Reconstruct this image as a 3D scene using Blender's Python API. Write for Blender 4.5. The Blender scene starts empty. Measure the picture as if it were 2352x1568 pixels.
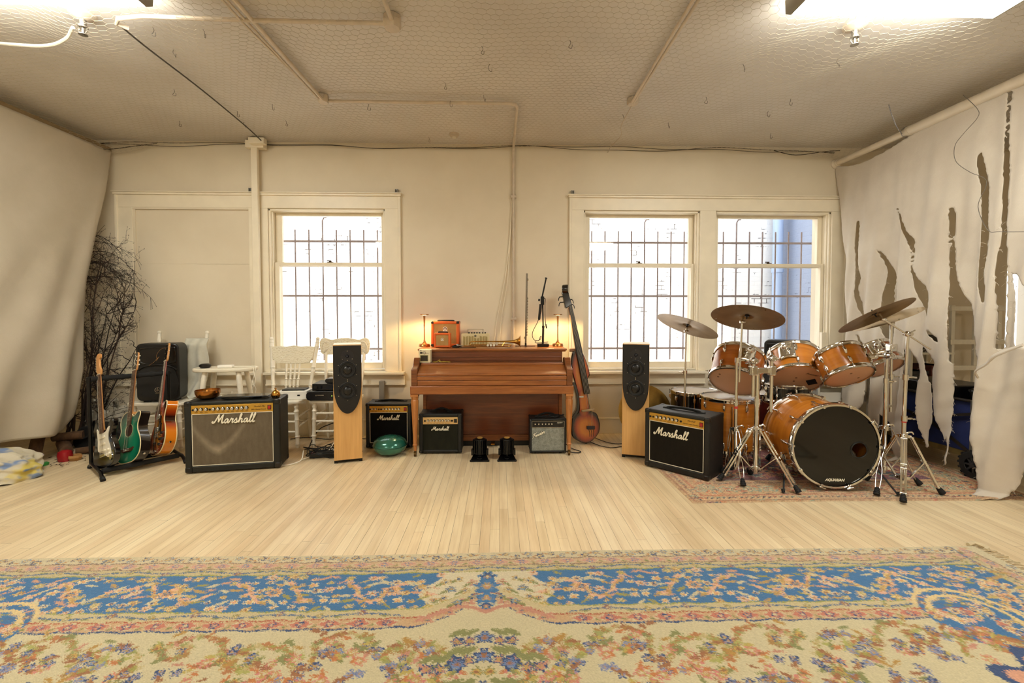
import bpy, bmesh, math, random
import numpy as np
from mathutils import Vector, Matrix, Euler
random.seed(11); RNG = np.random.default_rng(5)
S = bpy.context.scene
COL = S.collection
PI = math.pi
def R(d): return math.radians(d)
V = Vector

# ------------------------------------------------------------------ materials
def lin(h):
    if isinstance(h, (tuple, list)): return (h[0], h[1], h[2], 1)
    h = h.lstrip('#'); c = [int(h[i:i+2], 16)/255 for i in (0, 2, 4)]
    return tuple(x/12.92 if x <= .04045 else ((x+.055)/1.055)**2.4 for x in c)+(1,)
class NT:
    def __init__(s, name):
        s.m = bpy.data.materials.new(name); s.m.use_nodes = True
        s.t = s.m.node_tree; s.b = s.t.nodes['Principled BSDF']; s.out = s.t.nodes['Material Output']
    def n(s, kind, **kw):
        o = s.t.nodes.new(kind)
        for k, v in kw.items():
            if k in o.inputs: o.inputs[k].default_value = v
            else: setattr(o, k, v)
        return o
    def l(s, a, b): s.t.links.new(a, b)
    def coords(s, scale=(1, 1, 1), kind='Object', rot=(0, 0, 0)):
        tc = s.n('ShaderNodeTexCoord'); mp = s.n('ShaderNodeMapping')
        mp.inputs['Scale'].default_value = scale; mp.inputs['Rotation'].default_value = rot
        s.l(tc.outputs[kind], mp.inputs['Vector']); return mp.outputs['Vector']
    def noise(s, vec, scale, detail=3, rough=.55, dist=0):
        o = s.n('ShaderNodeTexNoise'); o.inputs['Scale'].default_value = scale
        o.inputs['Detail'].default_value = detail; o.inputs['Roughness'].default_value = rough
        o.inputs['Distortion'].default_value = dist
        if vec is not None: s.l(vec, o.inputs['Vector'])
        return o.outputs['Fac']
    def ramp(s, fac, stops):
        o = s.n('ShaderNodeValToRGB'); e = o.color_ramp.elements
        while len(e) < len(stops): e.new(.5)
        for k, (p, c) in zip(e, stops): k.position = p; k.color = lin(c)
        s.l(fac, o.inputs['Fac']); return o.outputs['Color']
    def mix(s, fac, a, b, mode='MIX'):
        o = s.n('ShaderNodeMix'); o.data_type = 'RGBA'; o.blend_type = mode
        for i, x in ((0, fac), (6, a), (7, b)):
            if hasattr(x, 'is_linked'): s.l(x, o.inputs[i])
            else: o.inputs[i].default_value = x if i == 0 else lin(x)
        return o.outputs[2]
    def math(s, op, a, b=0.0, c=0.0):
        o = s.n('ShaderNodeMath', operation=op)
        for i, x in enumerate((a, b, c)):
            if hasattr(x, 'is_linked'): s.l(x, o.inputs[i])
            else: o.inputs[i].default_value = x
        return o.outputs[0]
    def bump(s, h, strength=.3, dist=.01):
        o = s.n('ShaderNodeBump'); o.inputs['Strength'].default_value = strength; o.inputs['Distance'].default_value = dist
        s.l(h, o.inputs['Height']); s.l(o.outputs['Normal'], s.b.inputs['Normal'])
    def set(s, **kw):
        for k, v in kw.items():
            k = {'color': 'Base Color', 'rough': 'Roughness', 'metal': 'Metallic', 'coat': 'Coat Weight', 'coatr': 'Coat Roughness',
                 'trans': 'Transmission Weight', 'emit': 'Emission Color', 'emits': 'Emission Strength', 'spec': 'Specular IOR Level', 'sheen': 'Sheen Weight'}[k]
            i = s.b.inputs[k]
            if hasattr(v, 'is_linked'): s.l(v, i)
            elif k in ('Base Color', 'Emission Color'): i.default_value = lin(v)
            else: i.default_value = v
        return s
_M = {}
def mat(name, color, rough=.5, metal=0, var=0, vscale=8, bump=0, bscale=200, coat=0, emit=None, emits=0, spec=.5, sheen=0, stretch=(1, 1, 1)):
    if name in _M: return _M[name]
    t = NT(name)
    t.set(rough=rough, metal=metal, coat=coat, spec=spec, sheen=sheen)
    vec = t.coords(stretch)
    if var:
        f = t.noise(vec, vscale, 4)
        c = lin(color); d = tuple(max(0, x*(1-var)) for x in c[:3]); u = tuple(min(1, x*(1+var)) for x in c[:3])
        t.set(color=t.ramp(f, [(.3, d), (.7, u)]))
        t.set(rough=t.math('MULTIPLY_ADD', f, .12, max(0.02, rough-.06)))
    else: t.set(color=color)
    if bump: t.bump(t.noise(vec, bscale, 2), bump, .002)
    if emit: t.set(emit=emit, emits=emits)
    _M[name] = t.m; return t.m

# ------------------------------------------------------------------ mesh builder
def rot_to(d):
    return V(d).normalized().to_track_quat('Z', 'Y').to_matrix().to_4x4()
def frame(p, d, up=None):
    m = rot_to(d); m.translation = V(p); return m
def smooth_pts(pts, n=6, closed=False):
    P = [V(p) for p in pts]; L = len(P); out = []
    rng = L if closed else L-1
    for i in range(rng):
        a = P[(i-1) % L] if closed or i > 0 else P[0]*2-P[1]
        b = P[i]; c = P[(i+1) % L]
        d = P[(i+2) % L] if closed or i+2 < L else P[-1]*2-P[-2]
        for k in range(n):
            t = k/n
            out.append(.5*((2*b)+(c-a)*t+(2*a-5*b+4*c-d)*t*t+(3*b-a-3*c+d)*t**3))
    if not closed: out.append(P[-1])
    return out
class MB:
    def __init__(s): s.v = []; s.f = []; s.mi = []; s.m = 0
    def add(s, vs, fs, M=None):
        o = len(s.v)
        s.v += [tuple(M @ V(v)) if M else tuple(v) for v in vs]
        s.f += [tuple(i+o for i in f) for f in fs]; s.mi += [s.m]*len(fs); return s
    def box(s, x0, y0, z0, x1, y1, z1, M=None):
        vs = [(x, y, z) for z in (z0, z1) for y in (y0, y1) for x in (x0, x1)]
        return s.add(vs, [(0, 2, 3, 1), (4, 5, 7, 6), (0, 1, 5, 4), (2, 6, 7, 3), (0, 4, 6, 2), (1, 3, 7, 5)], M)
    def bar(s, p, q, w, h):
        p = V(p); q = V(q); d = q-p; M = frame(p, d)
        return s.box(-w/2, -h/2, 0, w/2, h/2, d.length, M)
    def cyl(s, p, q, r, r2=None, n=14, cap=True):
        r2 = r if r2 is None else r2
        p = V(p); q = V(q); M = frame(p, q-p); L = (q-p).length
        vs = []
        for k in range(n):
            a = 2*PI*k/n; vs += [(r*math.cos(a), r*math.sin(a), 0), (r2*math.cos(a), r2*math.sin(a), L)]
        fs = [(2*k, 2*((k+1) % n), 2*((k+1) % n)+1, 2*k+1) for k in range(n)]
        if cap: fs += [tuple(2*k for k in range(n))[::-1], tuple(2*k+1 for k in range(n))]
        return s.add(vs, fs, M)
    def lathe(s, prof, n=24, M=None, caps=True):
        vs = []; fs = []; m = len(prof)
        for (r, z) in prof:
            for k in range(n):
                a = 2*PI*k/n; vs.append((r*math.cos(a), r*math.sin(a), z))
        for i in range(m-1):
            for k in range(n):
                k2 = (k+1) % n; fs.append((i*n+k, i*n+k2, (i+1)*n+k2, (i+1)*n+k))
        if caps:
            if prof[0][0] > 1e-6: fs.append(tuple(range(n))[::-1])
            if prof[-1][0] > 1e-6: fs.append(tuple((m-1)*n+k for k in range(n)))
        return s.add(vs, fs, M)
    def tube(s, pts, r, n=7, closed=False, sub=0, flat=1):
        P = smooth_pts(pts, sub, closed) if sub else [V(p) for p in pts]
        L = len(P); rr = r if isinstance(r, (list, tuple)) else [r]*L
        if len(rr) != L: rr = [rr[min(len(rr)-1, int(i*(len(rr)-1)/max(1, L-1)+.5))] for i in range(L)]
        T = []
        for i in range(L):
            a = P[(i-1) % L] if (closed or i > 0) else P[i]; b = P[(i+1) % L] if (closed or i < L-1) else P[i]
            d = b-a; T.append(d.normalized() if d.length > 1e-9 else V((0, 0, 1)))
        u = T[0].orthogonal().normalized(); vs = []; fs = []
        for i in range(L):
            u = (u-T[i]*u.dot(T[i])); u = u.normalized() if u.length > 1e-9 else T[i].orthogonal().normalized()
            w = T[i].cross(u)
            for k in range(n):
                a = 2*PI*k/n; vs.append(P[i]+u*(rr[i]*math.cos(a))+w*(rr[i]*flat*math.sin(a)))
        for i in range(L if closed else L-1):
            j = (i+1) % L
            for k in range(n):
                k2 = (k+1) % n; fs.append((i*n+k, i*n+k2, j*n+k2, j*n+k))
        if not closed: fs += [tuple(range(n))[::-1], tuple((L-1)*n+k for k in range(n))]
        return s.add(vs, fs)
    def prism(s, out, y0, y1, M=None, axis='y'):
        """outline in (x,z), extruded along y (or (x,y) along z)"""
        n = len(out)
        A = sum(out[i][0]*out[(i+1) % n][1]-out[(i+1) % n][0]*out[i][1] for i in range(n))
        if (A < 0) != (axis == 'z' and False): out = out[::-1] if A < 0 else out
        if axis == 'y': vs = [(x, y0, z) for x, z in out]+[(x, y1, z) for x, z in out]
        else: vs = [(x, y, y1) for x, y in out]+[(x, y, y0) for x, y in out]
        fs = [tuple(range(n)), tuple(range(2*n-1, n-1, -1))]
        fs += [(i, n+i, n+(i+1) % n, (i+1) % n) for i in range(n)]
        return s.add(vs, fs, M)
    def sphere(s, c, r, n=14, m=8, sc=(1, 1, 1), M=None):
        prof = [(r*math.sin(PI*i/m), -r*math.cos(PI*i/m)) for i in range(m+1)]
        MM = Matrix.Translation(V(c)) @ (M or Matrix()) @ Matrix.Diagonal((*sc, 1))
        return s.lathe(prof, n, MM, caps=False)
    def torus(s, c, axis, Rr, r, n=32, k=8, flat=1):
        M = frame(c, axis); pts = [M @ V((Rr*math.cos(2*PI*i/n), Rr*math.sin(2*PI*i/n), 0)) for i in range(n)]
        return s.tube(pts, r, k, closed=True, flat=flat)
    def grid(s, fn, nu, nv):
        vs = [fn(i/nu, j/nv) for j in range(nv+1) for i in range(nu+1)]
        fs = [(j*(nu+1)+i, j*(nu+1)+i+1, (j+1)*(nu+1)+i+1, (j+1)*(nu+1)+i) for j in range(nv) for i in range(nu)]
        return s.add(vs, fs)
def rrect(x0, z0, x1, z1, r, n=5):
    out = []
    for (cx, cz, a0) in ((x1-r, z1-r, 0), (x0+r, z1-r, 90), (x0+r, z0+r, 180), (x1-r, z0+r, 270)):
        for k in range(n+1):
            a = R(a0+90*k/n); out.append((cx+r*math.cos(a), cz+r*math.sin(a)))
    return out

def obj(name, mb, mats, parent=None, loc=None, rot=None, bevel=0, bseg=2, smooth=True, angle=35, label=None, kind=None, solid=0, sub=0):
    me = bpy.data.meshes.new(name)
    me.from_pydata(mb.v, [], mb.f); me.validate()
    if not isinstance(mats, (list, tuple)): mats = [mats]
    for m in mats: me.materials.append(m)
    if len(mats) > 1 and len(me.polygons) == len(mb.mi): me.polygons.foreach_set('material_index', mb.mi)
    bm = bmesh.new(); bm.from_mesh(me); bmesh.ops.recalc_face_normals(bm, faces=bm.faces); bm.to_mesh(me); bm.free()
    if smooth:
        me.shade_smooth(); me.set_sharp_from_angle(angle=R(angle))
    o = bpy.data.objects.new(name, me); COL.objects.link(o)
    if loc: o.location = loc
    if rot: o.rotation_euler = rot
    if parent: o.parent = parent
    if solid:
        md = o.modifiers.new('Solidify', 'SOLIDIFY'); md.thickness = solid; md.offset = 0
    if bevel:
        md = o.modifiers.new('Bevel', 'BEVEL'); md.width = bevel; md.segments = bseg; md.limit_method = 'ANGLE'; md.angle_limit = R(40)
        md.harden_normals = False
    if sub:
        md = o.modifiers.new('Subdivision', 'SUBSURF'); md.levels = sub; md.render_levels = sub
    if label: o['label'] = label
    if kind: o['kind'] = kind
    return o
def thing(name, label, cat, loc=(0, 0, 0), rotz=0, group=None):
    o = bpy.data.objects.new(name, None); COL.objects.link(o)
    o.location = loc; o.rotation_euler = (0, 0, R(rotz)); o.empty_display_size = .1
    o['label'] = label; o['category'] = cat
    if group: o['group'] = group
    return o
def tag(o, label, cat, group=None, kind=None):
    o['label'] = label; o['category'] = cat
    if group: o['group'] = group
    if kind: o['kind'] = kind
    return o
def struct(name, mb, mats, **kw):
    o = obj(name, mb, mats, **kw)
    if o.parent is None: o['kind'] = 'structure'
    return o
def dup(root, loc=None, rotz=None, label=None):
    r = root.copy(); COL.objects.link(r)
    if loc: r.location = loc
    if rotz is not None: r.rotation_euler = (0, 0, R(rotz))
    if label: r['label'] = label
    for ch in list(root.children):
        c = ch.copy(); COL.objects.link(c); c.parent = r
        for g in list(ch.children):
            d = g.copy(); COL.objects.link(d); d.parent = c
    return r
def text(name, body, size, m, parent, loc, rot=(R(90), 0, 0), shear=0, extr=.0006, off=0, align='CENTER', spacing=1):
    c = bpy.data.curves.new(name, 'FONT'); c.body = body; c.size = size; c.shear = shear; c.extrude = extr; c.offset = off
    c.align_x = align; c.align_y = 'CENTER'; c.space_character = spacing
    c.resolution_u = 3
    tmp = bpy.data.objects.new(name+'_tmp', c); me = bpy.data.meshes.new_from_object(tmp); me.name = name
    bpy.data.objects.remove(tmp); me.materials.clear(); me.materials.append(m)
    o = bpy.data.objects.new(name, me); COL.objects.link(o); o.parent = parent; o.location = loc; o.rotation_euler = rot; return o
# strokes of cursive lettering, in x-height units
GL = {
 'M': [[(-.25, .55), (-.42, .3), (-.2, .1), (.1, .28), (.5, 1.3), (.8, 2.15)], [(.8, 2.15), (.88, 1.2), (.95, .3)], [(.95, .3), (1.3, 1.2), (1.75, 2.15)], [(1.75, 2.15), (1.72, 1.2), (1.72, .3), (1.9, .02), (2.15, .28)]],
 'a': [[(.95, .8), (.7, 1.02), (.35, .85), (.2, .4), (.35, .04), (.65, .2), (.92, .9), (.92, .3), (1.05, .02), (1.3, .28)]],
 'r': [[(0, .28), (.22, .95), (.3, 1.15), (.42, .9), (.72, .95), (.62, .45), (.72, .03), (.95, .25)]],
 's': [[(0, .28), (.35, .85), (.5, 1.15), (.55, .85), (.68, .4), (.5, .03), (.2, .12)], [(.5, .03), (.75, .08), (1, .3)]],
 'h': [[(0, .28), (.35, 1.2), (.55, 1.95), (.42, 2.2), (.25, 1.8), (.2, .9), (.2, .02)], [(.2, .25), (.45, .85), (.7, 1), (.82, .7), (.78, .25), (.9, .02), (1.15, .28)]],
 'l': [[(0, .28), (.32, 1.1), (.55, 1.95), (.42, 2.2), (.25, 1.8), (.2, .7), (.28, .05), (.5, .1), (.7, .28)]],
 'F': [[(-.3, .1), (-.1, -.1), (.2, .3), (.45, 1.2), (.6, 2)], [(-.3, 1.75), (.1, 2.1), (.8, 2), (1.5, 2.25)], [(.1, 1.05), (.6, 1.1), (1.15, 1.2)]],
 'e': [[(0, .35), (.5, .6), (.62, .9), (.4, 1.05), (.2, .6), (.3, .08), (.6, .08), (.85, .3)]],
 'n': [[(0, .3), (.2, 1), (.22, .02)], [(.22, .4), (.5, 1), (.7, .8), (.68, .2), (.8, .02), (1, .28)]],
 'd': [[(.8, .8), (.5, 1), (.2, .5), (.3, .05), (.6, .2), (.85, 1.1), (1.0, 2.0)], [(.9, 1.2), (.85, .3), (.95, .02), (1.2, .28)]],
}
ADV = {'M': 2.15, 'a': 1.3, 'r': .95, 's': 1.0, 'h': 1.15, 'l': .7, 'F': 1.1, 'e': .85, 'n': 1.0, 'd': 1.2}
def script_logo(name, word, width, m, parent, loc, thick=.13, shear=.22, rise=0):
    tot = sum(ADV[c] for c in word); k = width/(tot+.6); x = -tot/2; mb = MB()
    for c in word:
        for st in GL[c]:
            pts = [((x+px+shear*pz)*k, -.002, (pz-.9+rise*(x+px))*k) for px, pz in st]
            mb.tube(pts, thick*k*(1.15 if c in 'MF' else 1), 6, sub=5)
        x += ADV[c]
    mb.v = [(a, b*1.0 if abs(b) < 9 else b, c) for a, b, c in mb.v]
    return obj(name, mb, m, parent, loc=loc)
# ------------------------------------------------------------------ camera, view
cam = bpy.data.cameras.new('camera'); cam.sensor_width = 36; cam.lens = 1045/2352*36; cam.shift_y = -29/2352; cam.clip_end = 100
co = bpy.data.objects.new('camera', cam); COL.objects.link(co); co.location = (0, 0, 1.32)
co.rotation_euler = (R(90-1.8), 0, R(-1.6)); S.camera = co
S.view_settings.view_transform = 'Standard'; S.view_settings.look = 'None'; S.view_settings.gamma = 1
S.view_settings.use_curve_mapping = False; S.view_settings.exposure = 0.4
S.cycles.use_denoising = True; S.cycles.max_bounces = 9; S.cycles.diffuse_bounces = 6; S.cycles.glossy_bounces = 4
S.cycles.transparent_max_bounces = 12; S.cycles.caustics_reflective = False; S.cycles.caustics_refractive = False
S.cycles.sample_clamp_indirect = 6

# ------------------------------------------------------------------ common materials
def wall_paint(name, base, alt, sc=1.5):
    t = NT(name); v = t.coords()
    f = t.noise(v, sc, 5); g = t.noise(v, 14, 4)
    c = t.ramp(f, [(.3, alt), (.65, base)])
    sp = t.ramp(t.noise(v, 60, 2), [(.76, '#ffffff'), (.8, '#6e5a48')])
    c = t.mix(.18, c, sp, 'MULTIPLY')
    t.set(color=c, rough=.62); t.bump(t.math('ADD', g, t.noise(v, 90, 3)), .12, .004); return t.m
M_WALL = wall_paint('wall_paint', '#e0d5bf', '#d7cbb4')
M_CEIL = wall_paint('ceiling_paint', '#d8d3cd', '#c9c3bc', .9)
M_TRIM = mat('trim_paint', '#e9dfc9', .38, var=.05, vscale=5, bump=.1, bscale=40)
M_WHITE = mat('white_enamel', '#e8e2d2', .32, var=.05, vscale=20)
M_BLACKP = mat('black_plastic', '#070708', .34)
M_BLACKM = mat('black_metal', '#08080a', .3, .3)
M_RUBBER = mat('black_rubber', '#0e0e0f', .75)
M_CHROME = mat('chrome', '#d9d7d2', .09, 1)
M_STEEL = mat('steel', '#b5b2ab', .24, 1, var=.08, vscale=30)
M_GALV = mat('galvanised_wire', '#c2b8a6', .5, .3)
M_BRASS = mat('brass', '#b9883f', .26, 1, var=.12, vscale=12)
M_CONDUIT = mat('painted_conduit', '#c9bba8', .5, var=.1, vscale=12)
def planks():
    t = NT('floor_planks'); tc = t.n('ShaderNodeTexCoord')
    sep = t.n('ShaderNodeSeparateXYZ'); t.l(tc.outputs['Object'], sep.inputs[0])
    cmb = t.n('ShaderNodeCombineXYZ'); row = t.math('FLOOR', t.math('DIVIDE', sep.outputs['X'], .0575)); wn = t.n('ShaderNodeTexWhiteNoise'); wn.noise_dimensions = '1D'; t.l(row, wn.inputs['W'])
    t.l(t.math('ADD', sep.outputs['Y'], t.math('MULTIPLY', wn.outputs['Value'], 9.7)), cmb.inputs['X']); t.l(sep.outputs['X'], cmb.inputs['Y'])
    br = t.n('ShaderNodeTexBrick'); t.l(cmb.outputs[0], br.inputs['Vector'])
    br.offset = 0; br.offset_frequency = 2
    for k, v in {'Scale': 1, 'Mortar Size': .0010, 'Mortar Smooth': .2, 'Bias': 0, 'Brick Width': 1.45, 'Row Height': .0575}.items(): br.inputs[k].default_value = v
    br.inputs['Color1'].default_value = (0, 0, 0, 1); br.inputs['Color2'].default_value = (1, 1, 1, 1); br.inputs['Mortar'].default_value = (.5, .5, .5, 1)
    tone = t.ramp(br.outputs['Color'], [(0, '#dfcca7'), (.35, '#e5d3af'), (.7, '#eadab7'), (1, '#e4cfaa')])
    v1 = t.coords((9, .7, 1)); v2 = t.coords((60, 2, 1)); v3 = t.coords()
    wear = t.ramp(t.noise(v1, 1.4, 5, .6), [(.42, '#ffffff'), (.58, '#d2c0ab'), (.7, '#b3a08e')])
    c = t.mix(.30, tone, wear, 'MULTIPLY')
    grain = t.ramp(t.noise(v2, 1.2, 4), [(.3, '#c9b090'), (.6, '#ffffff')])
    c = t.mix(.18, c, grain, 'MULTIPLY')
    grey = t.ramp(t.noise(v3, .8, 4), [(.45, '#ffffff'), (.75, '#c5b4a6')])
    c = t.mix(.5, c, grey, 'MULTIPLY')
    spots = t.ramp(t.noise(v3, 23, 2), [(.755, '#ffffff'), (.79, '#4a3a2c')])
    c = t.mix(.6, c, spots, 'MULTIPLY')
    gapv = t.ramp(t.noise(t.coords((14, .5, 1)), 1.3, 2), [(.46, '#b09a7c'), (.68, '#3a2c20')])
    c = t.mix(br.outputs['Fac'], c, gapv)
    t.set(color=c, rough=t.math('MULTIPLY_ADD', t.noise(v1, 2, 3), .25, .32), spec=.4)
    t.bump(t.math('SUBTRACT', 1, br.outputs['Fac']), .35, .003); return t.m
M_FLOOR = planks()

# ------------------------------------------------------------------ shell
X0, X1, Y0, YB, ZC = -5.2, 6.3, -3.6, 5.0, 3.165
struct('floor', MB().box(X0-.2, Y0-.2, -.12, X1+.2, YB+.02, 0), M_FLOOR)
struct('ceiling', MB().box(X0-.2, Y0-.2, ZC, X1+.2, YB+.3, ZC+.15), M_CEIL)
WIN = [(-2.48, -1.235), (.925, 2.21), (2.385, 3.69), (5.72, 6.22)]; ZW0, ZW1 = .70, 2.455
mb = MB(); xs = [X0-.2]
for a, b in WIN: xs += [a, b]
xs.append(X1+.2)
for i in range(0, len(xs), 2): mb.box(xs[i], YB, -.12, xs[i+1], YB+.3, ZC)
for a, b in WIN: mb.box(a, YB, -.12, b, YB+.3, ZW0); mb.box(a, YB, ZW1, b, YB+.3, ZC)
struct('wall_back', mb, M_WALL)
struct('wall_left', MB().box(X0-.2, Y0, -.12, X0, YB, ZC), M_WALL)
struct('wall_right', MB().box(X1, Y0, -.12, X1+.2, YB, ZC), M_WALL)
struct('wall_rear', MB().box(X0-.2, Y0-.2, -.12, X1+.2, Y0, ZC), M_WALL)
mb = MB(); mb.box(X0, YB-.022, 0, X1, YB, .16); mb.box(X0, YB-.028, .16, X1, YB, .175)
struct('baseboard_back', mb, M_TRIM, bevel=.004)
# casings: one trim per window group, sills and aprons
def casing(name, x0, x1, splits, ztop=2.625):
    t = MB()
    t.box(x0, YB-.024, 2.46, x1, YB, ztop-.03)
    t.box(x0-.012, YB-.045, ztop-.034, x1+.012, YB, ztop-.012); t.box(x0-.02, YB-.06, ztop-.012, x1+.02, YB, ztop)
    for a, b in splits:
        t.box(a, YB-.024, .70, b, YB, 2.46)
    for a in (x0, x1-.02): t.box(a-.004, YB-.034, .70, a+.024, YB, ztop-.034)
    return struct(name, t, M_TRIM, bevel=.003)
casing('trim_1', -4.07, -1.067, [(-4.07, -3.895), (-2.68, -2.48), (-1.235, -1.067)])
casing('trim_2', .768, 3.86, [(.768, .925), (2.21, 2.385), (3.69, 3.86)])
def sill(name, x0, x1, apr=None):
    t = MB(); t.box(x0, YB-.085, .672, x1, YB+.06, .70); t.box(x0+.02, YB-.05, .652, x1-.02, YB, .672)
    a, b = apr or (x0, x1)
    t.box(a, YB-.022, .565, b, YB, .652); t.box(a, YB-.034, .552, b, YB, .566)
    return struct(name, t, M_TRIM, bevel=.003)
sill('trim_3', -4.12, -2.62); sill('trim_4', -2.53, -1.03); sill('trim_5', .86, 2.29); sill('trim_6', 2.33, 3.93)
# boarded-over window: two painted panels set behind the casing
mb = MB(); mb.box(-3.895, YB-.006, .70, -2.68, YB, 1.86); mb.box(-3.895, YB-.003, 1.863, -2.68, YB, 2.428); mb.box(-3.895, YB-.022, 2.44, -2.68, YB, 2.46)
mb.box(-3.895, YB-.018, .70, -3.87, YB, 2.44)
struct('window_1', mb, M_WALL, bevel=.001)
M_GLASS = NT('window_glass')
_tr = M_GLASS.n('ShaderNodeBsdfTransparent'); _gl = M_GLASS.n('ShaderNodeBsdfGlossy'); _gl.inputs['Roughness'].default_value = .02
_mx = M_GLASS.n('ShaderNodeMixShader'); _mx.inputs[0].default_value = .05
M_GLASS.l(_tr.outputs[0], _mx.inputs[1]); M_GLASS.l(_gl.outputs[0], _mx.inputs[2]); M_GLASS.l(_mx.outputs[0], M_GLASS.out.inputs['Surface'])
M_GLASS = M_GLASS.m
def sash_window(n, x0, x1):
    f = MB()                                     # jamb liner
    f.box(x0, YB+.0, ZW0, x0+.018, YB+.2, ZW1); f.box(x1-.018, YB, ZW0, x1, YB+.2, ZW1)
    f.box(x0, YB, ZW1-.018, x1, YB+.2, ZW1); f.box(x0, YB+.02, ZW0, x1, YB+.28, ZW0+.02)
    for xa, s in ((x0+.018, 1), (x1-.018, -1)): f.box(min(xa, xa+s*.012), YB+.03, ZW0, max(xa, xa+s*.012), YB+.045, ZW1)
    w = struct('window_%d' % n, f, M_TRIM, bevel=.002); w['kind'] = 'structure'
    a, b = x0+.02, x1-.02
    lo = MB(); y0, y1 = YB+.06, YB+.1
    lo.box(a, y0, .725, a+.055, y1, 1.89); lo.box(b-.04, y0, .725, b, y1, 1.89)
    lo.box(a+.05, y0, .725, b-.04, y1, .79); lo.box(a+.05, y0, 1.853, b-.04, y1, 1.89)
    s1 = obj('lower_sash', lo, M_TRIM, w, bevel=.003)
    obj('pane', MB().box(a+.05, y0+.018, .785, b-.035, y0+.022, 1.856), M_GLASS, s1, smooth=False)
    up = MB(); y0, y1 = YB+.11, YB+.15
    up.box(a, y0, 1.85, a+.07, y1, 2.437); up.box(b-.05, y0, 1.85, b, y1, 2.437)
    up.box(a+.06, y0, 2.405, b-.05, y1, 2.437); up.box(a+.06, y0, 1.85, b-.05, y1, 1.885)
    s2 = obj('upper_sash', up, M_TRIM, w, bevel=.003)
    obj('pane', MB().box(a+.06, y0+.018, 1.88, b-.045, y0+.022, 2.41), M_GLASS, s2, smooth=False)
    lk = MB(); xm = (a+b)/2
    lk.box(xm-.03, YB+.062, 1.889, xm+.03, YB+.1, 1.897); lk.cyl((xm, YB+.08, 1.897), (xm, YB+.08, 1.91), .014); lk.box(xm-.035, YB+.07, 1.905, xm+.01, YB+.082, 1.915)
    obj('sash_lock', lk, mat('dark_bronze', '#3a2c20', .4, .7), w)
    return w
for n, (a, b) in enumerate(WIN): sash_window(n+2, a, b)
# slats left in two window jambs
tag(obj('sash_prop', MB().box(-1.262, YB+.02, .735, -1.236, YB+.055, 1.2), M_TRIM, bevel=.002), 'upright wooden prop stick at right jamb of left window', 'prop stick')
tag(obj('sash_prop', MB().box(3.625, YB+.01, .735, 3.685, YB+.05, 1.12), M_TRIM, bevel=.002), 'short upright board at right jamb behind the drum kit', 'prop stick')

# ------------------------------------------------------------------ alley outside
def brick_mat(name, base, worn, dark, amount, rough=.8):
    t = NT(name); tc = t.n('ShaderNodeTexCoord'); sep = t.n('ShaderNodeSeparateXYZ'); t.l(tc.outputs['Object'], sep.inputs[0])
    cmb = t.n('ShaderNodeCombineXYZ'); t.l(t.math('ADD', sep.outputs['X'], sep.outputs['Y']), cmb.inputs['X']); t.l(sep.outputs['Z'], cmb.inputs['Y'])
    br = t.n('ShaderNodeTexBrick'); t.l(cmb.outputs[0], br.inputs['Vector'])
    for k, v in {'Scale': 1, 'Mortar Size': .006, 'Mortar Smooth': .3, 'Brick Width': .21, 'Row Height': .072}.items(): br.inputs[k].default_value = v
    br.inputs['Color1'].default_value = (.25, .25, .25, 1); br.inputs['Color2'].default_value = (1, 1, 1, 1)
    v = t.coords(); nz = t.noise(v, 1.1, 5, .65)
    wn = t.ramp(nz, [(amount, '#000000'), (amount+.05, '#ffffff')])
    wn = t.math('MULTIPLY', wn, br.outputs['Color'])
    c = t.mix(wn, base, worn)
    crack = t.math('MULTIPLY', br.outputs['Fac'], t.ramp(t.noise(v, 3.5, 4, .7), [(.56, '#000000'), (.62, '#ffffff')]))
    c = t.mix(crack, c, dark)
    t.set(color=c, rough=rough); t.bump(t.math('SUBTRACT', t.noise(v, 30, 3), br.outputs['Fac']), .5, .01); return t.m
M_ALLEY = brick_mat('painted_brick', '#efece6', '#a8584a', '#3b302b', .66)
M_ALLEY_SHADED = brick_mat('shaded_painted_brick', '#8e98ac', '#8d94a3', '#5c6272', .6)  # shade on the side wall put into a darker, bluer brick colour
struct('wall_alley_far', MB().box(-9, 7.5, -1, 4.72, 7.8, 6.5), M_ALLEY)
struct('wall_alley_side', MB().box(4.72, 5.75, -1, 5.0, 7.8, 6.5), M_ALLEY_SHADED)
struct('ground_alley', MB().box(-9, 5.3, -.6, 9, 7.5, -.5), mat('alley_concrete', '#b9b3a8', .8, var=.1))
struct('wall_alley_end', MB().box(5.0, 7.5, -1, 9, 7.8, 6.5), M_ALLEY)
mb = MB(); mb.cyl((4.52, 7.3, -.5), (4.52, 7.3, 5.5), .075, n=20)
for z in (.4, 2.0, 3.6): mb.cyl((4.52, 7.3, z), (4.52, 7.3, z+.08), .088, n=20)
tag(obj('drain_pipe', mb, mat('blue_grey_pipe', '#9fb2cf', .5)), 'pale blue drain pipe in the alley corner outside right window', 'pipe')
M_BAR = mat('grille_iron', '#8f8488', .7, .2, var=.15, vscale=60)  # iron colour lightened to carry the window bloom over the bars
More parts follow.
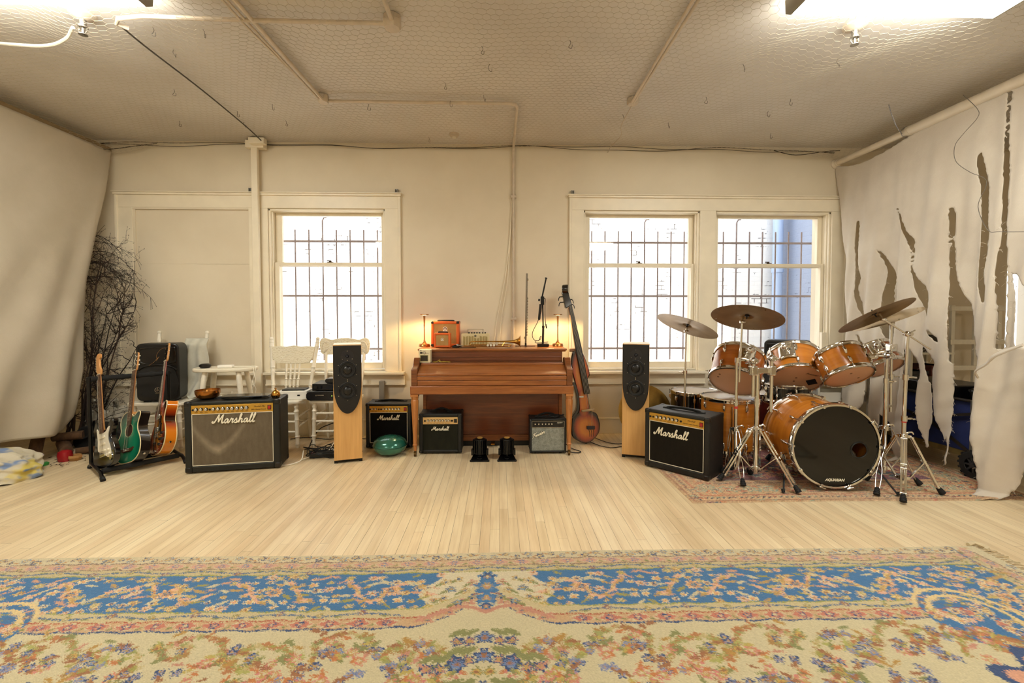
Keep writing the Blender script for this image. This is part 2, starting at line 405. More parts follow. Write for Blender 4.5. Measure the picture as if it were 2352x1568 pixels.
def grille(x0, n, tall, label, dx=.1592):
    g = thing('window_grille', label, 'security bars', (x0, 5.42, 0))
    for i in range(n):
        x = i*dx; top = 2.45 if i == tall else 2.312
        m = MB().cyl((x, 0, .78), (x, 0, top), .009, n=8)
        if i == tall: m = MB().tube([(x, 0, .78), (x, 0, 1.6), (x, 0, 2.42), (x+.02, 0, 2.455), (x+.05, 0, 2.46)], .009, 8)
        obj('bar', m, M_BAR, g)
    for z in (.916, 1.541, 2.176): obj('rail', MB().box(-.12, -.012, z-.012, (n-1)*dx+.12, -.002, z+.012), M_BAR, g)
    for x in (-.12, (n-1)*dx+.12):
        for z in (.916, 2.176): obj('wall_bracket', MB().box(x-.012, -.12, z-.012, x+.012, 0, z+.012), M_BAR, g)
grille(-2.545, 8, 3, 'rusty iron security bars outside the left window behind white chairs')
grille(1.10, 8, 4, 'rusty iron security bars outside the window beside upright bass')
grille(2.53, 8, 2, 'rusty iron security bars outside the window behind drum kit')

# ------------------------------------------------------------------ light
W = bpy.data.worlds.new('world'); S.world = W; W.use_nodes = True
bg = W.node_tree.nodes['Background']; bg.inputs[0].default_value = (.78, .87, 1, 1); bg.inputs[1].default_value = 3.2
sun = bpy.data.lights.new('sun', 'SUN'); sun.energy = 9; sun.angle = R(1); sun.color = (1, .96, .9)
so = bpy.data.objects.new('sun', sun); COL.objects.link(so); so.rotation_euler = V((-.5, 1.0, -1.7)).to_track_quat('-Z', 'Y').to_euler()
M_DIFF = mat('lit_diffuser', '#fff2d0', .5, emit=(.97, .96, .87), emits=19)
M_FIX = mat('fixture_metal', '#8d8675', .45, .1)
def fixture(x0, x1, y0, y1, label):
    t = thing('ceiling_light', label, 'ceiling light', ((x0+x1)/2, (y0+y1)/2, 3.03), 0, 'fluorescent ceiling lights')
    w, d = (x1-x0)/2, (y1-y0)/2
    m = MB()
    m.add([(-w, -d, .0), (w, -d, 0), (w, d, 0), (-w, d, 0), (-w+.03, -d+.05, -.0), (w-.03, -d+.05, 0), (w-.03, d-.05, 0), (-w+.03, d-.05, 0)], [(0, 1, 2, 3)])
    m.v = []; m.f = []; m.mi = []
    prof = [(-d, .105), (-d+.008, .03), (-d+.05, 0), (d-.05, 0), (d-.008, .03), (d, .105)]
    for xx in (-w+.008, w-.008): m.add([(xx, y, z) for y, z in prof], [])
    n = len(prof); m.f = [(i, i+1, n+i+1, n+i) for i in range(n-1)]; m.mi = [0]*len(m.f)
    obj('diffuser', m, M_DIFF, t, smooth=False)
    for xx in (-w, w-.008):
        e = MB(); e.prism([(y, z) for y, z in prof]+[(d, .112), (-d, .112)], xx, xx+.008, Matrix(((0, 1, 0, 0), (1, 0, 0, 0), (0, 0, 1, -.002), (0, 0, 0, 1))))
        obj('end_plate', e, M_FIX, t, smooth=False)
    obj('housing', MB().box(-w+.01, -d+.06, .104, w-.01, d-.06, .134), M_FIX, t)
    return t
fixture(-3.17, -1.955, 2.08, 2.69, 'lit fluorescent ceiling light at upper left in the chicken wire')
fixture(1.66, 2.86, 2.06, 2.655, 'lit fluorescent ceiling light at upper right in the chicken wire')
fixture(-3.1, -1.9, -1.9, -1.3, 'unseen fill light added behind the viewpoint, left side')  # this pair is added out of view to fill the room with light
fixture(1.7, 2.9, -1.9, -1.3, 'unseen fill light added behind the viewpoint, right side')

# ------------------------------------------------------------------ chicken wire under the ceiling (one net)
def net():
    s = .031                                       # hexagon side
    ux, uy = s*math.sqrt(3), s*1.5
    nx, ny = int((X1-X0-.1)/ux), int((5.0-1.2)/uy)
    j, i = np.mgrid[0:ny, 0:nx]
    cx = X0+.05+(i+.5*(j % 2))*ux; cy = 1.2+j*uy
    segs = []
    P = lambda a: np.stack([cx+s*math.cos(a), cy+s*math.sin(a)], -1).reshape(-1, 2)
    for a in (30, 90, 150):
        segs.append(np.stack([P(R(a)), P(R(a+60))], 1))
    sg = np.concatenate(segs)
    mid = sg.mean(1)
    keep = (mid[:, 1] < 4.97) & (mid[:, 0] < X1-.02)
    for (a, b, c, d) in ((-3.19, -1.935, 2.06, 2.71), (1.64, 2.88, 2.04, 2.675)):
        keep &= ~((mid[:, 0] > a) & (mid[:, 0] < b) & (mid[:, 1] > c) & (mid[:, 1] < d))
    sg = sg[keep]
    def zf(x, y):
        z = .028+.018*np.sin(1.9*x+.8*y+.6*np.sin(2.3*y))+.014*np.sin(4.1*y-1.3*x+np.sin(3*x))+.01*np.sin(7.3*x+5*y)
        lt = np.exp(-((x+2.6)**2/1.2+(y-2.9)**2/.5))+np.exp(-((x-2.3)**2/1.4+(y-2.95)**2/.5))
        z = z+.045*lt*(1+.6*np.sin(9*x+4*y))
        edge = np.exp(-((x+4.1)**2)/.25)+np.exp(-((x-3.6)**2)/.3)
        z = z+.07*edge*(1+.5*np.sin(3*y))
        return ZC-np.clip(z, .012, .17)
    rj = lambda p: p+.003*np.stack([np.sin(p[..., 0]*91+p[..., 1]*37), np.sin(p[..., 1]*83-p[..., 0]*53)], -1)
    sg = rj(sg)
    p3 = np.concatenate([sg, zf(sg[..., 0], sg[..., 1])[..., None]], -1)
    d = p3[:, 1]-p3[:, 0]; d /= np.linalg.norm(d, axis=1)[:, None]
    u = np.cross(d, [0, 0, 1.]); u /= np.linalg.norm(u, axis=1)[:, None]; w = np.cross(d, u)
    r = .0010; vs = []
    for k in range(3):
        a = 2*PI*k/3; o = (u*math.cos(a)+w*math.sin(a))*r
        vs += [p3[:, 0]+o, p3[:, 1]+o]
    vs = np.stack(vs, 1).reshape(-1, 3); m = len(sg); base = np.arange(m)[:, None]*6
    fs = np.concatenate([base+np.array(q)[None] for q in ([0, 2, 3, 1], [2, 4, 5, 3], [4, 0, 1, 5])]).reshape(-1)
    me = bpy.data.meshes.new('chicken_wire'); nf = m*3
    me.vertices.add(len(vs)); me.vertices.foreach_set('co', vs.astype(np.float32).reshape(-1))
    me.loops.add(nf*4); me.loops.foreach_set('vertex_index', fs.astype(np.int32))
    me.polygons.add(nf); me.polygons.foreach_set('loop_start', np.arange(0, nf*4, 4, dtype=np.int32)); me.polygons.foreach_set('loop_total', np.full(nf, 4, np.int32))
    me.update(); me.validate(); me.materials.append(M_GALV)
    o = bpy.data.objects.new('chicken_wire', me); COL.objects.link(o)
    return tag(o, 'hexagonal chicken wire netting stretched below the ceiling', 'wire netting')
net_o = net()
mb = MB()
for y, ph, sx in ((4.965, 0, 1), (4.975, 1.3, 1.7)):
    mb.tube([(x, y-.01*math.sin(3*x), 3.12+.018*math.sin(1.5*sx*x+ph)+.008*math.sin(6*x)) for x in np.linspace(-4.3, 3.7, 90)], .003, 5)
mb.tube([(-4.3, 4.9, 3.1), (-4.05, 4.85, 3.02), (-3.8, 4.9, 3.07), (-3.6, 4.95, 3.12)], .004, 5, sub=6)
mb.tube([(3.0, 4.95, 3.11), (3.2, 4.88, 3.04), (3.5, 4.85, 3.07), (3.7, 4.9, 3.1)], .004, 5, sub=6)
obj('edge_wire', mb, mat('dark_wire', '#4a4238', .6, .3), net_o)
# ------------------------------------------------------------------ drapes, pole, rugs
def canvas_mat(name, base, alt, sc=2.2):
    t = NT(name); v = t.coords()
    f = t.noise(v, sc, 5, .6)
    c = t.ramp(f, [(.35, alt), (.68, base)])
    t.set(color=c, rough=.92, sheen=.15, spec=.2)
    t.bump(t.math('ADD', t.noise(v, 6, 4), t.math('MULTIPLY', t.noise(v, 300, 2), .3)), .35, .012); return t.m
M_CANVAS = canvas_mat('raw_canvas', '#d2c9bb', '#c5baab')
M_CANVAS2 = canvas_mat('heavy_canvas', '#cac0ae', '#bab09c', 1.2)
TORN = {
 'outline': [(5.012, 2.957), (4.946, 2.67), (4.853, 2.084), (4.771, 1.771), (4.737, 1.469), (4.692, 1.133), (4.65, 1.011), (4.621, 0.741), (4.653, 0.599), (4.637, 0.35), (4.569, 0.274), (4.44, 0.39), (4.423, 0.591), (4.426, 0.721), (4.363, 0.729), (4.366, 0.557), (4.389, 0.423), (4.366, 0.124), (4.306, -0.074), (4.201, 0.001), (4.162, 0.179), (4.188, 0.421), (4.037, 0.172), (3.972, -0.008), (3.957, -0.063), (3.899, 0.132), (3.885, 0.33), (3.886, 0.639), (3.884, 0.831), (3.854, 0.873), (3.802, 0.841), (3.817, 0.651), (3.803, 0.426), (3.784, 0.318), (3.746, 0.178), (3.734, 0.107), (3.741, 0.329), (3.707, 0.419), (3.723, 0.667), (3.743, 0.848), (3.739, 0.886), (3.707, 0.669), (3.672, 0.493), (3.608, 0.345), (3.58, 0.281), (3.567, 0.338), (3.586, 0.422), (3.543, 0.238), (3.538, 0.151), (3.509, 0.072), (3.526, 0.243), (3.535, 0.452), (3.548, 0.697), (3.56, 0.871), (3.608, 1.399), (3.52, 1.431), (3.47, 1.225), (3.422, 1.091), (3.417, 1.031), (3.373, 0.894), (3.36, 0.815), (3.361, 0.715), (3.306, 0.514), (3.282, 0.388), (3.242, 0.181), (3.222, 0.035), (3.158, -0.014), (3.079, -0.009), (3.104, 0.043), (3.069, 0.088), (3.024, 0.215), (2.978, 0.316)],
 'g1': [(4.653, 2.301), (4.64, 2.276), (4.634, 2.051), (4.618, 1.914), (4.57, 1.753), (4.553, 1.685), (4.57, 1.619), (4.563, 1.543), (4.514, 1.374), (4.463, 1.308), (4.485, 1.303), (4.535, 1.365), (4.581, 1.553), (4.583, 1.642), (4.625, 1.87), (4.652, 2.053)],
 'g1b': [(4.533, 1.117), (4.495, 1.065), (4.447, 1.029), (4.421, 0.983), (4.453, 0.98), (4.504, 1.043)],
 'g2': [(4.373, 1.968), (4.292, 1.831), (4.211, 1.74), (4.204, 1.657), (4.22, 1.556), (4.22, 1.453), (4.209, 1.329), (4.203, 1.205), (4.206, 1.081), (4.225, 1.08), (4.278, 1.224), (4.291, 1.413), (4.292, 1.539), (4.274, 1.621), (4.268, 1.725), (4.3, 1.811)],
 'g3': [(4.204, 2.35), (4.146, 2.236), (4.062, 2.073), (3.991, 1.99), (3.983, 1.834), (3.978, 1.717), (3.904, 1.63), (3.773, 1.461), (3.775, 1.384), (3.787, 1.298), (3.82, 1.358), (3.86, 1.442), (3.911, 1.562), (3.982, 1.71), (3.984, 1.795), (3.988, 1.893), (4.035, 2.005), (4.115, 2.126), (4.178, 2.304)],
 'g4': [(3.906, 0.983), (3.84, 0.894), (3.81, 0.84), (3.815, 0.802), (3.825, 0.649), (3.827, 0.421), (3.884, 0.408), (3.926, 0.826), (3.935, 1.019), (3.922, 1.02)],
 'g4b': [(3.802, 1.059), (3.747, 0.978), (3.708, 0.922), (3.73, 0.832), (3.729, 0.739), (3.748, 0.811), (3.759, 0.884), (3.783, 0.974)],
 'hole': [(3.772, 1.209), (3.74, 1.162), (3.699, 1.128), (3.666, 1.09), (3.685, 1.096), (3.718, 1.123), (3.751, 1.151)],
 'g5': [(3.66, 2.206), (3.652, 2.183), (3.642, 2.039), (3.645, 1.934), (3.631, 1.74), (3.603, 1.61), (3.54, 1.432), (3.505, 1.327), (3.46, 1.191), (3.422, 1.091), (3.514, 0.946), (3.569, 0.94), (3.612, 1.399), (3.642, 1.741), (3.649, 1.934), (3.658, 2.113)],
 'g6': [(3.459, 2.573), (3.437, 2.466), (3.402, 2.304), (3.375, 2.07), (3.352, 1.908), (3.355, 1.732), (3.368, 1.615), (3.352, 1.528), (3.348, 1.393), (3.36, 1.426), (3.387, 1.53), (3.406, 1.665), (3.4, 1.797), (3.433, 2.285), (3.467, 2.493)],
 'g7': [(3.268, 2.992), (3.262, 2.974), (3.268, 2.663), (3.244, 2.183), (3.223, 1.833), (3.214, 1.784), (3.208, 1.579), (3.204, 1.336), (3.201, 1.074), (3.211, 1.06), (3.211, 1.2), (3.213, 1.336), (3.247, 1.646), (3.244, 1.754), (3.234, 1.866), (3.252, 2.186), (3.273, 2.602)],
 'g8': [(3.166, 1.613), (3.104, 1.571), (3.052, 1.507), (3.021, 1.087), (3.086, 1.088), (3.114, 1.204), (3.128, 1.388)],
 'g9': [(3.172, 0.862), (3.141, 0.851), (3.123, 0.8), (3.094, 0.681), (3.073, 0.501), (3.091, 0.589), (3.118, 0.708), (3.153, 0.795)],
}
def in_poly(py, pz, poly):
    r = np.zeros(py.shape, bool); n = len(poly)
    for i in range(n):
        y1, z1 = poly[i]; y2, z2 = poly[(i+1) % n]
        c = ((z1 > pz) != (z2 > pz))
        with np.errstate(divide='ignore', invalid='ignore'):
            r ^= c & (py < (y2-y1)*(pz-z1)/(z2-z1)+y1)
    return r
def mesh_np(name, vs, quads, m, smooth=True):
    me = bpy.data.meshes.new(name); n = len(quads)
    me.vertices.add(len(vs)); me.vertices.foreach_set('co', np.ascontiguousarray(vs, np.float32).reshape(-1))
    me.loops.add(n*4); me.loops.foreach_set('vertex_index', np.ascontiguousarray(quads, np.int32).reshape(-1))
    me.polygons.add(n); me.polygons.foreach_set('loop_start', np.arange(0, n*4, 4, dtype=np.int32)); me.polygons.foreach_set('loop_total', np.full(n, 4, np.int32))
    me.update(); me.validate(); me.materials.append(m)
    if smooth: me.shade_smooth()
    o = bpy.data.objects.new(name, me); COL.objects.link(o); return o
def torn_drape():
    st = .0105
    ys = np.arange(2.5, 5.0, st); zs = np.arange(.003, 2.965, st)
    Y, Z = np.meshgrid(ys, zs)
    qy = (Y[:-1, :-1]+st/2); qz = Z[:-1, :-1]+st/2
    jy = qy+.003*np.sin(190*qz+31*qy)*np.sin(57*qz)+RNG.normal(0, .0015, qy.shape)
    jz = qz+.004*np.sin(170*qy+23*qz)
    top = np.interp(qy, [2.4, 3.75, 4.05, 4.3, 4.6, 4.8, 4.97], [2.955, 2.955, 2.95, 2.90, 2.875, 2.90, 2.955])
    O = TORN['outline']+[(2.4, .4), (2.4, 3.2), (5.012, 3.2)]
    m = in_poly(jy, jz, O) & (qz < top)
    for k, p in TORN.items():
        if k not in ('outline', 'g9'):
            for dy in (-.011, -.004, .004, .011): m &= ~in_poly(jy+dy, jz, p)
    ny, nx = m.shape; W_ = nx+1
    jj, ii = np.nonzero(m); a = jj*W_+ii
    q = np.stack([a, a+1, a+1+W_, a+W_], 1)
    used, inv = np.unique(q, return_inverse=True); q = inv.reshape(-1, 4)
    py = Y.reshape(-1)[used]; pz = Z.reshape(-1)[used]
    # smooth the torn border
    e = np.concatenate([q[:, [k, (k+1) % 4]] for k in range(4)]); es = np.sort(e, 1)
    ue, cnt = np.unique(es, axis=0, return_counts=True); be = ue[cnt == 1]
    deg = np.zeros(len(py)); np.add.at(deg, be[:, 0], 1); np.add.at(deg, be[:, 1], 1)
    bv = deg >= 2
    for _ in range(3):
        for arr in (py, pz):
            s = np.zeros(len(py)); np.add.at(s, be[:, 0], arr[be[:, 1]]); np.add.at(s, be[:, 1], arr[be[:, 0]])
            arr[bv] = .5*arr[bv]+.5*(s[bv]/deg[bv])
    def xf(y, z):
        h = np.clip(1-z/2.98, 0, 1)
        x = 3.73-.14*h**1.5
        f = .034*np.sin(9*y+1.2*z+.8*np.sin(2.2*z))+.026*np.sin(19*y-2.1*z+.6)+.014*np.sin(37*y+3*z)
        x += f*np.clip(h*1.9, .08, 1)+.02*np.exp(-((y-4.45+.25*h)/.10)**2)*np.clip(h*3, 0, 1)
        x -= .05*np.exp(-((y-3.28)/.05)**2)*np.clip(h*3, .2, 1)+.035*np.exp(-((y-4.08-.1*h)/.035)**2)*np.clip(h*3-.3, 0, 1)
        x += .006*np.sin(40*z+11*y)*np.clip(2*h-1, 0, 1)*np.sin(5*y)
        return x
    vs = np.stack([xf(py, pz), py, pz], 1)
    low = pz < .035
    vs[low, 0] -= (.035-pz[low])*3.0
    o = mesh_np('torn_canvas_drape', vs, q, M_CANVAS)
    md = o.modifiers.new('Solidify', 'SOLIDIFY'); md.thickness = .003; md.offset = 0
    tag(o, 'tattered pale canvas drape with long torn strips hanging from the pole at right', 'drape')
    # frayed threads along the tears
    mb = MB(); cand = np.nonzero(bv & (pz < 2.0) & (pz > .05))[0]
    for i in RNG.choice(cand, 420, replace=False):
        p = V(vs[i]); L = float(RNG.uniform(.01, .035)); a = float(RNG.uniform(-1, 1))
        d = V((RNG.uniform(-.5, .3), math.copysign(1, a)*.8, RNG.uniform(-.9, .4))).normalized()
        mb.tube([p, p+d*L*.5, p+d*L+V((0, 0, -.008))], .0009, 3)
    obj('frayed_threads', mb, mat('thread', '#d9cebf', .9), o, kind='stuff')
    return o
torn_drape()
mb = MB(); mb.cyl((3.73, 5.0, 2.988), (3.73, 4.03, 2.988), .031, n=20)
mb.lathe([(.055, 0), (.055, .012), (.04, .03), (.04, .05)], 20, frame((3.73, 5.0, 2.988), (0, -1, 0)))
po = obj('curtain_pole', mb, mat('pole_paint', '#d8ccb8', .45, var=.05))
tag(po, 'long cream painted pole carrying the torn canvas drape', 'pole')
mb = MB(); mb.cyl((3.73, 4.09, 2.99), (3.73, 1.6, 2.995), .043, n=20); mb.cyl((3.73, 4.1, 2.99), (3.73, 4.07, 2.99), .045, n=20)
obj('outer_tube', mb, mat('pole_paint', '#d8ccb8'), po)
mb = MB()
mb.tube([(3.73, 4.115, 2.94), (3.685, 4.115, 2.955), (3.675, 4.115, 3.0), (3.73, 4.115, 3.035), (3.785, 4.115, 3.0), (3.775, 4.115, 2.955), (3.73, 4.115, 2.94)], .009, 6, sub=4, flat=.25)
P_ = smooth_pts([(3.68, 4.115, 2.975), (3.58, 4.06, 3.02), (3.47, 3.99, 3.1), (3.42, 3.96, 3.163)], 5)
mb.tube(P_, .009, 6, flat=.3)
for p in P_[1:-1]: mb.cyl(p+V((-.008, -.006, 0)), p+V((-.012, -.009, 0)), .004, n=6)
so_ = obj('hanger_strap', mb, mat('perforated_steel', '#aeb0b8', .35, .8)); tag(so_, 'perforated steel strap tying the curtain pole to the ceiling', 'strap')
mb = MB(); mb.tube([(x-.07, y, z) for x, (y, z) in zip([3.68]*13, [(3.498, 3.029), (3.388, 2.873), (3.383, 2.806), (3.479, 2.73), (3.549, 2.656), (3.539, 2.533), (3.43, 2.414), (3.317, 2.331), (3.309, 2.264), (3.359, 2.132), (3.285, 1.945), (3.203, 1.917), (3.0, 1.88)])], .0022, 5, sub=6)
tag(obj('loose_wire', mb, mat('grey_wire', '#77716a', .5, .4)), 'thin loose grey wire looping down the torn drape', 'wire')
# rope tied across the torn drape
mb = MB(); mb.tube([(3.5, 3.22, .86), (3.46, 3.2, .91), (3.45, 3.12, .97), (3.44, 3.05, 1.04), (3.45, 2.9, 1.12)], [.012, .01, .013, .016, .013], 8, sub=5, flat=.6)
tag(obj('canvas_tie', mb, M_CANVAS), 'twisted canvas tie wrapped across the torn drape', 'cloth tie')

def left_drape():
    nu, nv = 150, 120
    zt = 3.03
    rear = lambda z: float(np.interp(z, [.2, .33, .78, 1.67, 2.2, 3.03], [4.42, 4.50, 4.58, 4.64, 4.74, 4.95]))
    def fn(u, v):
        z0 = .235+(zt-.235)*v
        yr = rear(z0); y = 2.3+(yr-2.3)*u
        h = 1-v
        s = 4.95-y                               # distance from the rear
        x = -4.07
        # long diagonal folds falling from the rear top corner
        for (k, w, a) in ((.20, .05, .075), (.42, .09, .07), (.75, .14, .05), (1.25, .2, .045)):
            c = k*h*1.9+.02
            x += a*min(1, h*1.6)*math.exp(-((s-c)/(w+.05*h))**2)
        x += .035*h*math.sin(5*y+2.2*v)+.02*h*math.sin(11*y-3*v)
        sag = .05*math.sin(PI*u)*h*h
        # bottom hem rolls inward and up toward the rear
        roll = max(0, 1-v*9)
        x -= .05*roll*roll
        z = z0+sag*.3+.015*math.sin(7*y)*max(0, 1-v*5)
        e = max(0, (u-.965)/.035)
        x -= .05*e*e*(h**.5)
        return (x, y, z)
    mb = MB().grid(fn, nu, nv)
    o = obj('canvas_drape', mb, M_CANVAS2, angle=80, solid=.004)
    return tag(o, 'broad smooth canvas drape hanging in front of the left wall', 'drape')
left_drape()
# wooden batten the left drape hangs from
tag(obj('drape_batten', MB().box(-4.12, 2.2, 3.02, -4.078, 4.96, 3.07), mat('batten_wood', '#8a7555', .7, var=.2, stretch=(8, 1, 8))), 'thin wooden batten along the top of the left canvas drape', 'batten')

# ---- rug painting on a vertex grid
def C3(h): return np.array(lin(h)[:3])
class Canvas:
    def __init__(s, u, v): s.u, s.v = u, v; s.U, s.V = np.meshgrid(u, v); s.c = np.zeros(s.U.shape+(3,)); s.jit = RNG.normal(0, .0019, s.U.shape+(2,))
    def win(s, cu, cv, r):
        i0, i1 = np.searchsorted(s.u, [cu-r, cu+r]); j0, j1 = np.searchsorted(s.v, [cv-r, cv+r])
        if i0 >= i1 or j0 >= j1: return None
        sl = (slice(j0, j1), slice(i0, i1))
        return sl, s.U[sl]-cu+s.jit[sl][..., 0], s.V[sl]-cv+s.jit[sl][..., 1]
    def fill(s, mask, col): s.c[mask] = col
    def flower(s, cu, cv, r, cols, n=6, ph=0, asp=1):
        w = s.win(cu, cv, r*1.35)
        if not w: return
        sl, x, y = w; y = y*asp; rr = np.hypot(x, y)/r; th = np.arctan2(y, x)
        lob = .78+.22*np.cos(n*th+ph); c = s.c[sl]
        for k, col in zip((1, .68, .36), cols): c[rr < lob*k+(.02 if k < .5 else 0)] = col
    def leaf(s, cu, cv, L, wd, a, col, col2=None):
        w = s.win(cu, cv, L*1.1)
        if not w: return
        sl, x, y = w; p = x*math.cos(a)+y*math.sin(a); q = -x*math.sin(a)+y*math.cos(a)
        h = 1-(p/L)**2; c = s.c[sl]
        c[(h > 0) & (np.abs(q) < wd*h)] = col
        if col2 is not None: c[(h > .2) & (np.abs(q) < wd*h*.4)] = col2
    def line(s, pts, r, col):
        for (a, b) in pts:
            w = s.win(a, b, r*1.6)
            if w: sl, x, y = w; s.c[sl][np.hypot(x, y) < r] = col
    def curve(s, pts, r, col, step=.5):
        P = smooth_pts([(a, b, 0) for a, b in pts], 10); out = []
        for i in range(len(P)-1):
            L = (P[i+1]-P[i]).length; k = max(1, int(L/(r*step)))
            out += [tuple(P[i].lerp(P[i+1], t/k))[:2] for t in range(k)]
        s.line(out, r, col); return P
def big_rug():
    HX, DY = 2.74, 3.66; XC = -.06; YF = 2.465
    u = np.arange(0, HX+.001, .0043)
    v = np.concatenate([np.arange(0, 1.06, .0033), np.arange(1.06, DY+.02, .02)])
    K = Canvas(u, v); U, V_ = K.U, K.V
    cream, cream2, gold, blue, navy, pink, rust, green, ltb = [C3(h) for h in ('#c8bd9a', '#d0c6a8', '#b8965c', '#4172a0', '#3b5078', '#bf8a75', '#9a6a4a', '#868858', '#829aa8')]
    dside = HX-U+.004*np.sin(40*V_); dfr = V_+.004*np.sin(37*U)
    d = np.minimum(dfr, dside)
    bulge = .17*np.exp(-(U/.17)**2)
    di = np.minimum(dfr+bulge, dside)              # inner bands break toward the edge at the centre
    cor = np.hypot(U-(HX-.62), V_-.60)
    K.c[:] = cream
    K.fill(d < .185, C3('#bfb087')); K.fill(d < .13, C3('#c2a482')); K.fill(d < .07, C3('#cbbf9e'))
    K.fill((d >= .185), blue)
    inner = di > .47; K.fill(inner, C3('#c4b58c')); K.fill(di > .53, C3('#c3a27c')); K.fill(di > .585, navy); K.fill(di > .594, cream)
    K.fill(cor < .2, blue)
    for e in (.07, .13): K.fill(np.abs(d-e) < .0035, C3('#7d6a60'))
    K.fill(np.abs(d-.185) < .004, C3('#9a9a58')); K.fill(np.abs(di-.47) < .004, C3('#9a9a58')); K.fill(np.abs(di-.53) < .003, C3('#a8563f'))
    cen = (U < .30) & (V_ > .12) & (V_ < .62)
    K.fill((U < .27+.05*np.sin(V_*22)) & (V_ > .185) & (di < .47), cream2)
    def along(fn, s0, step, lo, hi=None):
        s = lo
        while s < (hi or HX): fn(s); s += step
    mir = [(lambda s, e: (s, e)), (lambda s, e: (HX-e, s))]
    rnd = random.Random(4)
    for side, mp in enumerate(mir):
        end = HX if side == 0 else 1.6
        n = int(end/.062)
        for i in range(n):
            s = (i+.5)*.062
            if side == 1 and s < .2: continue
            if side == 0 and s > HX-.05: continue
            a, b = mp(s, .036+.008*(-1)**i)
            K.flower(a, b, rnd.uniform(.017, .026), (navy if i % 3 else C3('#6f86a0'), gold, cream), 5, i)
            a, b = mp(s+.031, .038-.012*(-1)**i); K.leaf(a, b, .016, .006, rnd.uniform(0, 3), C3('#b98a5a'))
        n = int(end/.12)
        for i in range(n):
            s = (i+.5)*.12
            for e, big in ((.1, 0), (.557, 1)):
                if e > .3 and ((side == 0 and (s < .33 or s > HX-.6)) or (side == 1 and s < .62)): continue
                a, b = mp(s, e); ax_ = 1.0
                K.leaf(a, b, .056, .027, 0 if side == 0 else PI/2, cream, C3('#c07a66') if big else C3('#c99c86'))
                K.leaf(a, b, .048, .022, 0 if side == 0 else PI/2, C3('#c07a66') if big else C3('#c99c86'))
                K.flower(a, b, .02, (navy if big else C3('#6d7fa0'), pink, cream), 5, i)
                a, b = mp(s+.06, e+.012); K.leaf(a, b, .014, .006, .6, green)
        for (e, sg) in ((.158, 1), (.50, -1)):
            n = int(end/.36)
            for i in range(n):
                s = (i+.5)*.36
                if e > .3 and ((side == 0 and (s < .3 or s > HX-.6)) or (side == 1 and s < .62)): continue
                pts = [mp(s-.17+.34*t, e-.012*sg+.02*sg*math.sin(PI*t)) for t in np.linspace(0, 1, 9)]
                K.curve(pts, .0042, C3('#566c8c')); a, b = mp(s, e+.012*sg); K.flower(a, b, .022, (C3('#7a6f86'), rust, cream), 6)
                a, b = mp(s+.18, e); K.flower(a, b, .018, (green, gold, cream), 4)
                for q in (-.1, .1): a, b = mp(s+q, e-.01*sg); K.leaf(a, b, .02, .006, .3*q, green)
    for s in np.arange(0, .34, .085):                 # ovals that follow the band round the centre
        e = .557-.17*math.exp(-(s/.17)**2); K.leaf(s, e, .05, .024, -.5 if .05 < s < .28 else 0, cream, pink); K.leaf(s, e, .042, .019, -.5 if .05 < s < .28 else 0, pink); K.flower(s, e, .016, (navy, gold, cream), 5)
    # blue border flowers
    pal = [(C3('#e0cfa6'), C3('#c9a263'), C3('#d7987a')), (C3('#d8a98e'), cream2, C3('#b0764e')), (gold, C3('#ddc890'), rust), (cream2, C3('#cba06a'), navy), (C3('#cfb27a'), C3('#a99a55'), cream)]
    for (lo, hi, mp, rng_) in ((.24, HX-.06, mir[0], None), (.24, 1.7, mir[1], None)):
        n = int((hi-lo)/.056)
        for i in range(n):
            for jrow, e0 in enumerate((.215, .262, .309, .356, .403, .448)):
                s = lo+(i+.5*(jrow % 2)+rnd.uniform(-.3, .3))*.056; e = e0+rnd.uniform(-.013, .013)
                a, b = mp(s, e); k = rnd.random(); r = rnd.uniform(.017, .033)
                if k < .56: K.flower(a, b, r, rnd.choice(pal), rnd.choice((5, 6, 8)), rnd.random()*6, 1.25)
                elif k < .86: K.leaf(a, b, rnd.uniform(.025, .042), rnd.uniform(.006, .011), rnd.uniform(-.7, .7), rnd.choice([C3('#9c9452'), C3('#bfa868'), gold, cream, C3('#c99a7e')]))
        m = int((hi-lo)/.5)
        for i in range(m):                           # arabesque sprays in cream and gold
            s = lo+.25+i*.5+rnd.uniform(-.05, .05)
            for sg in (-1, 1):
                pts = [mp(s+sg*q*.2, .33+.07*math.sin(q*4+i)*sg) for q in np.linspace(0, 1, 7)]
                K.curve(pts, .008, C3('#d3bb84')); K.curve(pts, .003, C3('#b87f56'))
                for q in np.linspace(.1, 1, 7):
                    a, b = mp(s+sg*q*.2, .33+.07*math.sin(q*4+i)*sg+rnd.uniform(-.02, .02)); K.leaf(a, b, .03, .009, rnd.uniform(-1, 1), rnd.choice([cream, gold, C3('#d8a98e')]))
            a, b = mp(s, .33); K.flower(a, b, .042, (C3('#dcb58c'), C3('#c58e5c'), navy), 8)
            K.flower(a+.0, b, .018, (navy, ltb, gold), 6)
    # corner scrolls
    for k in range(46):
        r = .2*math.sqrt(rnd.random()); a = rnd.random()*2*PI; K.flower(HX-.62+r*math.cos(a), .6+r*math.sin(a)*.8, rnd.uniform(.014, .028), rnd.choice(pal), 6, k)
    for q in (.16, .21):
        K.curve([(HX-.62+q*math.cos(t), .6+q*math.sin(t)) for t in np.linspace(-2.6, 1.2, 14)], .01, C3('#d8c08c'))
    # centre cartouche: blue palmette on cream
    for (b, r) in ((.235, .055), (.31, .075), (.40, .06), (.46, .035)):
        K.flower(0, b, r, (blue, navy if r < .06 else C3('#4d7cab'), gold), 6, PI/2)
        K.flower(0, b, r*.35, (gold, pink, cream), 5)
